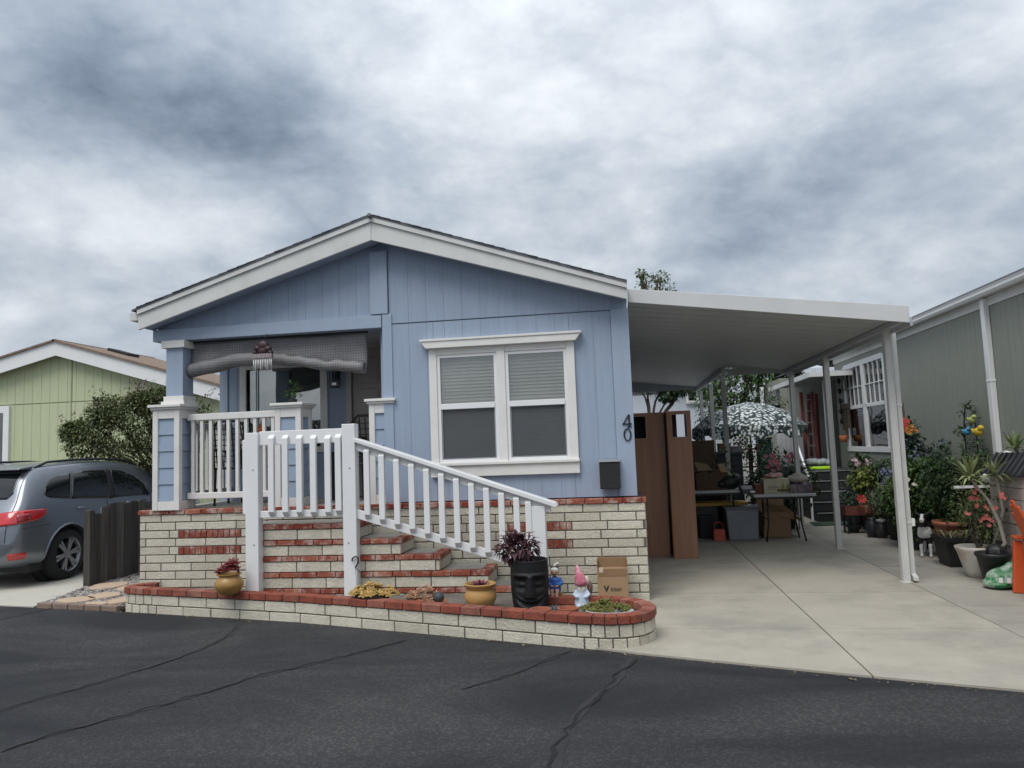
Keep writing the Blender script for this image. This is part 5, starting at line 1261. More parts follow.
# cardboard box against the skirting
a, b = onY(598, 592, 7.45), onY(627, 559, 7.45); w_, h_ = b.x-a.x, b.z
t = thing('cardboard_box', 'upright brown cardboard box with black lettering leaning at the brick skirting', 'box', ((a.x+b.x)/2, 7.5, .012))
mb = MB(); cx_ = (a.x+b.x)/2
def lean(p): # tipped back against the wall
    return Vector((p[0], 7.45+p[1]+p[2]*.05, p[2]))
def lbox(mb, x0, x1, y0, y1, z0, z1):
    v0 = len(mb.v); mb.box(x0, x1, y0, y1, z0, z1)
    for j in range(v0, len(mb.v)): mb.v[j] = lean(mb.v[j])
lbox(mb, a.x, b.x, 0, .14, .012, h_-.095); lbox(mb, a.x, b.x, .135, .14, h_-.095, h_); lbox(mb, a.x, a.x+.005, .0, .135, h_-.095, h_-.01); lbox(mb, b.x-.005, b.x, .0, .135, h_-.095, h_-.01)
mb.build('carton', cardboard, t)
mb = MB(); lbox(mb, a.x+.012, b.x-.012, -.004, -.0015, h_-.165, h_-.095); lbox(mb, a.x+.01, b.x-.01, .1, .103, h_-.095, h_-.005)
mb.build('flap', M('cardboard_dark', (.24, .145, .075), .85, .1, 8), t)
mb = MB(); lbox(mb, a.x+.02, a.x+.06, -.007, -.005, h_-.13, h_-.08); mb.build('sticker', M('paper_label', (.55, .42, .34), .7), t)
def lettering(name, text, size, mat, parent, loc, rx=90.0, rz=0.0, bold=.0):
    cu = bpy.data.curves.new('lettering', 'FONT'); cu.body = text; cu.size = size; cu.align_x = 'CENTER'; cu.extrude = .0006; cu.offset = bold
    o = bpy.data.objects.new(name, cu); C.objects.link(o); bpy.context.view_layer.update()
    me = bpy.data.meshes.new_from_object(o.evaluated_get(bpy.context.evaluated_depsgraph_get())); bpy.data.objects.remove(o)
    o = bpy.data.objects.new(name, me); C.objects.link(o); me.materials.append(mat); o.parent = parent
    o.rotation_euler = (R_(rx), 0, R_(rz)); o.location = Vector(loc)-WL[parent.name]; return o
ink = M('black_ink', (.015, .013, .012), .7)
lettering('lettering', 'V', .075, ink, t, (cx_-.065, 7.449-.003+.17*.05, .155), 90-2.86, bold=.003); lettering('lettering', 'ictor', .058, ink, t, (cx_+.03, 7.449-.003+.17*.05, .158), 90-2.86)
# shallow boat dish with mixed succulents, two terracotta pots sunk in the soil, a dark stone
c = onZ(607, 613, .24); c = Vector((c.x, c.y+.10, SZ)); t = thing('succulent_dish', 'pale grey oval dish overflowing with yellow green succulents at the rounded planter end', 'potted plant', c)
mb = MB(); mb.lathe([(0, 0), (.12, 0), (.165, .055), (.175, .06), (.165, .065), (.11, .03), (0, .03)], c+Vector((.02, -.03, 0)), 30, sx=1.15, sy=.75); mb.build('dish', M('grey_dish', (.40, .40, .41), .6, .1, 8), t, smooth=True)
mb = MB()
for i in range(95): a_ = rr.uniform(0, 6.28); q = rr.random()**.5; rosette(mb, c+Vector((math.cos(a_)*q*.21-.02, math.sin(a_)*q*.12+.03, .05+rr.uniform(0, .075)*(1.1-q))), rr.uniform(.026, .046), 11, rr, (rr.uniform(-.6, .6), rr.uniform(-.7, .3), 1))
mb.build('rosettes', lf_succ, t, smooth=True)
for px, py, lab in ((539, 613, 'terracotta pot rim sunk in the soil in front of the black face planter'), (567, 612, 'terracotta pot sunk in the soil in front of the seated figurine')):
    c = onZ(px, py, .24); c = Vector((c.x, c.y+.11, SZ-.09)); t = thing('terracotta_pot', lab, 'pot', c); solid_pot(t, c, [(0, 0), (.06, 0), (.075, .12), (.088, .125), (.09, .155), (.078, .155), (.07, .11), (0, .11)], terra)
c = onZ(555, 612, .2); tag(MB().ball((c.x, c.y+.05, SZ+.02), (.035, .03, .035)).build('garden_stone', M('dark_stone', (.05, .055, .065), .6, .3, 20), loc=(c.x, c.y+.05, SZ), smooth=True), 'small dark stone between the two sunken terracotta pots', 'stone')
c = onZ(560, 603, SZ); t = thing('small_succulent', 'tiny yellow flowering succulent growing between the figurine and the gnome', 'plant', (c.x, c.y+.03, SZ)); mb = MB()
for i in range(8): rosette(mb, Vector((c.x+rr.uniform(-.04, .04), c.y+.03+rr.uniform(-.03, .03), SZ+.02+rr.uniform(0, .07))), .03, 10, rr)
mb.build('rosettes', lf_yel, t, smooth=True)
# ================================================================ UNDER THE CARPORT
r = random.Random(202); rr = r
cabw = M('cabinet_wood', (.37, .185, .108), .45, .22, 6, stretch=(7, 7, .35), bump=.06, bscale=30, stain=((.25, .12, .07), .6, 3)); cab_edge = M('cabinet_edge', (.36, .15, .06), .5, .15, 8)
def cabinet(x0, x1, y0, y1, zt, label, through, lm=.07, rm=.06):
    t = thing('tall_cabinet', label, 'cabinet', ((x0+x1)/2, (y0+y1)/2, .012), group='tall brown cabinets'); s = .018; wx0, wx1, wz0, wz1 = x0+lm, x1-rm, zt-.36, zt-.05
    for (a, b, c, d) in ((x0, x1, .012, wz0), (x0, x1, wz1, zt), (x0, wx0, wz0, wz1), (wx1, x1, wz0, wz1)):
        pass
    f = MB(); f.box(x0+s, x1-s, y0, y0+s, .03, wz0); f.box(x0+s, x1-s, y0, y0+s, wz1, zt-s); f.box(x0+s, wx0, y0, y0+s, wz0, wz1); f.box(wx1, x1-s, y0, y0+s, wz0, wz1); f.build('front_panel', cabw, t)
    for x in (x0, x1-s): f = MB(); f.box(x, x+s, y0-.002, y1, .012, zt); f.build('side_panel', cab_edge if x == x0 else cabw, t)
    f = MB(); f.box(x0+s, x1-s, y0+.002, y1, zt-s, zt-.001); f.build('top_panel', cabw, t)
    f = MB(); f.box(x0+s, x1-s, y0+.002, y1, .012, .03); f.build('bottom_panel', cabw, t)
    f = MB()
    if not through: f.box(x0+s, x1-s, y1-s, y1, .03, zt-s); f.build('back_panel', black_plastic, t)
    else: f.box(x0+s, x1-s, y1-s, y1, .03, wz0); f.box(x0+s, wx0+(wx1-wx0)*.62, y1-s, y1, wz0, zt-s); f.build('back_panel', cabw, t)
    f = MB()
    for (a, b, c, d) in ((wx0-.012, wx0, wz0-.012, wz1+.012), (wx1, wx1+.012, wz0-.012, wz1+.012), (wx0, wx1, wz1, wz1+.012), (wx0, wx1, wz0-.012, wz0)): f.box(a, b, y0-.008, y0+.001, c, d)
    f.build('opening_trim', M('opening_trim', (.36, .27, .21), .5), t)
    return t
cabinet(.06, .565, 10.60, 11.15, 2.03, 'tall brown wooden cabinet with black square opening, next to the house corner', False, .05, .25)
cabinet(.60, .925, 10.38, 11.25, 2.03, 'tall brown wooden cabinet with see-through square opening, nearer the tables', True)
# folding tables
tabm = M('table_plastic', (.46, .46, .46), .5, .06, 4)
def ftable(x0, x1, y0, y1, z, label):
    t = thing('folding_table', label, 'table', ((x0+x1)/2, (y0+y1)/2, .012)); f = MB(); f.box(x0, x1, y0, y1, z-.045, z); f.build('table_top', tabm, t, bevel=.012)
    f = MB(); f.box(x0+.05, x1-.05, y0+.04, y0+.06, z-.075, z-.046); f.box(x0+.05, x1-.05, y1-.06, y1-.04, z-.075, z-.046); f.build('apron', black_metal, t)
    for x in (x0+.22, x1-.22):
        for s, y in ((-1, y0+.12), (1, y1-.12)): f = MB(); f.tube([(x, y, z-.05), (x, y, .3), (x+(.05 if x > (x0+x1)/2 else -.05), y+s*.02, .012)], .013, 8); f.build('leg', black_metal, t, smooth=True)
        f = MB(); f.tube([(x, y0+.12, .35), (x, y1-.12, .35)], .01, 6); f.build('leg_brace', black_metal, t)
    return t
ta, tb = onY(699, 489, 12.3), onY(813, 494.5, 12.0)
ftable(.78, 1.92, 12.25, 12.95, .80, 'grey topped folding table holding the open carton and black bag'); ftable(1.935, 2.86, 11.85, 12.5, .745, 'folding table holding the lettered cream box and clear bin')
def at_box(name, label, cat, px0, px1, py0, py1, Y, dep, mat, z0=None, parts=None, bev=.004, group=None):
    a, b = onY(px0, py1, Y), onY(px1, py0, Y); zb = z0 if z0 is not None else a.z
    t = thing(name, label, cat, ((a.x+b.x)/2, Y+dep/2, zb), group=group); return t, a.x, b.x, zb, b.z
# open carton stuffed with things, on the left table
t, x0, x1, z0, z1 = at_box('open_carton', 'open cardboard carton stuffed with brown clothes on the left table', 'box', 697, 727, 466, 489, 12.4, .45, cardboard, .80)
f = MB(); y0, y1 = 12.40, 12.85
for (a, b, c, d) in ((x0, x1, y0, y0+.008), (x0, x1, y1-.008, y1), (x0, x0+.008, y0+.008, y1-.008), (x1-.008, x1, y0+.008, y1-.008)): f.box(a, b, c, d, .80, z1-.10)
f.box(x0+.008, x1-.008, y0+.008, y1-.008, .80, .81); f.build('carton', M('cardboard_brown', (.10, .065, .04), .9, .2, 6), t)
f = MB(); Pq = lambda px, py, dy=0: onY(px, py, 12.45+dy)
f.add([Pq(698, 471, -.04), Pq(712, 470, -.04), Pq(707, 464, .1), Pq(694, 462, .1)], [(0, 1, 2, 3)]); f.add([Pq(721, 472, -.05), Pq(728.5, 474, .0), Pq(724, 463.5, .1), Pq(717.5, 464, .02)], [(0, 1, 2, 3)])
o = f.build('flaps', M('cardboard_light', (.34, .235, .14), .85, .08, 8), t); so_ = o.modifiers.new('s', 'SOLIDIFY'); so_.thickness = .006
f = MB()
for i in range(12): f.ball((r.uniform(x0+.1, x1-.1), r.uniform(y0+.08, y1-.1), z1-.10+r.uniform(-.03, .04)), (r.uniform(.07, .13), .09, r.uniform(.04, .07)), 10, 7, r.random(), Matrix.Rotation(r.uniform(0, 3), 3, 'Z'))
f.build('clothes', M('dark_clothes', (.05, .035, .025), .95, .3, 10, tint=(.16, .11, .07), bump=.6, bscale=20), t, smooth=True)
c = onY(730, 480, 12.35); t = thing('plastic_bag', 'black plastic bag with a bit of green beside the open carton', 'bag', (c.x, 12.5, .80))
f = MB(); f.ball((c.x, 12.5, .92), (.20, .16, .13), 14, 9); f.ball((c.x+.1, 12.45, .96), (.1, .1, .09), 12, 8); f.ball((c.x-.12, 12.5, .89), (.12, .14, .09), 12, 8); o = f.build('bag', M('bag_black', (.012, .013, .013), .35, .2, 8, bump=.9, bscale=18), t, smooth=True)
f = MB()
for i in range(12): f.leaf((c.x+.02+r.uniform(-.05, .06), 12.4, 1.02+r.uniform(-.02, .02)), (r.uniform(-1, 1), -.3, r.uniform(.1, .8)), .07, .025, r.random(), .2)
f.build('leaves', leafmat('leaf_bright', (.10, .30, .05), (.28, .5, .14)), t)
t, x0, x1, z0, z1 = at_box('tool_case', 'flat dark grey case with white label lying at the joint of the two tables', 'case', 735, 760, 482, 494, 12.1, .3, black_plastic, .745)
f = MB(); f.prism([(12.02, .745), (12.40, .745), (12.42, .86), (12.04, .82)], 'x', x0+.10, x1); f.build('case', M('case_grey', (.045, .047, .05), .5), t, bevel=.01); f = MB(); f.box(x1-.17, x1-.04, 12.008, 12.02, .765, .80); f.build('label', white_vinyl, t)
# lettered cream box (carton) with picture of a bottle
t, x0, x1, z0, z1 = at_box('cream_box', 'cream cardboard box printed with a green bottle, on the right table', 'box', 764.5, 789, 478.5, 494.5, 11.95, .35, cardboard, .745)
f = MB(); f.box(x0, x1, 11.95, 12.3, .745, z1); f.build('carton', M('cream_card', (.50, .45, .33), .7, .06, 6), t, bevel=.004)
f = MB(); xx = x0+(x1-x0)*.74
for dx in (0, .07): f.lathe([(0, .0), (.028, 0), (.028, .09), (.012, .125), (.012, .16), (0, .16)], (xx+dx, 11.952, .765), 14, sy=.2)
f.build('printed_bottle', M('print_olive', (.22, .24, .06), .6), t); f = MB(); f.box(xx-.09, xx+.11, 11.944, 11.947, .775, .815); f.build('printed_band', M('print_brown', (.10, .08, .03), .6), t)
f = MB()
for k, (w_, z) in enumerate(((.15, .86), (.19, .835), (.13, .81))): f.box(x0+.05, x0+.05+w_, 11.9465, 11.9485, z, z+.012)
f.build('printed_lines', M('print_grey', (.26, .24, .19), .7), t)
f = MB(); f.box(x0-.13, x0-.012, 12.0, 12.25, .745, .895); tag(f.build('red_carton', M('carton_red', (.15, .04, .025), .7, .2, 8), loc=((x0-.07), 12.1, .745), bevel=.004), 'small dark red carton pressed against the left side of the cream box', 'box')
t = thing('pink_tissue', 'crumpled pink and white tissue heap on top of the cream box', 'tissue', ((x0+x1)/2, 12.12, z1)); f = MB()
for i in range(14): f.ball((r.uniform(x0+.08, x1-.08), r.uniform(12.05, 12.22), z1+.02+r.uniform(0, .035)), (r.uniform(.04, .08), .05, r.uniform(.02, .04)), 8, 6, r.random())
f.build('paper', M('tissue', (.52, .24, .24), .8, .2, 12, tint=(.65, .5, .45)), t, smooth=True)
# clear storage bin with purple things and a white cushion on it
t, x0, x1, z0, z1 = at_box('clear_bin', 'clear plastic bin full of purple and grey things at the right table end', 'storage bin', 790.5, 813, 484, 495, 11.9, .4, cardboard, .745)
f = MB()
for (a, b, c, d) in ((x0, x1, 11.9, 11.906), (x0, x1, 12.294, 12.3), (x0, x0+.006, 11.906, 12.294), (x1-.006, x1, 11.906, 12.294)): f.box(a, b, c, d, .745, z1)
f.box(x0, x1, 11.9, 12.3, .745, .75); f.build('bin', glass('clear_plastic', (.8, .8, .85), .12, .15), t)
f = MB()
for i in range(34): f.ball((r.uniform(x0+.05, x1-.05), r.uniform(11.96, 12.24), .78+r.uniform(0, .11)), (r.uniform(.03, .055),)*3, 8, 6, r.random())
f.build('contents', M('bin_contents', (.06, .05, .085), .6, .3, 10, tint=(.33, .30, .36)), t, smooth=True)
t = thing('white_cushion', 'rounded beige white cushion resting on the clear bin', 'cushion', ((x0+x1)/2, 12.1, z1+.01)); f = MB(); f.ball(((x0+x1)/2-.01, 12.1, z1+.075), (.17, .16, .07), 16, 10); f.ball(((x0+x1)/2, 12.08, z1+.12), (.10, .1, .05), 12, 8); f.build('cushion', M('cushion_beige', (.42, .38, .33), .9, .1, 10, bump=.3, bscale=20), t, smooth=True)
for (px0, px1, py0, py1, Y, nm, lab, col) in ((701, 714, 516, 541, 12.45, 'storage_crate', 'dark crate standing under the left folding table', (.025, .025, .03)), (719, 731, 443, 452, 14.5, 'shoe_box', 'small tan box on top of the dark blue trunk', (.22, .15, .09)), (732, 741, 446, 452, 14.5, 'shoe_box', 'small grey box beside the tan one on the dark blue trunk', (.18, .18, .19))):
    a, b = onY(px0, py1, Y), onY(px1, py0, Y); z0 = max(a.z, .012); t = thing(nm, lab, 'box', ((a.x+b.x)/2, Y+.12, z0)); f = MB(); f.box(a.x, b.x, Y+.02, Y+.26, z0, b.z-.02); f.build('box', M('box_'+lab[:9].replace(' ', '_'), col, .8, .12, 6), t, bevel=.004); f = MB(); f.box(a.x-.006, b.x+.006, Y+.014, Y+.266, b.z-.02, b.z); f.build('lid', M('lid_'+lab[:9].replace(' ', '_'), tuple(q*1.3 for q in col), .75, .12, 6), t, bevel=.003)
# on the floor below the tables
a, b = onZ(727, 540, .012), onZ(761, 540, .012); yb = min(a.y, b.y); t = thing('storage_tote', 'big grey translucent plastic tote standing under the tables', 'storage bin', ((a.x+b.x)/2, yb+.2, .012)); zt = onY(740, 507, yb).z
f = MB(); x0, x1 = a.x, b.x; f.prism([(x0+.03, .012), (x1-.03, .012), (x1+.0, zt-.03), (x0, zt-.03)], 'y', yb, yb+.42); f.build('tub', M('tote_grey', (.22, .235, .27), .4, .08, 3, stain=((.30, .31, .33), .5, 2)), t, bevel=.02)
f = MB(); f.box(x0-.025, x1+.025, yb-.025, yb+.445, zt-.032, zt-.002); f.build('rim', M('tote_rim', (.16, .17, .19), .4), t, bevel=.01)
a, b = onZ(764, 538, .012), onZ(788, 536, .012); t = thing('cardboard_box', 'plain cardboard box with its flaps hanging open, right of the grey tote', 'box', ((a.x+b.x)/2, a.y+.25, .012)); zt = onY(776, 512, a.y).z
x0, x1, y0 = a.x, b.x+.02, a.y; f = MB()
for (p_, q_, c_, d_) in ((x0, x1, y0, y0+.006), (x0, x1, y0+.45, y0+.456), (x0, x0+.006, y0, y0+.45), (x1-.006, x1, y0, y0+.45)): f.box(p_, q_, c_, d_, .012, zt)
f.box(x0, x1, y0, y0+.45, .012, .02); f.build('carton', cardboard, t)
f = MB(); f.add([(x0, y0+.2, zt+.14), (x1-.05, y0-.02, zt+.08), (x1+.16, y0-.08, zt-.14), (x0+.18, y0+.02, zt-.06)], [(0, 1, 2, 3)]); f.add([(x1, y0, zt), (x1, y0+.45, zt), (x1+.2, y0+.45, zt-.18), (x1+.2, y0, zt-.18)], [(0, 1, 2, 3)]); f.add([(x0, y0+.45, zt), (x1, y0+.45, zt), (x1, y0+.5, zt+.2), (x0, y0+.5, zt+.2)], [(0, 1, 2, 3)])
o = f.build('flaps', cardboard, t); so_ = o.modifiers.new('s', 'SOLIDIFY'); so_.thickness = .006
a = onZ(720, 541, .012); t = thing('red_bucket', 'small orange red bucket on the concrete in front of the grey tote', 'bucket', (a.x, a.y+.07, .012)); f = MB(); f.box(a.x-.09, a.x+.09, a.y, a.y+.16, .012, .19); f.build('tub', M('orange_red', (.55, .10, .055), .5, .1, 8), t, bevel=.012)
f = MB(); f.tube([(a.x-.07, a.y+.08, .19), (a.x-.06, a.y+.08, .28), (a.x+.0, a.y+.08, .30), (a.x+.06, a.y+.08, .28), (a.x+.07, a.y+.08, .19)], .008, 6); f.build('handle', M('orange_red', (.55, .10, .055)), t, smooth=True)
a, b = onY(699, 505, 12.6), onY(748, 504, 12.6); t = thing('yellow_board', 'yellow folded board lying on crates behind the grey tote', 'board', ((a.x+b.x)/2, 12.8, .55)); f = MB(); f.box(a.x-.1, b.x, 12.62, 13.0, a.z-.03, a.z+.03); f.build('board', M('yellow_plastic', (.50, .29, .03), .5, .12, 5), t, bevel=.01)
f = MB(); f.box(a.x-.1, a.x+.3, 12.64, 12.98, .012, a.z-.032); f.build('crate', black_plastic, t); f = MB(); f.box(b.x-.4, b.x-.02, 12.66, 12.98, .012, a.z-.032); f.build('crate', black_plastic, t)
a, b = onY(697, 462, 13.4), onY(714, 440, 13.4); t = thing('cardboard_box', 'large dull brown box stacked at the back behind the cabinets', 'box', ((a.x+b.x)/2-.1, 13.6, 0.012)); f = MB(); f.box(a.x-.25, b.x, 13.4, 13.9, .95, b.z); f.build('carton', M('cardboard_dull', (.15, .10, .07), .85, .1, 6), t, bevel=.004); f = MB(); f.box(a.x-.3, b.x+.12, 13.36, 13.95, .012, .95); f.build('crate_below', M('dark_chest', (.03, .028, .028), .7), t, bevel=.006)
# stacks in the dark behind the tables
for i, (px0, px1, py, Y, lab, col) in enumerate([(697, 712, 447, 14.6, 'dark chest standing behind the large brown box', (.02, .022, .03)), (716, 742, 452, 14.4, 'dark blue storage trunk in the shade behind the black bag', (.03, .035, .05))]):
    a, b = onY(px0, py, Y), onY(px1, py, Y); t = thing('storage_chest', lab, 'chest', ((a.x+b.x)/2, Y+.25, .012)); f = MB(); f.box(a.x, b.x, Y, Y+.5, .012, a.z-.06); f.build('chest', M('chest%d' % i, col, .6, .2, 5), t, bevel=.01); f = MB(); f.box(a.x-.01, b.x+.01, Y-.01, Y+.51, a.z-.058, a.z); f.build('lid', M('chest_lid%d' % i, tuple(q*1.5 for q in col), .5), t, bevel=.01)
# ================================================================ PATIO PLANTS AND FENCES BEHIND
def blossom(mb, c, s, t=0.0, n=6, face=(0, -1, .3), rr=r):
    f_ = Vector(face).normalized(); q = f_.to_track_quat('Z', 'Y').to_matrix()
    for i in range(n):
        a = 2*math.pi*i/n+rr.uniform(-.2, .2); d = q @ Vector((math.cos(a), math.sin(a), .45)); mb.leaf(c, d, s, s*.7, t+rr.random()*.3, .1, up=tuple(f_))
lily_m = M('petal_pink', (.55, .10, .20), .6, .15, 8, tint=(.72, .42, .42), trans=.2)
c = onY(782, 470, 13.6); t = thing('flower_pot', 'tall pot of pink lilies with dark leaves behind the tables', 'potted plant', (c.x, 13.7, .012))
f = MB(); f.lathe([(0, 0), (.17, 0), (.22, .32), (.24, .33), (.23, .36), (.2, .3), (0, .3)], (c.x, 13.7, .012), 24); f.build('pot', black_pot, t, smooth=True)
f = MB(); crown(f, [((c.x, 13.7, .95), (.45, .3, .4)), ((c.x-.3, 13.65, .75), (.3, .25, .35)), ((c.x+.35, 13.7, .8), (.3, .25, .4)), ((c.x, 13.7, .6), (.3, .3, .3))], 1100, .12, r); f.build('leaves', lf_dark, t)
f = MB()
for px, py, s in ((773, 456, .1), (777, 461, .1), (770, 462, .09), (779, 467, .08), (775, 470, .08), (767, 466, .07), (786, 457, .08), (792, 456, .08), (795, 459, .07), (789, 461, .06), (764, 458, .06), (774, 464, .1)): [blossom(f, onY(px+r.uniform(-2, 2), py+r.uniform(-2, 2), 13.35), s*.6, r.random()*.6, 6, (r.uniform(-.7, .7), -1, r.uniform(-.2, .7))) for _ in range(2)]
f.build('blossoms', lily_m, t)
# umbrella printed with leaves
uc = onY(748, 402, 16.8); t = thing('patio_umbrella', 'opened patio umbrella printed with white and dark green leaves', 'umbrella', (uc.x, 16.8, .012))
um = bpy.data.materials.new('umbrella_print'); um.use_nodes = True; tt = um.node_tree; LL = tt.links.new; bs = tt.nodes['Principled BSDF']; tc = nd(tt, 'ShaderNodeTexCoord')
vo = nd(tt, 'ShaderNodeTexVoronoi', Scale=13.0, feature='F1'); mp = nd(tt, 'ShaderNodeMapping'); mp.inputs['Scale'].default_value = (1.0, 1.7, 1.0); mp.inputs['Rotation'].default_value = (0, .3, .7); LL(tc.outputs['Object'], mp.inputs['Vector']); LL(mp.outputs[0], vo.inputs['Vector'])
no = nd(tt, 'ShaderNodeTexNoise', Scale=10.0, Detail=3.0, Distortion=1.5); LL(tc.outputs['Object'], no.inputs['Vector'])
ad = nd(tt, 'ShaderNodeMath', operation='ADD'); LL(vo.outputs['Distance'], ad.inputs[0]); LL(no.outputs['Fac'], ad.inputs[1])
ra = nd(tt, 'ShaderNodeValToRGB'); LL(ad.outputs[0], ra.inputs[0]); ra.color_ramp.interpolation = 'CONSTANT'; e = ra.color_ramp; e.elements[0].position = 0; e.elements[0].color = (.70, .73, .72, 1); e.elements[1].position = 1.06; e.elements[1].color = (.022, .036, .040, 1)
x = e.elements.new(.82); x.color = (.27, .31, .31, 1); LL(ra.outputs[0], bs.inputs['Base Color']); bs.inputs['Roughness'].default_value = .8
f = MB(); A = 8; R1 = 1.24; top = Vector((uc.x, 16.8, uc.z)); rings = [(0, 0), (.35, -.08), (.7, -.26), (1.0, -.56), (1.005, -.76)]
for rad, dz_ in rings:
    for i in range(A*4):
        a = 2*math.pi*i/(A*4); k = math.cos(math.pi/A)/math.cos((a % (2*math.pi/A))-math.pi/A); sag = 1-.03*abs(math.sin(a*A/2)) if rad > .3 else 1; f.v.append(top+Vector((rad*R1*k*math.cos(a), rad*R1*k*math.sin(a), dz_*(1.0 if rad < 1.001 else 1+.1*math.sin(a*23)))))
n = A*4; f.f = [(i*n+j, i*n+(j+1) % n, (i+1)*n+(j+1) % n, (i+1)*n+j) for i in range(4) for j in range(n)]; f.t = [0]*len(f.f); o = f.build('canopy', um, t); so_ = o.modifiers.new('s', 'SOLIDIFY'); so_.thickness = .004
f = MB(); f.tube([(uc.x, 16.8, .012), (uc.x, 16.8, uc.z+.06)], .022, 8); f.build('pole', black_metal, t); f = MB(); f.lathe([(0, 0), (.25, 0), (.24, .06), (.04, .1), (0, .1)], (uc.x, 16.8, .012), 20); f.build('base', black_plastic, t)
for i in range(A): a = 2*math.pi*i/A; f = MB(); f.bar(top+Vector((0, 0, -.04)), top+Vector((math.cos(a)*R1*.98, math.sin(a)*R1*.98, -.58)), .012); f.build('rib', black_metal, t)
# lattice topped fence
lat = thing('lattice_fence', 'white fence panel with diagonal lattice top behind the umbrella', 'fence', (2.6, 18.9, 0)); LY = 18.9
a, b = onY(720, 440, LY), onY(764, 441, LY); zt = onY(740, 433, LY).z; zl = onY(740, 447, LY).z
f = MB(); f.box(a.x, b.x, LY, LY+.03, .01, zl-.04); f.build('panel', white_vinyl, lat)
f = MB(); f.box(a.x, b.x, LY-.02, LY+.04, zt, zt+.06); f.box(a.x, b.x, LY-.02, LY+.04, zl-.06, zl); f.build('fence_rail', white_vinyl, lat)
f = MB(); k = zt-zl; s = .11; x = a.x-k
while x < b.x:
    for sg in (1, -1):
        p0, p1 = (x, zl), (x+k, zt)
        if sg < 0: p0, p1 = (x+k, zl), (x, zt)
        u0 = max(0, (a.x-p0[0])/(p1[0]-p0[0])) if sg > 0 else max(0, (b.x-p0[0])/(p1[0]-p0[0])) if p0[0] > b.x else 0
        xs_ = [p0[0], p1[0]]
        if min(xs_) >= a.x-.01 and max(xs_) <= b.x+.01: f.bar((p0[0], LY+(.0 if sg > 0 else .012), p0[1]), (p1[0], LY+(.0 if sg > 0 else .012), p1[1]), .035, .01)
    x += s
f.build('lattice', white_vinyl, lat)
for x in (a.x, b.x): f = MB(); f.box(x-.05, x+.05, LY-.03, LY+.06, .01, zt+.1); f.build('post', white_vinyl, lat)
f = MB(); a, b = onY(776, 424, 18.2), onY(792, 424, 18.2); vf = thing('vinyl_fence', 'white vertical board fence seen right of the umbrella rim', 'fence', (a.x+.2, 18.2, 0)); k = 6
for i in range(k): q = MB(); x0 = a.x+(b.x+.25-a.x)*i/k; q.box(x0+.004, x0+(b.x+.25-a.x)/k-.004, 18.2, 18.23, .01, a.z+.12); q.build('board', M('fence_grey_white', (.55, .57, .6), .6), vf)
a, b = onY(758, 438, 16.0), onY(772, 450, 16.0); t = thing('teal_bin', 'dark teal bin standing under the right side of the umbrella', 'bin', ((a.x+b.x)/2, 16.1, .012)); f = MB(); f.box(a.x, b.x, 16.0, 16.35, .012, a.z-.04); f.build('bin', M('teal', (.02, .075, .085), .5, .15, 5), t, bevel=.02); f = MB(); f.box(a.x-.02, b.x+.02, 15.98, 16.37, a.z-.038, a.z); f.build('lid', M('teal', (.02, .075, .085)), t, bevel=.01)
# dark trellis rack with vines behind the tables
t = thing('plant_rack', 'dark red wooden plant rack with trailing vines behind the carport tables', 'rack', (onY(750, 470, 14.9).x, 14.9, .012)); X0, X1 = onY(741, 470, 14.9).x, onY(760, 470, 14.9).x
rackm = M('maroon_wood_rack', (.07, .02, .02), .7, .3, 6)
for x in (X0, (X0+X1)/2, X1): f = MB(); f.bar((x, 14.9, .012), (x, 14.9, 1.5), .045); f.build('upright', rackm, t)
for z in (.35, .7, 1.05, 1.4): f = MB(); f.box(X0, X1, 14.93, 15.15, z, z+.025); f.build('shelf', rackm, t)
f = MB(); crown(f, [((X0+.1, 14.95, 1.45), (.2, .15, .2)), (((X0+X1)/2, 14.85, .95), (.35, .15, .5)), ((X1+.2, 14.9, .7), (.45, .2, .55)), ((X1+.1, 14.95, 1.3), (.35, .2, .3))], 700, .09, r); f.build('vines', lf_dark, t)
# foliage between tables and the umbrella
for (px, py, Y, rad, n_, lab) in ((724, 466, 13.3, (.2, .15, .35), 160, 'strappy green plant behind the black bag'),):
    c = onY(px, py, Y); t = thing('potted_shrub', lab, 'plant', (c.x, Y, .012)); f = MB(); f.lathe([(0, 0), (.18, 0), (.23, .35), (.21, .35), (.19, .3), (0, .3)], (c.x, Y, .012), 20); f.build('pot', black_pot, t, smooth=True)
    f = MB(); limb(f, (c.x, Y, .3), (c.x, Y, c.z), .03, .012, r); f.build('stem', bark, t); f = MB(); crown(f, [(tuple(c), rad), ((c.x, Y, c.z-rad[2]*1.2), tuple(q*.8 for q in rad))], n_, .10, r); f.build('leaves', lf_dark if n_ != 160 else lf_green, t)
# red ladder leaning by the neighbour's porch
lad = thing('step_ladder', 'folded dark red wooden ladder standing upright on the neighbour porch', 'ladder', (3.9, 17.6, .93)); lm = M('ladder_red', (.20, .05, .05), .6, .2, 5)
a, b = onY(800, 380, 17.4), onY(811, 380, 17.4)
for x in (a.x, b.x): f = MB(); f.bar((x, 17.3, .93), (x+.03, 17.55, 2.62), .065, .09, up=(0, 1, 0)); f.build('rail', lm, lad)
for x in (a.x+.16, b.x+.10): f = MB(); f.bar((x, 17.55, .93), (x+.04, 17.62, 2.58), .065, .09, up=(0, 1, 0)); f.build('rail', lm, lad)
for k in range(6): z = 1.15+.26*k; f = MB(); f.bar((a.x, 17.3+.15*(z-.93), z), (b.x, 17.3+.15*(z-.93), z), .08, .025); f.build('rung', M('rung_grey', (.3, .28, .27), .6), lad)
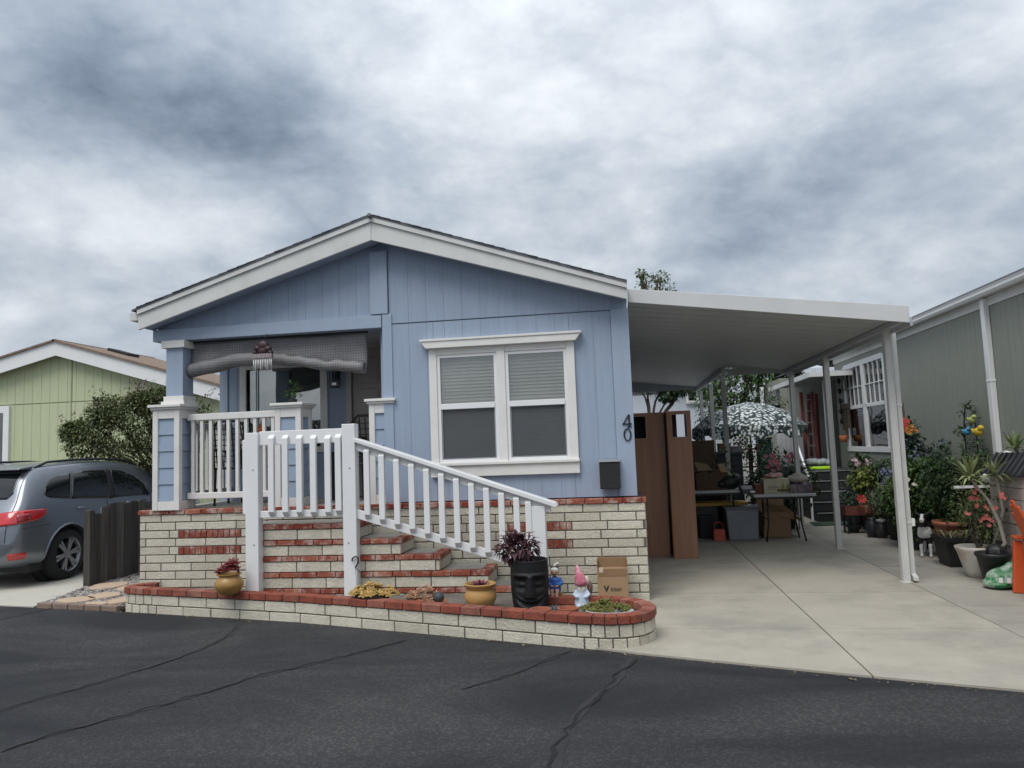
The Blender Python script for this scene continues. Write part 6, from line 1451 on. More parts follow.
# hanging basket
c = onY(773, 410, 17.2); hb_ = thing('hanging_basket', 'black hanging flower basket below the neighbour porch roof', 'hanging basket', (c.x, 17.2, c.z)); f = MB(); f.lathe([(0, -.13), (.10, -.12), (.17, .1), (.18, .1), (.16, .1), (.1, -.08), (0, -.08)], c, 20); f.build('basket', black_pot, hb_, smooth=True)
f = MB(); crown(f, [(tuple(c+Vector((-.15, 0, .2))), (.28, .2, .22)), (tuple(c+Vector((.1, 0, .16))), (.25, .2, .15)), (tuple(c+Vector((-.3, 0, .02))), (.18, .15, .25)), (tuple(c+Vector((-.25, 0, .38))), (.2, .15, .12))], 320, .08, r); f.build('leaves', lf_dark, hb_)
f = MB()
for a in (0, 2.1, 4.2): f.tube([c+Vector((math.cos(a)*.17, math.sin(a)*.17, .1)), c+Vector((0, 0, 2.8-c.z))], .004, 4)
f.build('chains', black_metal, hb_)
f = MB(); q = onY(763, 410, 18.5); f.box(q.x-.04, q.x+.04, 18.46, 18.54, .01, 2.85); tag(f.build('porch_support', white_vinyl, loc=(q.x, 18.5, .01)), 'slim white porch support behind the hanging basket', 'post')
# bright green cushion and rag at the top of the black stairs
c = onY(822, 467, 15.85); t = thing('green_tray', 'flat neon green tray lying at the top of the black stairs', 'tray', (c.x, 15.95, .93)); f = MB(); f.box(c.x-.23, c.x+.22, 15.80, 16.12, .932, .99); f.build('tray', M('neon_green', (.42, .75, .02), .5, .06, 5), t, bevel=.015)
t = thing('grey_bundle', 'pale grey plastic bundle lying behind the neon green tray', 'bundle', (c.x+.05, 16.3, .932)); f = MB()
for i in range(5): f.ball((c.x-.12+.09*i, 16.3, 1.02+r.uniform(0, .06)), (.11, .1, .08), 10, 7)
f.build('plastic', M('pale_plastic', (.34, .36, .40), .5, .2, 12, bump=.5, bscale=18), t, smooth=True)
# ================================================================ RIGHT SIDE: POTS AND PLANTS ALONG THE NEIGHBOUR'S WALL
# things hung on the neighbour's wall
t = thing('wall_chime', 'string of dark round ornaments hanging beside the neighbour window', 'ornament', (RX-.05, 16.4, 1.9)); q0 = onX(838, 372, RX-.06)
f = MB()
for k in range(5): f.ball((RX-.06, q0.y, 2.75-.21*k), (.04, .06, .06), 8, 6)
f.tube([(RX-.06, q0.y, 2.9), (RX-.06, q0.y, 1.85)], .006, 4); f.build('beads', black_metal, t, smooth=True)
q0 = onX(846, 425, RX-.04); t = thing('driftwood_ornament', 'brown driftwood ornament with a small orange pot left of the window', 'ornament', (RX-.05, q0.y, 1.6)); f = MB(); f.box(RX-.05, RX-.012, q0.y-.30, q0.y+.30, 2.16, 2.26)
for dy in (-.2, 0, .18): f.box(RX-.045, RX-.015, q0.y+dy-.05, q0.y+dy+.05, 1.55+abs(dy), 2.16)
f.build('driftwood', M('driftwood', (.10, .075, .055), .9, .3, 12, bump=.5, bscale=30), t); f = MB(); f.lathe([(0, 0), (.06, 0), (.09, .14), (.07, .14), (0, .1)], (RX-.12, q0.y-.05, 1.47), 14); f.build('pot', M('orange_pot', (.42, .14, .05), .7), t, smooth=True)
f = MB(); f.bar((RX-.03, q0.y-.16, 2.55), (RX-.03, q0.y, 2.95), .02); f.bar((RX-.03, q0.y+.16, 2.55), (RX-.03, q0.y, 2.95), .02); f.bar((RX-.03, q0.y-.17, 2.55), (RX-.03, q0.y+.17, 2.55), .02); f.build('triangle', M('grey_wood', (.22, .21, .19), .8), t)
# flower trolley under the window
def pot_plant(label, px, py, Y, rad, n_, lf_, mat, pot_h=.25, pot_r=.16, potm=None, flowers=None, cat='potted plant', sq=False, zlow=None, group=None, name='potted_plant', smat=None):
    c = onY(px, py, Y); t = thing(name, label, cat, (c.x, Y, .012), group=group); pm = potm or black_pot; f = MB()
    f.lathe([(0, 0), (pot_r*.75, 0), (pot_r, pot_h), (pot_r*1.06, pot_h), (pot_r*1.06, pot_h+.02), (pot_r*.93, pot_h+.02), (pot_r*.9, pot_h-.03), (0, pot_h-.03)], (c.x, Y, .012), 24); o = f.build('pot', pm, t, smooth=True); o.data.set_sharp_from_angle(angle=R_(40))
    f = MB(); b0 = Vector((c.x, Y, pot_h))
    for k in range(4): limb(f, b0+Vector((r.uniform(-.04, .04), r.uniform(-.04, .04), -.02)), c+Vector((r.uniform(-.5, .5)*rad[0], r.uniform(-.5, .5)*rad[1], r.uniform(-.2, .5)*rad[2])), .014, .005, r)
    f.build('stems', bark, t)
    f = MB(); bl_ = [(tuple(c), rad)]+[(tuple(c+Vector((r.uniform(-.7, .7)*rad[0], r.uniform(-.6, .6)*rad[1], r.uniform(-.9, .6)*rad[2]))), tuple(q*r.uniform(.4, .65) for q in rad)) for _ in range(5)]
    crown(f, bl_, n_, lf_, r); f.build('leaves', mat, t)
    if flowers:
        fm, lst, s = flowers; f = MB()
        for (fx, fy) in lst:
            for _ in range(3): blossom(f, onY(fx+r.uniform(-2.5, 2.5), fy+r.uniform(-2.5, 2.5), Y-rad[1]*r.uniform(.5, 1.0)-.03), s*r.uniform(.45, .75), r.random()*.5, 5, (r.uniform(-.6, .6), -1, r.uniform(-.2, .8)))
        f.build('blossoms', fm, t)
    return t
p_pinkw = M('petal_pale', (.60, .36, .42), .6, .1, 8, tint=(.72, .62, .62), trans=.2); p_red = M('petal_red', (.55, .035, .035), .6, .1, 8, tint=(.62, .10, .08), trans=.15); p_orange = M('petal_orange', (.55, .10, .03), .6, .1, 8, tint=(.62, .28, .04), trans=.15); p_blue = M('petal_blue', (.10, .11, .24), .6, .1, 8, tint=(.26, .27, .40), trans=.15); p_white = M('petal_white', (.55, .5, .46), .6, .1, 8, tint=(.7, .66, .5), trans=.15); p_coral = M('petal_coral', (.60, .10, .09), .6, .1, 8, tint=(.68, .24, .22), trans=.15)
lf_lime = leafmat('leaf_lime', (.12, .17, .03), (.36, .40, .10)); lf_grey = leafmat('leaf_blue_grey', (.045, .07, .075), (.13, .16, .17))
G = 'potted plants along the neighbour wall'
pot_plant('broad dark bush against the siding below the bird trellis', 968, 478, 10.0, (.5, .2, .5), 1500, .075, lf_dark, .35, .18, group=G)
pot_plant('pale green bush between the climbing plant and the citrus bush', 914, 486, 11.25, (.34, .22, .4), 900, .07, lf_lime, .3, .16, group=G)
pot_plant('dark leafy bush between the citrus bush and the coral flowers', 957, 490, 10.2, (.42, .3, .5), 1700, .07, lf_dark, .35, .18, group=G)
pot_plant('low shaded bush behind the tall carport post', 896, 500, 12.0, (.34, .25, .4), 900, .07, lf_dark, .3, .16, group=G)
pot_plant('olive bush behind the coral flowers beside the pedestal', 986, 490, 9.75, (.38, .25, .5), 1300, .055, lf_olive, .3, .16, group=G)
pot_plant('pot of white and pink orchid blooms under the neighbour window', 861, 472, 13.75, (.3, .2, .3), 460, .10, lf_dark, .35, .16, None, (p_pinkw, [(855, 461), (858, 464), (864, 463), (866, 461), (868, 464), (856, 468), (862, 467), (860, 470)], .075), group=G)
pot_plant('lime green variegated pot plant right under the neighbour window', 867, 484, 13.3, (.28, .2, .28), 520, .09, lf_lime, .3, .15, None, group=G)
pot_plant('dark leaved pot with violet blue flowers near the tall carport post', 882, 476, 13.2, (.26, .2, .3), 460, .09, lf_dark, .35, .15, None, (p_blue, [(884, 471), (886, 475), (881, 472), (885, 480), (888, 473), (883, 483)], .07), group=G)
pot_plant('grey pot of mottled leaves low on the trolley edge', 852, 490, 13.4, (.22, .15, .2), 340, .08, lf_grey, .22, .13, None, group=G)
pot_plant('brownish pot plant in the shade beside the tall post', 884, 500, 12.6, (.25, .2, .3), 440, .08, lf_olive, .25, .15, None, group=G)
t = thing('planter_trolley', 'low dark trolley with red trough and a red tulip below the neighbour window', 'trolley', (3.95, 12.9, .012)); a, b = onY(846, 519, 12.75), onY(876, 519, 12.75)
f = MB(); f.box(a.x, b.x, 12.75, 13.05, .30, .45); f.build('trough', M('trough_red', (.17, .05, .035), .7, .2, 6), t, bevel=.01)
for x in (a.x+.04, b.x-.04):
    for y in (12.79, 13.01): f = MB(); f.bar((x, y, .012), (x, y, .42), .025); f.build('leg', black_metal, t)
f = MB(); f.box(a.x, b.x, 12.77, 13.03, .12, .14); f.build('shelf', black_metal, t)
f = MB(); f.box(b.x-.16, b.x-.0, 12.73, 12.748, .34, .46); f.build('label_plate', M('plate_salmon', (.36, .14, .10), .7), t)
f = MB(); crown(f, [(((a.x+b.x)/2, 12.88, .52), (.26, .12, .14)), ((a.x+.12, 12.85, .55), (.15, .1, .12))], 170, .07, r); f.build('leaves', lf_dark, t)
f = MB(); q0 = onY(861, 499, 12.6); blossom(f, q0, .09, .2); blossom(f, q0+Vector((.02, -.01, -.02)), .07, .6); f.tube([q0, (q0.x, 12.85, .5)], .006, 5); f.build('tulip', p_red, t)
for i, (px, Y, hh, lab) in enumerate(((870, 12.3, .3, 'dark jar on the concrete at the foot of the planter trolley'), (879, 12.2, .25, 'small dark jar with white lid next to the trolley'), (852, 13.0, .5, 'tall grey urn behind the left end of the trolley'))):
    c = onY(px, 500, Y); t = thing('garden_jar', lab, 'jar', (c.x, Y, .012)); f = MB(); f.lathe([(0, 0), (.07, 0), (.10, hh*.4), (.09, hh*.8), (.06, hh*.9), (.07, hh), (.05, hh), (0, hh*.9)], (c.x, Y, .012), 18); f.build('jar', M('jar%d' % i, ((.03, .032, .04), (.04, .04, .045), (.10, .11, .12))[i], .4, .2, 8), t, smooth=True)
    if i == 1: f = MB(); f.lathe([(.06, hh), (.065, hh+.03), (0, hh+.035)], (c.x, Y, .012), 16); f.build('lid', white_vinyl, t, smooth=True)
# tall vine column with red and orange flowers
c = onY(907, 452, 11.6); t = thing('climbing_plant', 'tall narrow climbing plant topped with red and orange flowers against the siding', 'plant', (c.x, 11.6, .012)); f = MB(); f.lathe([(0, 0), (.16, 0), (.2, .3), (.18, .3), (0, .26)], (c.x, 11.6, .012), 20); f.build('pot', black_pot, t, smooth=True)
f = MB(); f.bar((c.x, 11.6, .25), (c.x, 11.62, 2.05), .03); f.build('stake', bark, t)
f = MB(); crown(f, [(tuple(onY(px, py, 11.6)), (rd_, .22, rh_)) for px, py, rd_, rh_ in ((908, 432, .13, .22), (910, 446, .18, .25), (908, 462, .22, .28), (907, 480, .26, .3), (905, 500, .28, .35), (914, 452, .14, .2))], 1150, .075, r); f.build('leaves', lf_dark, t)
f = MB()
for px, py in ((902, 420), (904, 423), (906, 421), (903, 425)): [blossom(f, onY(px+r.uniform(-2, 2), py+r.uniform(-2, 2), 11.45), .04, r.random()*.4) for _ in range(3)]
f.build('red_blossoms', p_red, t); f = MB()
for px, py in ((909, 424), (912, 428), (914, 431), (911, 433), (908, 428), (906, 431)): [blossom(f, onY(px+r.uniform(-2, 2), py+r.uniform(-2, 2), 11.45), .036, r.random()) for _ in range(3)]
f.build('orange_blossoms', p_orange, t)
pot_plant('blue grey flowering bush against the siding right of the climbing plant', 924, 467, 11.5, (.36, .22, .42), 900, .08, lf_grey, .4, .18, None, (p_blue, [(918, 456), (922, 460), (915, 460), (927, 466), (921, 470), (925, 475), (917, 466)], .06), group=G)
t = pot_plant('big glossy green citrus bush in front of the siding', 933, 486, 11.1, (.60, .34, .42), 3600, .085, lf_green, .4, .2, None, (p_white, [(906, 482), (909, 478), (904, 487), (908, 490), (913, 485)], .05), group=G)
pot_plant('dark bushy plant in a black pot between tall post and animal statue', 912, 510, 11.0, (.32, .25, .36), 1100, .07, lf_green, .36, .2, None, group=G)
# stone face peeping out of the bush
c = onY(921, 512, 11.15); tag(MB().lathe([(0, 0), (.07, .0), (.10, .12), (.095, .22), (.06, .28), (0, .29)], (c.x, 11.15, c.z-.12), 18).build('stone_vase', M('pale_stone', (.22, .21, .21), .8, .2, 8), loc=(c.x, 11.15, c.z-.12), smooth=True), 'pale grey stone vase half hidden in the citrus bush', 'vase')
tag(MB().lathe([(0, 0), (.12, 0), (.13, c.z-.14), (0, c.z-.14)], (c.x, 11.15, .012), 14).build('plant_stand', black_plastic, loc=(c.x, 11.15, .012)), 'dark plant stand below the pale grey stone vase', 'stand')
# black and white animal figure
c = onZ(928, 556, .012); G0 = Vector(c); t = thing('animal_statue', 'small black and white farm animal statue standing before the citrus bush', 'statue', G0, R_(-27))
bm_ = bpy.data.materials.new('statue_paint'); bm_.use_nodes = True; tt = bm_.node_tree; LL = tt.links.new; bs = tt.nodes['Principled BSDF']; at_ = nd(tt, 'ShaderNodeAttribute', attribute_name='patch'); ra = nd(tt, 'ShaderNodeValToRGB'); LL(at_.outputs['Fac'], ra.inputs[0]); ra.color_ramp.interpolation = 'CONSTANT'; ra.color_ramp.elements[0].color = (.012, .012, .013, 1); ra.color_ramp.elements[1].position = .5; ra.color_ramp.elements[1].color = (.62, .61, .6, 1); LL(ra.outputs[0], bs.inputs['Base Color']); bs.inputs['Roughness'].default_value = .45
f = MB(); V3 = Vector
f.tube([(0, .26, .33), (0, .14, .345), (0, 0, .335), (0, -.10, .345), (0, -.15, .37)], [.06, .09, .085, .095, .07], 14); f.ball((0, .26, .335), (.075, .07, .085)); f.ball((0, -.12, .33), (.085, .07, .10))
f.tube([(0, -.13, .38), (0, -.18, .44), (0, -.21, .49)], [.065, .05, .045], 12); f.ball((0, -.23, .515), (.048, .06, .048)); f.tube([(0, -.25, .51), (0, -.31, .485), (0, -.335, .475)], [.04, .03, .024], 12)
for s in (-1, 1):
    f.tube([(s*.05, -.12, .32), (s*.052, -.115, .18), (s*.052, -.13, .16), (s*.052, -.125, .03)], [.042, .026, .024, .019], 10); f.ball((s*.052, -.13, .02), (.023, .03, .022))
    f.tube([(s*.05, .24, .33), (s*.055, .20, .24), (s*.055, .275, .15), (s*.055, .265, .03)], [.055, .04, .023, .019], 10); f.ball((s*.055, .258, .02), (.023, .03, .022))
    f.tube([(s*.035, -.215, .55), (s*.075, -.205, .575), (s*.095, -.21, .57)], [.014, .018, .006], 8)
f.tube([(0, .32, .37), (0, .36, .34), (0, .365, .25)], [.016, .011, .014], 8)
o = fused('body', bm_, t, f, .009, local=True); me = o.data; a_ = me.attributes.new('patch', 'FLOAT', 'POINT')
vals = []
for v in me.vertices:
    p = v.co; wv = noise.noise(p*9)*.03
    w_ = (p.z < .17+wv) or (abs(p.x) < .018 and p.y < -.20 and p.z > .46) or (p.y < -.305) or ((p-V3((0, -.17, .33))).length < .085+wv) or ((p-V3((-.09, .07, .36))).length < .085+wv) or (p.z < .275 and -.1 < p.y < .2 and wv > -.01)
    vals.append(1.0 if w_ else 0.0)
a_.data.foreach_set('value', vals)
f = MB()
for s in (-1, 1): f.ball((s*.034, -.272, .525), (.006, .006, .007), 6, 5)
f.build('eyes', black_metal, t, local=True)
# pots in the foreground of the bed
c = onZ(959, 568, .012); q = back(c, .20); t = thing('square_planter', 'large square black planter with dry stalks near the black and white animal statue', 'planter', q); f = MB(); w0, w1, hh = .15, .195, .36
v = [(q.x+sx*w_, q.y+sy*w_, z) for w_, z in ((w0, .012), (w1, hh)) for sx, sy in ((-1, -1), (1, -1), (1, 1), (-1, 1))]; f.add(v, [(3, 2, 1, 0), (0, 1, 5, 4), (1, 2, 6, 5), (2, 3, 7, 6), (3, 0, 4, 7)]); f.add([(q.x+sx*(w1-.02), q.y+sy*(w1-.02), hh-.04) for sx, sy in ((-1, -1), (1, -1), (1, 1), (-1, 1))], [(0, 1, 2, 3)])
for (x0, x1, y0, y1) in ((-w1-.015, w1+.015, -w1-.015, -w1+.01), (-w1-.015, w1+.015, w1-.01, w1+.015), (-w1-.015, -w1+.01, -w1+.01, w1-.01), (w1-.01, w1+.015, -w1+.01, w1-.01)): f.box(q.x+x0, q.x+x1, q.y+y0, q.y+y1, hh-.05, hh)
f.build('tub', black_pot, t); f = MB()
for i in range(40): a = r.uniform(0, 6.28); p0 = q+Vector((r.uniform(-.15, .15), r.uniform(-.15, .15), hh-.05)); f.leaf(p0, (math.cos(a), math.sin(a), r.uniform(.3, 1)), r.uniform(.15, .3), .018, r.random(), .3)
f.build('dry_stalks', leafmat('leaf_dry', (.16, .14, .06), (.36, .32, .18)), t)
c2 = back(q, .5)+Vector((-.05, 0, 0)); t = thing('terracotta_pot', 'wide terracotta pot raised behind the square black planter', 'pot', (c2.x, c2.y, .012)); f = MB(); f.lathe([(0, .22), (.13, .22), (.2, .42), (.215, .42), (.215, .47), (.19, .47), (.18, .42), (0, .42)], (c2.x, c2.y, .012), 26); f.build('pot', terra, t, smooth=True); f = MB(); f.lathe([(.17, 0), (.17, .22), (0, .22)], (c2.x, c2.y, .012), 20); f.build('plinth', black_plastic, t)
f = MB()
for i in range(60): a = r.uniform(0, 6.28); f.leaf(c2+Vector((r.uniform(-.1, .1), r.uniform(-.1, .1), .42)), (math.cos(a), math.sin(a), r.uniform(.2, 1.2)), r.uniform(.1, .22), .03, r.random(), .3)
f.build('leaves', lf_olive, t)
c = onZ(979, 579, .012); q = back(c, .13); t = thing('white_pot', 'tapered white ceramic pot with brown stain beside the square planter', 'pot', q); f = MB(); f.lathe([(0, 0), (.10, 0), (.13, .06), (.19, .27), (.205, .30), (.21, .33), (.195, .335), (.18, .29), (0, .27)], q, 30); f.build('pot', M('white_glaze', (.52, .49, .45), .45, .08, 6, stain=((.36, .22, .13), .7, 5)), t, smooth=True)
f = MB(); crown(f, [(tuple(onY(978, 520, q.y)), (.28, .22, .3)), (tuple(onY(985, 500, q.y+.1)), (.25, .2, .28)), (tuple(onY(968, 505, q.y+.15)), (.22, .2, .25)), (tuple(onY(990, 530, q.y)), (.18, .2, .25))], 600, .05, r); f.build('leaves', lf_olive, t); f = MB()
for k in range(7): limb(f, q+Vector((0, 0, .26)), onY(r.uniform(965, 992), r.uniform(490, 530), q.y+r.uniform(-.1, .15)), .010, .004, r, .08)
f.build('stems', bark, t); f = MB()
for px, py in ((974, 492), (977, 497), (972, 499), (985, 517), (990, 521), (982, 520), (978, 506), (1001, 495), (1003, 498), (986, 508), (968, 515), (976, 488), (995, 507), (989, 524)): [blossom(f, onY(px+r.uniform(-2, 2), py+r.uniform(-2, 2), q.y-r.uniform(.1, .24)), .026, r.random()*.6, 5, (r.uniform(-.6, .6), -1, .3)) for _ in range(3)]
f.build('blossoms', p_coral, t)
c = onZ(996, 586, .012); q = back(c, .12); t = thing('black_pot', 'black plastic nursery pot with a folded black liner, right of the white pot', 'pot', q); f = MB(); f.lathe([(0, 0), (.10, 0), (.155, .28), (.17, .29), (.17, .32), (.155, .32), (.14, .27), (0, .25)], q, 28); f.build('pot', black_pot, t, smooth=True)
f = MB(); f.ball(q+Vector((.03, 0, .32)), (.10, .09, .09), 12, 8); f.add([q+Vector((-.02, -.03, .3)), q+Vector((.13, -.02, .28)), q+Vector((.15, .02, .42)), q+Vector((.04, .0, .45))], [(0, 1, 2, 3)]); f.build('liner', M('bag_black', (.012, .013, .013)), t)
def dracaena(label, base, pts, rad, n_, mat, pot=True):
    t = thing('spiky_plant', label, 'plant', base); f = MB(); k = len(pts); f.tube(pts, [.022-.01*i/(k-1) for i in range(k)], 8); f.build('cane', M('cane_grey', (.24, .21, .18), .8, .2, 20), t, smooth=True)
    f = MB(); c = Vector(pts[-1])
    for i in range(n_):
        a = r.uniform(0, 6.283); el = r.uniform(-.25, 1.35); d = Vector((math.cos(a)*math.cos(el), math.sin(a)*math.cos(el), math.sin(el))); L2 = rad*r.uniform(.75, 1.1); u = d.cross(Vector((0, 0, 1)));
        if u.length < .01: u = Vector((1, 0, 0))
        u.normalize(); w_ = .014; m1 = c+d*L2*.5; e_ = c+d*L2-Vector((0, 0, L2*.22*math.cos(el))); f.add([c-u*w_*.6, c+u*w_*.6, m1+u*w_, m1-u*w_, e_], [(0, 1, 2, 3), (3, 2, 4)], r.random())
    f.build('leaves', mat, t); return t
lf_spike = leafmat('leaf_spike', (.13, .18, .06), (.34, .38, .19))
dracaena('spiky leaved plant on a long bent cane rising from the black nursery pot', q, [q+Vector((.0, 0, .25)), onY(1005, 543, q.y), onY(999, 522, q.y), onY(988, 500, q.y+.03), onY(977, 487, q.y+.05), onY(970, 478, q.y+.05)], .33, 46, lf_spike)
dracaena('smaller spiky plant behind the coral flowers', (q.x, q.y+.35, .012), [Vector((q.x+.05, q.y+.35, .0)), onY(1003, 510, q.y+.35), onY(997, 480, q.y+.35), onY(994, 474, q.y+.35)], .26, 34, lf_spike)
yb = 8.9; dracaena('tall spiky plant standing behind the tiled brick pedestal', (onY(1016, 500, yb).x, yb, .012), [Vector((onY(1016, 500, yb).x, yb, .0)), onY(1016, 460, yb), onY(1015, 449, yb)], .27, 46, lf_spike)
# bird ornament on a wire trellis against the siding
tx = RX-.12; q0 = onX(971, 440, tx); t = thing('bird_trellis', 'vine covered wire trellis with blue and yellow bird ornaments against the siding', 'trellis', (tx, q0.y, .3)); f = MB()
for dy in (-.16, .16): f.tube([(tx, q0.y+dy, .1), (tx, q0.y+dy, 1.7), (tx, q0.y+dy*.5, 1.92), (tx, q0.y, 1.96)], .008, 6)
for z in (.5, .8, 1.1, 1.4, 1.7): f.tube([(tx, q0.y-.16, z), (tx, q0.y+.16, z)], .006, 5)
f.build('wire', black_metal, t)
f = MB(); crown(f, [((tx, q0.y+.05, 1.88), (.07, .14, .12)), ((tx, q0.y-.17, 1.5), (.06, .07, .4)), ((tx, q0.y+.17, 1.4), (.06, .07, .35)), ((tx, q0.y, .95), (.1, .22, .4)), ((tx, q0.y+.3, 1.6), (.03, .15, .05))], 240, .06, r); f.build('vine', lf_dark, t)
def bird(px, py, col, s=1.0):
    c = onX(px, py, tx-.05); f = MB(); f.ball(c, (.035*s, .075*s, .045*s), 12, 8); f.ball(c+Vector((0, -.065*s, .04*s)), (.03*s,)*3, 10, 7); f.tube([c+Vector((0, -.09*s, .04*s)), c+Vector((0, -.125*s, .035*s))], [.01*s, .002], 6); f.tube([c+Vector((0, .06*s, .0)), c+Vector((0, .13*s, .03*s))], [.025*s, .012*s], 6); f.build('bird', col, t, smooth=True)
bird(967, 432, M('bird_blue', (.06, .25, .42), .5)); bird(978, 432, M('bird_yellow', (.58, .40, .03), .5), 1.25); bird(972, 420, M('bird_lime', (.36, .40, .12), .5))
# elbow of white pipe off the downspout
a = onX(1003, 452, RX-.1); f = MB(); f.tube([(RX-.04, a.y, 1.33), (RX-.08, a.y-.02, 1.22), (RX-.30, a.y-.25, 1.12), (RX-.50, a.y-.42, 1.05)], .055, 12); o = f.build('pipe_elbow', white_vinyl, rh, smooth=True)
f = MB(); f.box(RX-.7, RX-.02, a.y-.06, a.y-.03, .92, .95); tag(f.build('shelf_bracket', white_vinyl, loc=(RX-.3, a.y-.05, .92)), 'thin white bracket sticking out of the siding below the downspout', 'bracket')
# brick pedestal with dark tiled cap at the right edge
px0 = onY(1004, 500, 8.55); t = thing('brick_pedestal', 'pale brick barbecue pedestal with dark tiled roof at the right edge', 'pedestal', (px0.x+.4, 8.9, .012)); f = MB(); x0 = px0.x+.19; x1 = x0+.8; y0, y1 = 8.55, 9.25; zr = onY(1010, 477, 8.55).z
f.box(x0, x1, y0, y1, .012, zr); f.build('core', M('pale_mortar', (.20, .18, .165), .9), t); rb_ = random.Random(4); f = MB()
for i in range(9):
    z = zr-.13*(i+1)
    if z < -.1: break
    for pth in (Path([(x0-.004, y0-.004), (x1, y0-.004)]), Path([(x0-.004, y1), (x0-.004, y0)])): course(f, pth, max(z, .012), .13 if z > .012 else .13+z-.012, .26, .13*(i % 2), .006, .03, rb_, j=.004)
f.build('brickwork', M('pale_brick', (.36, .31, .28), .9, .12, 10, bump=.4, bscale=60, tint=(.30, .25, .23)), t, bevel=.003)
f = MB(); tile_m = M('dark_tile', (.028, .03, .036), .5, .2, 6)
f.prism([(x0-.05, zr), (x1+.05, zr), (x1-.15, zr+.24), (x0+.12, zr+.24)], 'y', y0-.06, y1+.06)
for k in range(8): yy = y0-.06+.11*k; f.bar((x0-.055, yy, zr+.01), (x0+.115, yy, zr+.245), .03, .02, up=(1, 0, 1))
for k in range(9): xx = x0-.04+.11*k; f.bar((xx, y0-.07, zr+.01), (x0+.12+(x1-x0-.27)*k/8, y0-.065, zr+.24), .02, .014, up=(0, 1, 0))
f.build('tiled_cap', tile_m, t)
# green soil bag and orange garden chair
c = onZ(1012, 592, .012); q = back(c, .18)+Vector((.08, 0, 0)); t = thing('soil_bag', 'green and white plastic bag of garden soil slumped behind the orange chair', 'bag', q, R_(-10)); f = MB(); f.ball((0, 0, .11), (.30, .16, .115), 20, 10); f.ball((.06, .03, .18), (.2, .12, .10), 16, 8); f.ball((-.2, -.02, .05), (.14, .15, .05), 14, 8); o = fused('bag', M('bag_green', (.02, .16, .05), .4, .2, 8, stain=((.62, .65, .6), .9, 7)), t, f, .016, local=True)
f = MB()
for k in range(7): f.cbox((-.2+.07*k, -.158-.004*abs(3-k)*-1, .10), (.035, .012, .05))
f.build('printed_blocks', white_vinyl, t, local=True)
om = M('orange_plastic', (.62, .10, .025), .42, .05, 4)
ch = thing('garden_chair', 'bright orange plastic slatted garden chair cut by the right picture edge', 'chair', (4.02, 7.62, .012), R_(78))
# local: facing -y; built like a low wooden lounge chair
for s in (-.27, .27):
    f = MB(); f.prism([(-.42, 0), (-.30, 0), (-.28, .30), (-.30, .52), (-.38, .52)], 'x', s-.035, s+.035); f.build('leg', om, ch, local=True, bevel=.01)
    f = MB(); f.prism([(.28, 0), (.40, 0), (.36, .5), (.28, .5)], 'x', s-.03, s+.03); f.build('leg', om, ch, local=True, bevel=.01)
    f = MB(); f.box(s-.075, s+.075, -.46, .36, .52, .55); f.build('armrest', om, ch, local=True, bevel=.012)
    f = MB(); f.prism([(-.40, .30), (.30, .16), (.34, .24), (-.40, .38)], 'x', s-.02, s+.02); f.build('side_rail', om, ch, local=True, bevel=.006)
for k in range(6): f = MB(); f.cbox((0, -.38+.10*k, .375-.022*k), (.5, .085, .022), rx=-.2); f.build('seat_slat', om, ch, local=True, bevel=.006)
for k in range(5):
    x = -.20+.10*k; hh = .72-.05*abs(k-2)**1.5; f = MB(); f.prism([(.13, .20), (.155, .20), (.155+.36*hh, .20+hh), (.13+.36*hh, .20+hh)], 'x', x-.042, x+.042); f.build('back_slat', om, ch, local=True, bevel=.012)
f = MB(); f.bar((-.27, .26, .53), (.27, .26, .53), .03, .07); f.build('back_rail', om, ch, local=True)
# ================================================================ LIGHT AND SKY
w = bpy.data.worlds.new('World'); sc.world = w; w.use_nodes = True; t = w.node_tree; L = t.links.new
bg = t.nodes['Background']; bg.inputs['Strength'].default_value = .1
SUN_EL, SUN_AZ = R_(58), R_(205)     # azimuth measured from +Y clockwise: behind the camera, a little to the left
sky = nd(t, 'ShaderNodeTexSky', sky_type='NISHITA', sun_disc=False, sun_elevation=SUN_EL, sun_rotation=SUN_AZ)
tc = nd(t, 'ShaderNodeTexCoord'); D = tc.outputs['Generated']
nrm = nd(t, 'ShaderNodeVectorMath', operation='NORMALIZE'); L(D, nrm.inputs[0]); DN = nrm.outputs[0]
sp = nd(t, 'ShaderNodeSeparateXYZ'); L(DN, sp.inputs[0])
def mth(op, a, b=None, c=None):
    n = nd(t, 'ShaderNodeMath', operation=op)
    for i, v in enumerate((a, b, c)):
        if v is None: continue
        if isinstance(v, (int, float)): n.inputs[i].default_value = v
        else: L(v, n.inputs[i])
    return n.outputs[0]
zc_ = mth('ADD', mth('MAXIMUM', sp.outputs['Z'], 0.0), .5)
px_, py_ = mth('DIVIDE', sp.outputs['X'], zc_), mth('DIVIDE', sp.outputs['Y'], zc_)
cb = nd(t, 'ShaderNodeCombineXYZ'); L(px_, cb.inputs[0]); L(py_, cb.inputs[1])
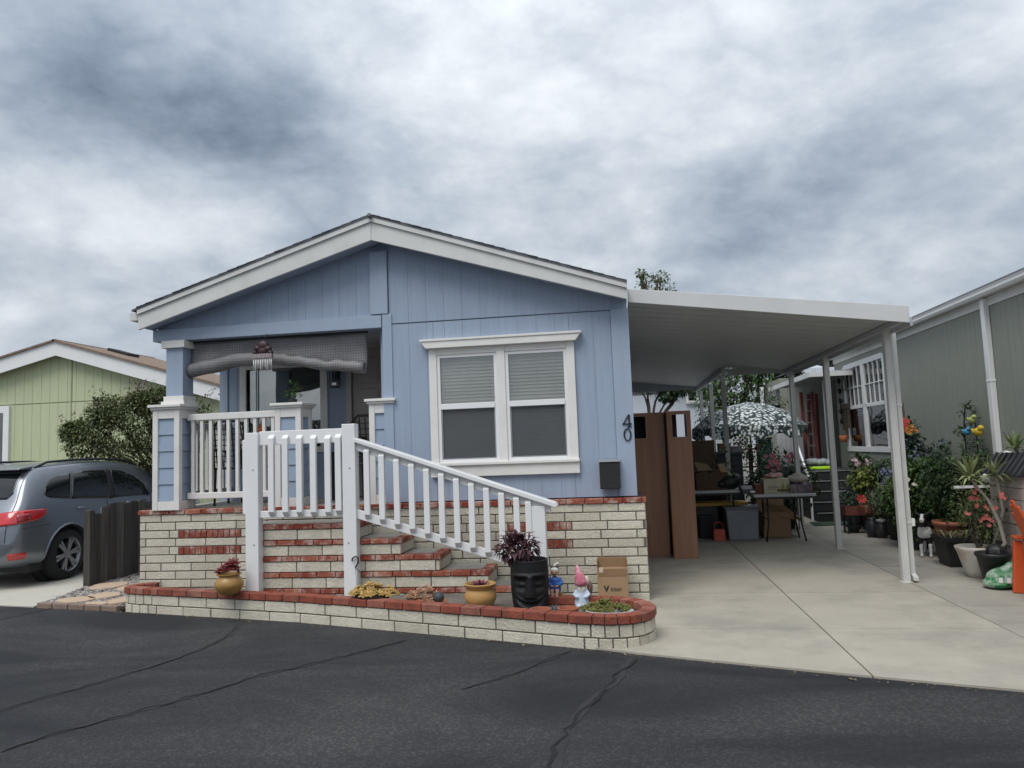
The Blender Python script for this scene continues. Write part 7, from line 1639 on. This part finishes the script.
# warp, then three scales of cloud
def noise_(vec, scale, det, rough, off, dist=0.0):
    mp = nd(t, 'ShaderNodeMapping'); mp.inputs['Location'].default_value = off; L(vec, mp.inputs['Vector'])
    n = nd(t, 'ShaderNodeTexNoise', Scale=scale, Detail=det, Roughness=rough, Distortion=dist); L(mp.outputs[0], n.inputs['Vector']); return n.outputs['Fac']
st_ = nd(t, 'ShaderNodeMapping'); st_.inputs['Rotation'].default_value = (0, 0, R_(-24)); st_.inputs['Scale'].default_value = (.95, 1.15, 1); L(cb.outputs[0], st_.inputs['Vector'])
V = st_.outputs[0]
n1 = noise_(V, 1.9, 8, .55, (3.1, 1.7, .4), .25); n2 = noise_(V, 6.0, 7, .58, (7.7, 2.2, 5.1), .2)
f = mth('ADD', mth('MULTIPLY', mth('SUBTRACT', n1, .5), 1.3), mth('MULTIPLY', mth('SUBTRACT', n2, .5), .95))
# the large masses of this sky: direction in the place, angular size, weight
BLOBS = []
for (px, py, size, wgt) in SKY_BLOBS:
    d = ray(px, py).normalized(); BLOBS.append((d, size, wgt))
st3 = nd(t, 'ShaderNodeMapping'); st3.inputs['Rotation'].default_value = (0, R_(18), R_(10)); st3.inputs['Scale'].default_value = (3.6, 3.6, 6.5); L(DN, st3.inputs['Vector'])
n3 = noise_(st3.outputs[0], 1.0, 9, .56, (1.3, 4.2, 2.2), .15); n4 = noise_(st3.outputs[0], 2.3, 8, .55, (9.3, 1.2, 6.2), .15)
bil = mth('SUBTRACT', mth('ABSOLUTE', mth('SUBTRACT', n4, .5)), .09)     # billowed edges
f = mth('ADD', mth('MULTIPLY', f, .55), mth('ADD', mth('MULTIPLY', mth('SUBTRACT', n3, .5), 1.35), mth('MULTIPLY', bil, .75)))
base = mth('ADD', f, SKY_BASE)
for d, size, wgt in BLOBS:
    dp = nd(t, 'ShaderNodeVectorMath', operation='DOT_PRODUCT'); L(DN, dp.inputs[0]); dp.inputs[1].default_value = d
    ex = mth('EXPONENT', mth('MULTIPLY', mth('SUBTRACT', dp.outputs['Value'], 1.0), 1.0/(1-math.cos(size))))
    base = mth('ADD', base, mth('MULTIPLY', ex, wgt))
base = mth('ADD', mth('MULTIPLY', base, .8), .14)
cr_ = nd(t, 'ShaderNodeValToRGB'); L(base, cr_.inputs[0]); e = cr_.color_ramp; e.interpolation = 'LINEAR'
e.elements[0].position = 0.0; e.elements[0].color = (.095, .124, .168, 1); e.elements[1].position = 1.0; e.elements[1].color = (.66, .682, .70, 1)
for p, c in ((.25, (.20, .242, .302, 1)), (.5, (.335, .378, .433, 1)), (.72, (.48, .517, .552, 1))):
    x = e.elements.new(p); x.color = c
# brighter overhead and behind the viewer, where the cloud is thinner
zen = mth('ADD', 1.0, mth('MULTIPLY', mth('POWER', mth('MAXIMUM', sp.outputs['Z'], 0.0), 2.0), SKY_ZEN))
k = nd(t, 'ShaderNodeVectorMath', operation='SCALE'); L(cr_.outputs[0], k.inputs[0]); L(mth('MULTIPLY', zen, 10.0*SKY_GAIN), k.inputs['Scale'])
mx = nd(t, 'ShaderNodeMix', data_type='RGBA'); mx.inputs['Factor'].default_value = .965; L(sky.outputs[0], mx.inputs['A']); L(k.outputs[0], mx.inputs['B'])
L(mx.outputs['Result'], bg.inputs['Color'])
sd = bpy.data.lights.new('sun', 'SUN'); sd.energy = SUN_E; sd.angle = R_(35); sd.color = (1, .965, .92); so = bpy.data.objects.new('sun', sd); C.objects.link(so)
dirv = Vector((math.sin(SUN_AZ)*math.cos(SUN_EL), math.cos(SUN_AZ)*math.cos(SUN_EL), math.sin(SUN_EL)))
so.rotation_euler = dirv.to_track_quat('Z', 'Y').to_euler()
vs_ = sc.view_settings; sc.display_settings.display_device = 'sRGB'; vs_.view_transform = 'Standard'; vs_.look = 'None'; vs_.exposure = EXPO; vs_.gamma = 1; vs_.use_curve_mapping = False
sc.cycles.max_bounces = 7; sc.cycles.diffuse_bounces = 3; sc.cycles.glossy_bounces = 3; sc.cycles.transparent_max_bounces = 12; sc.cycles.use_denoising = True
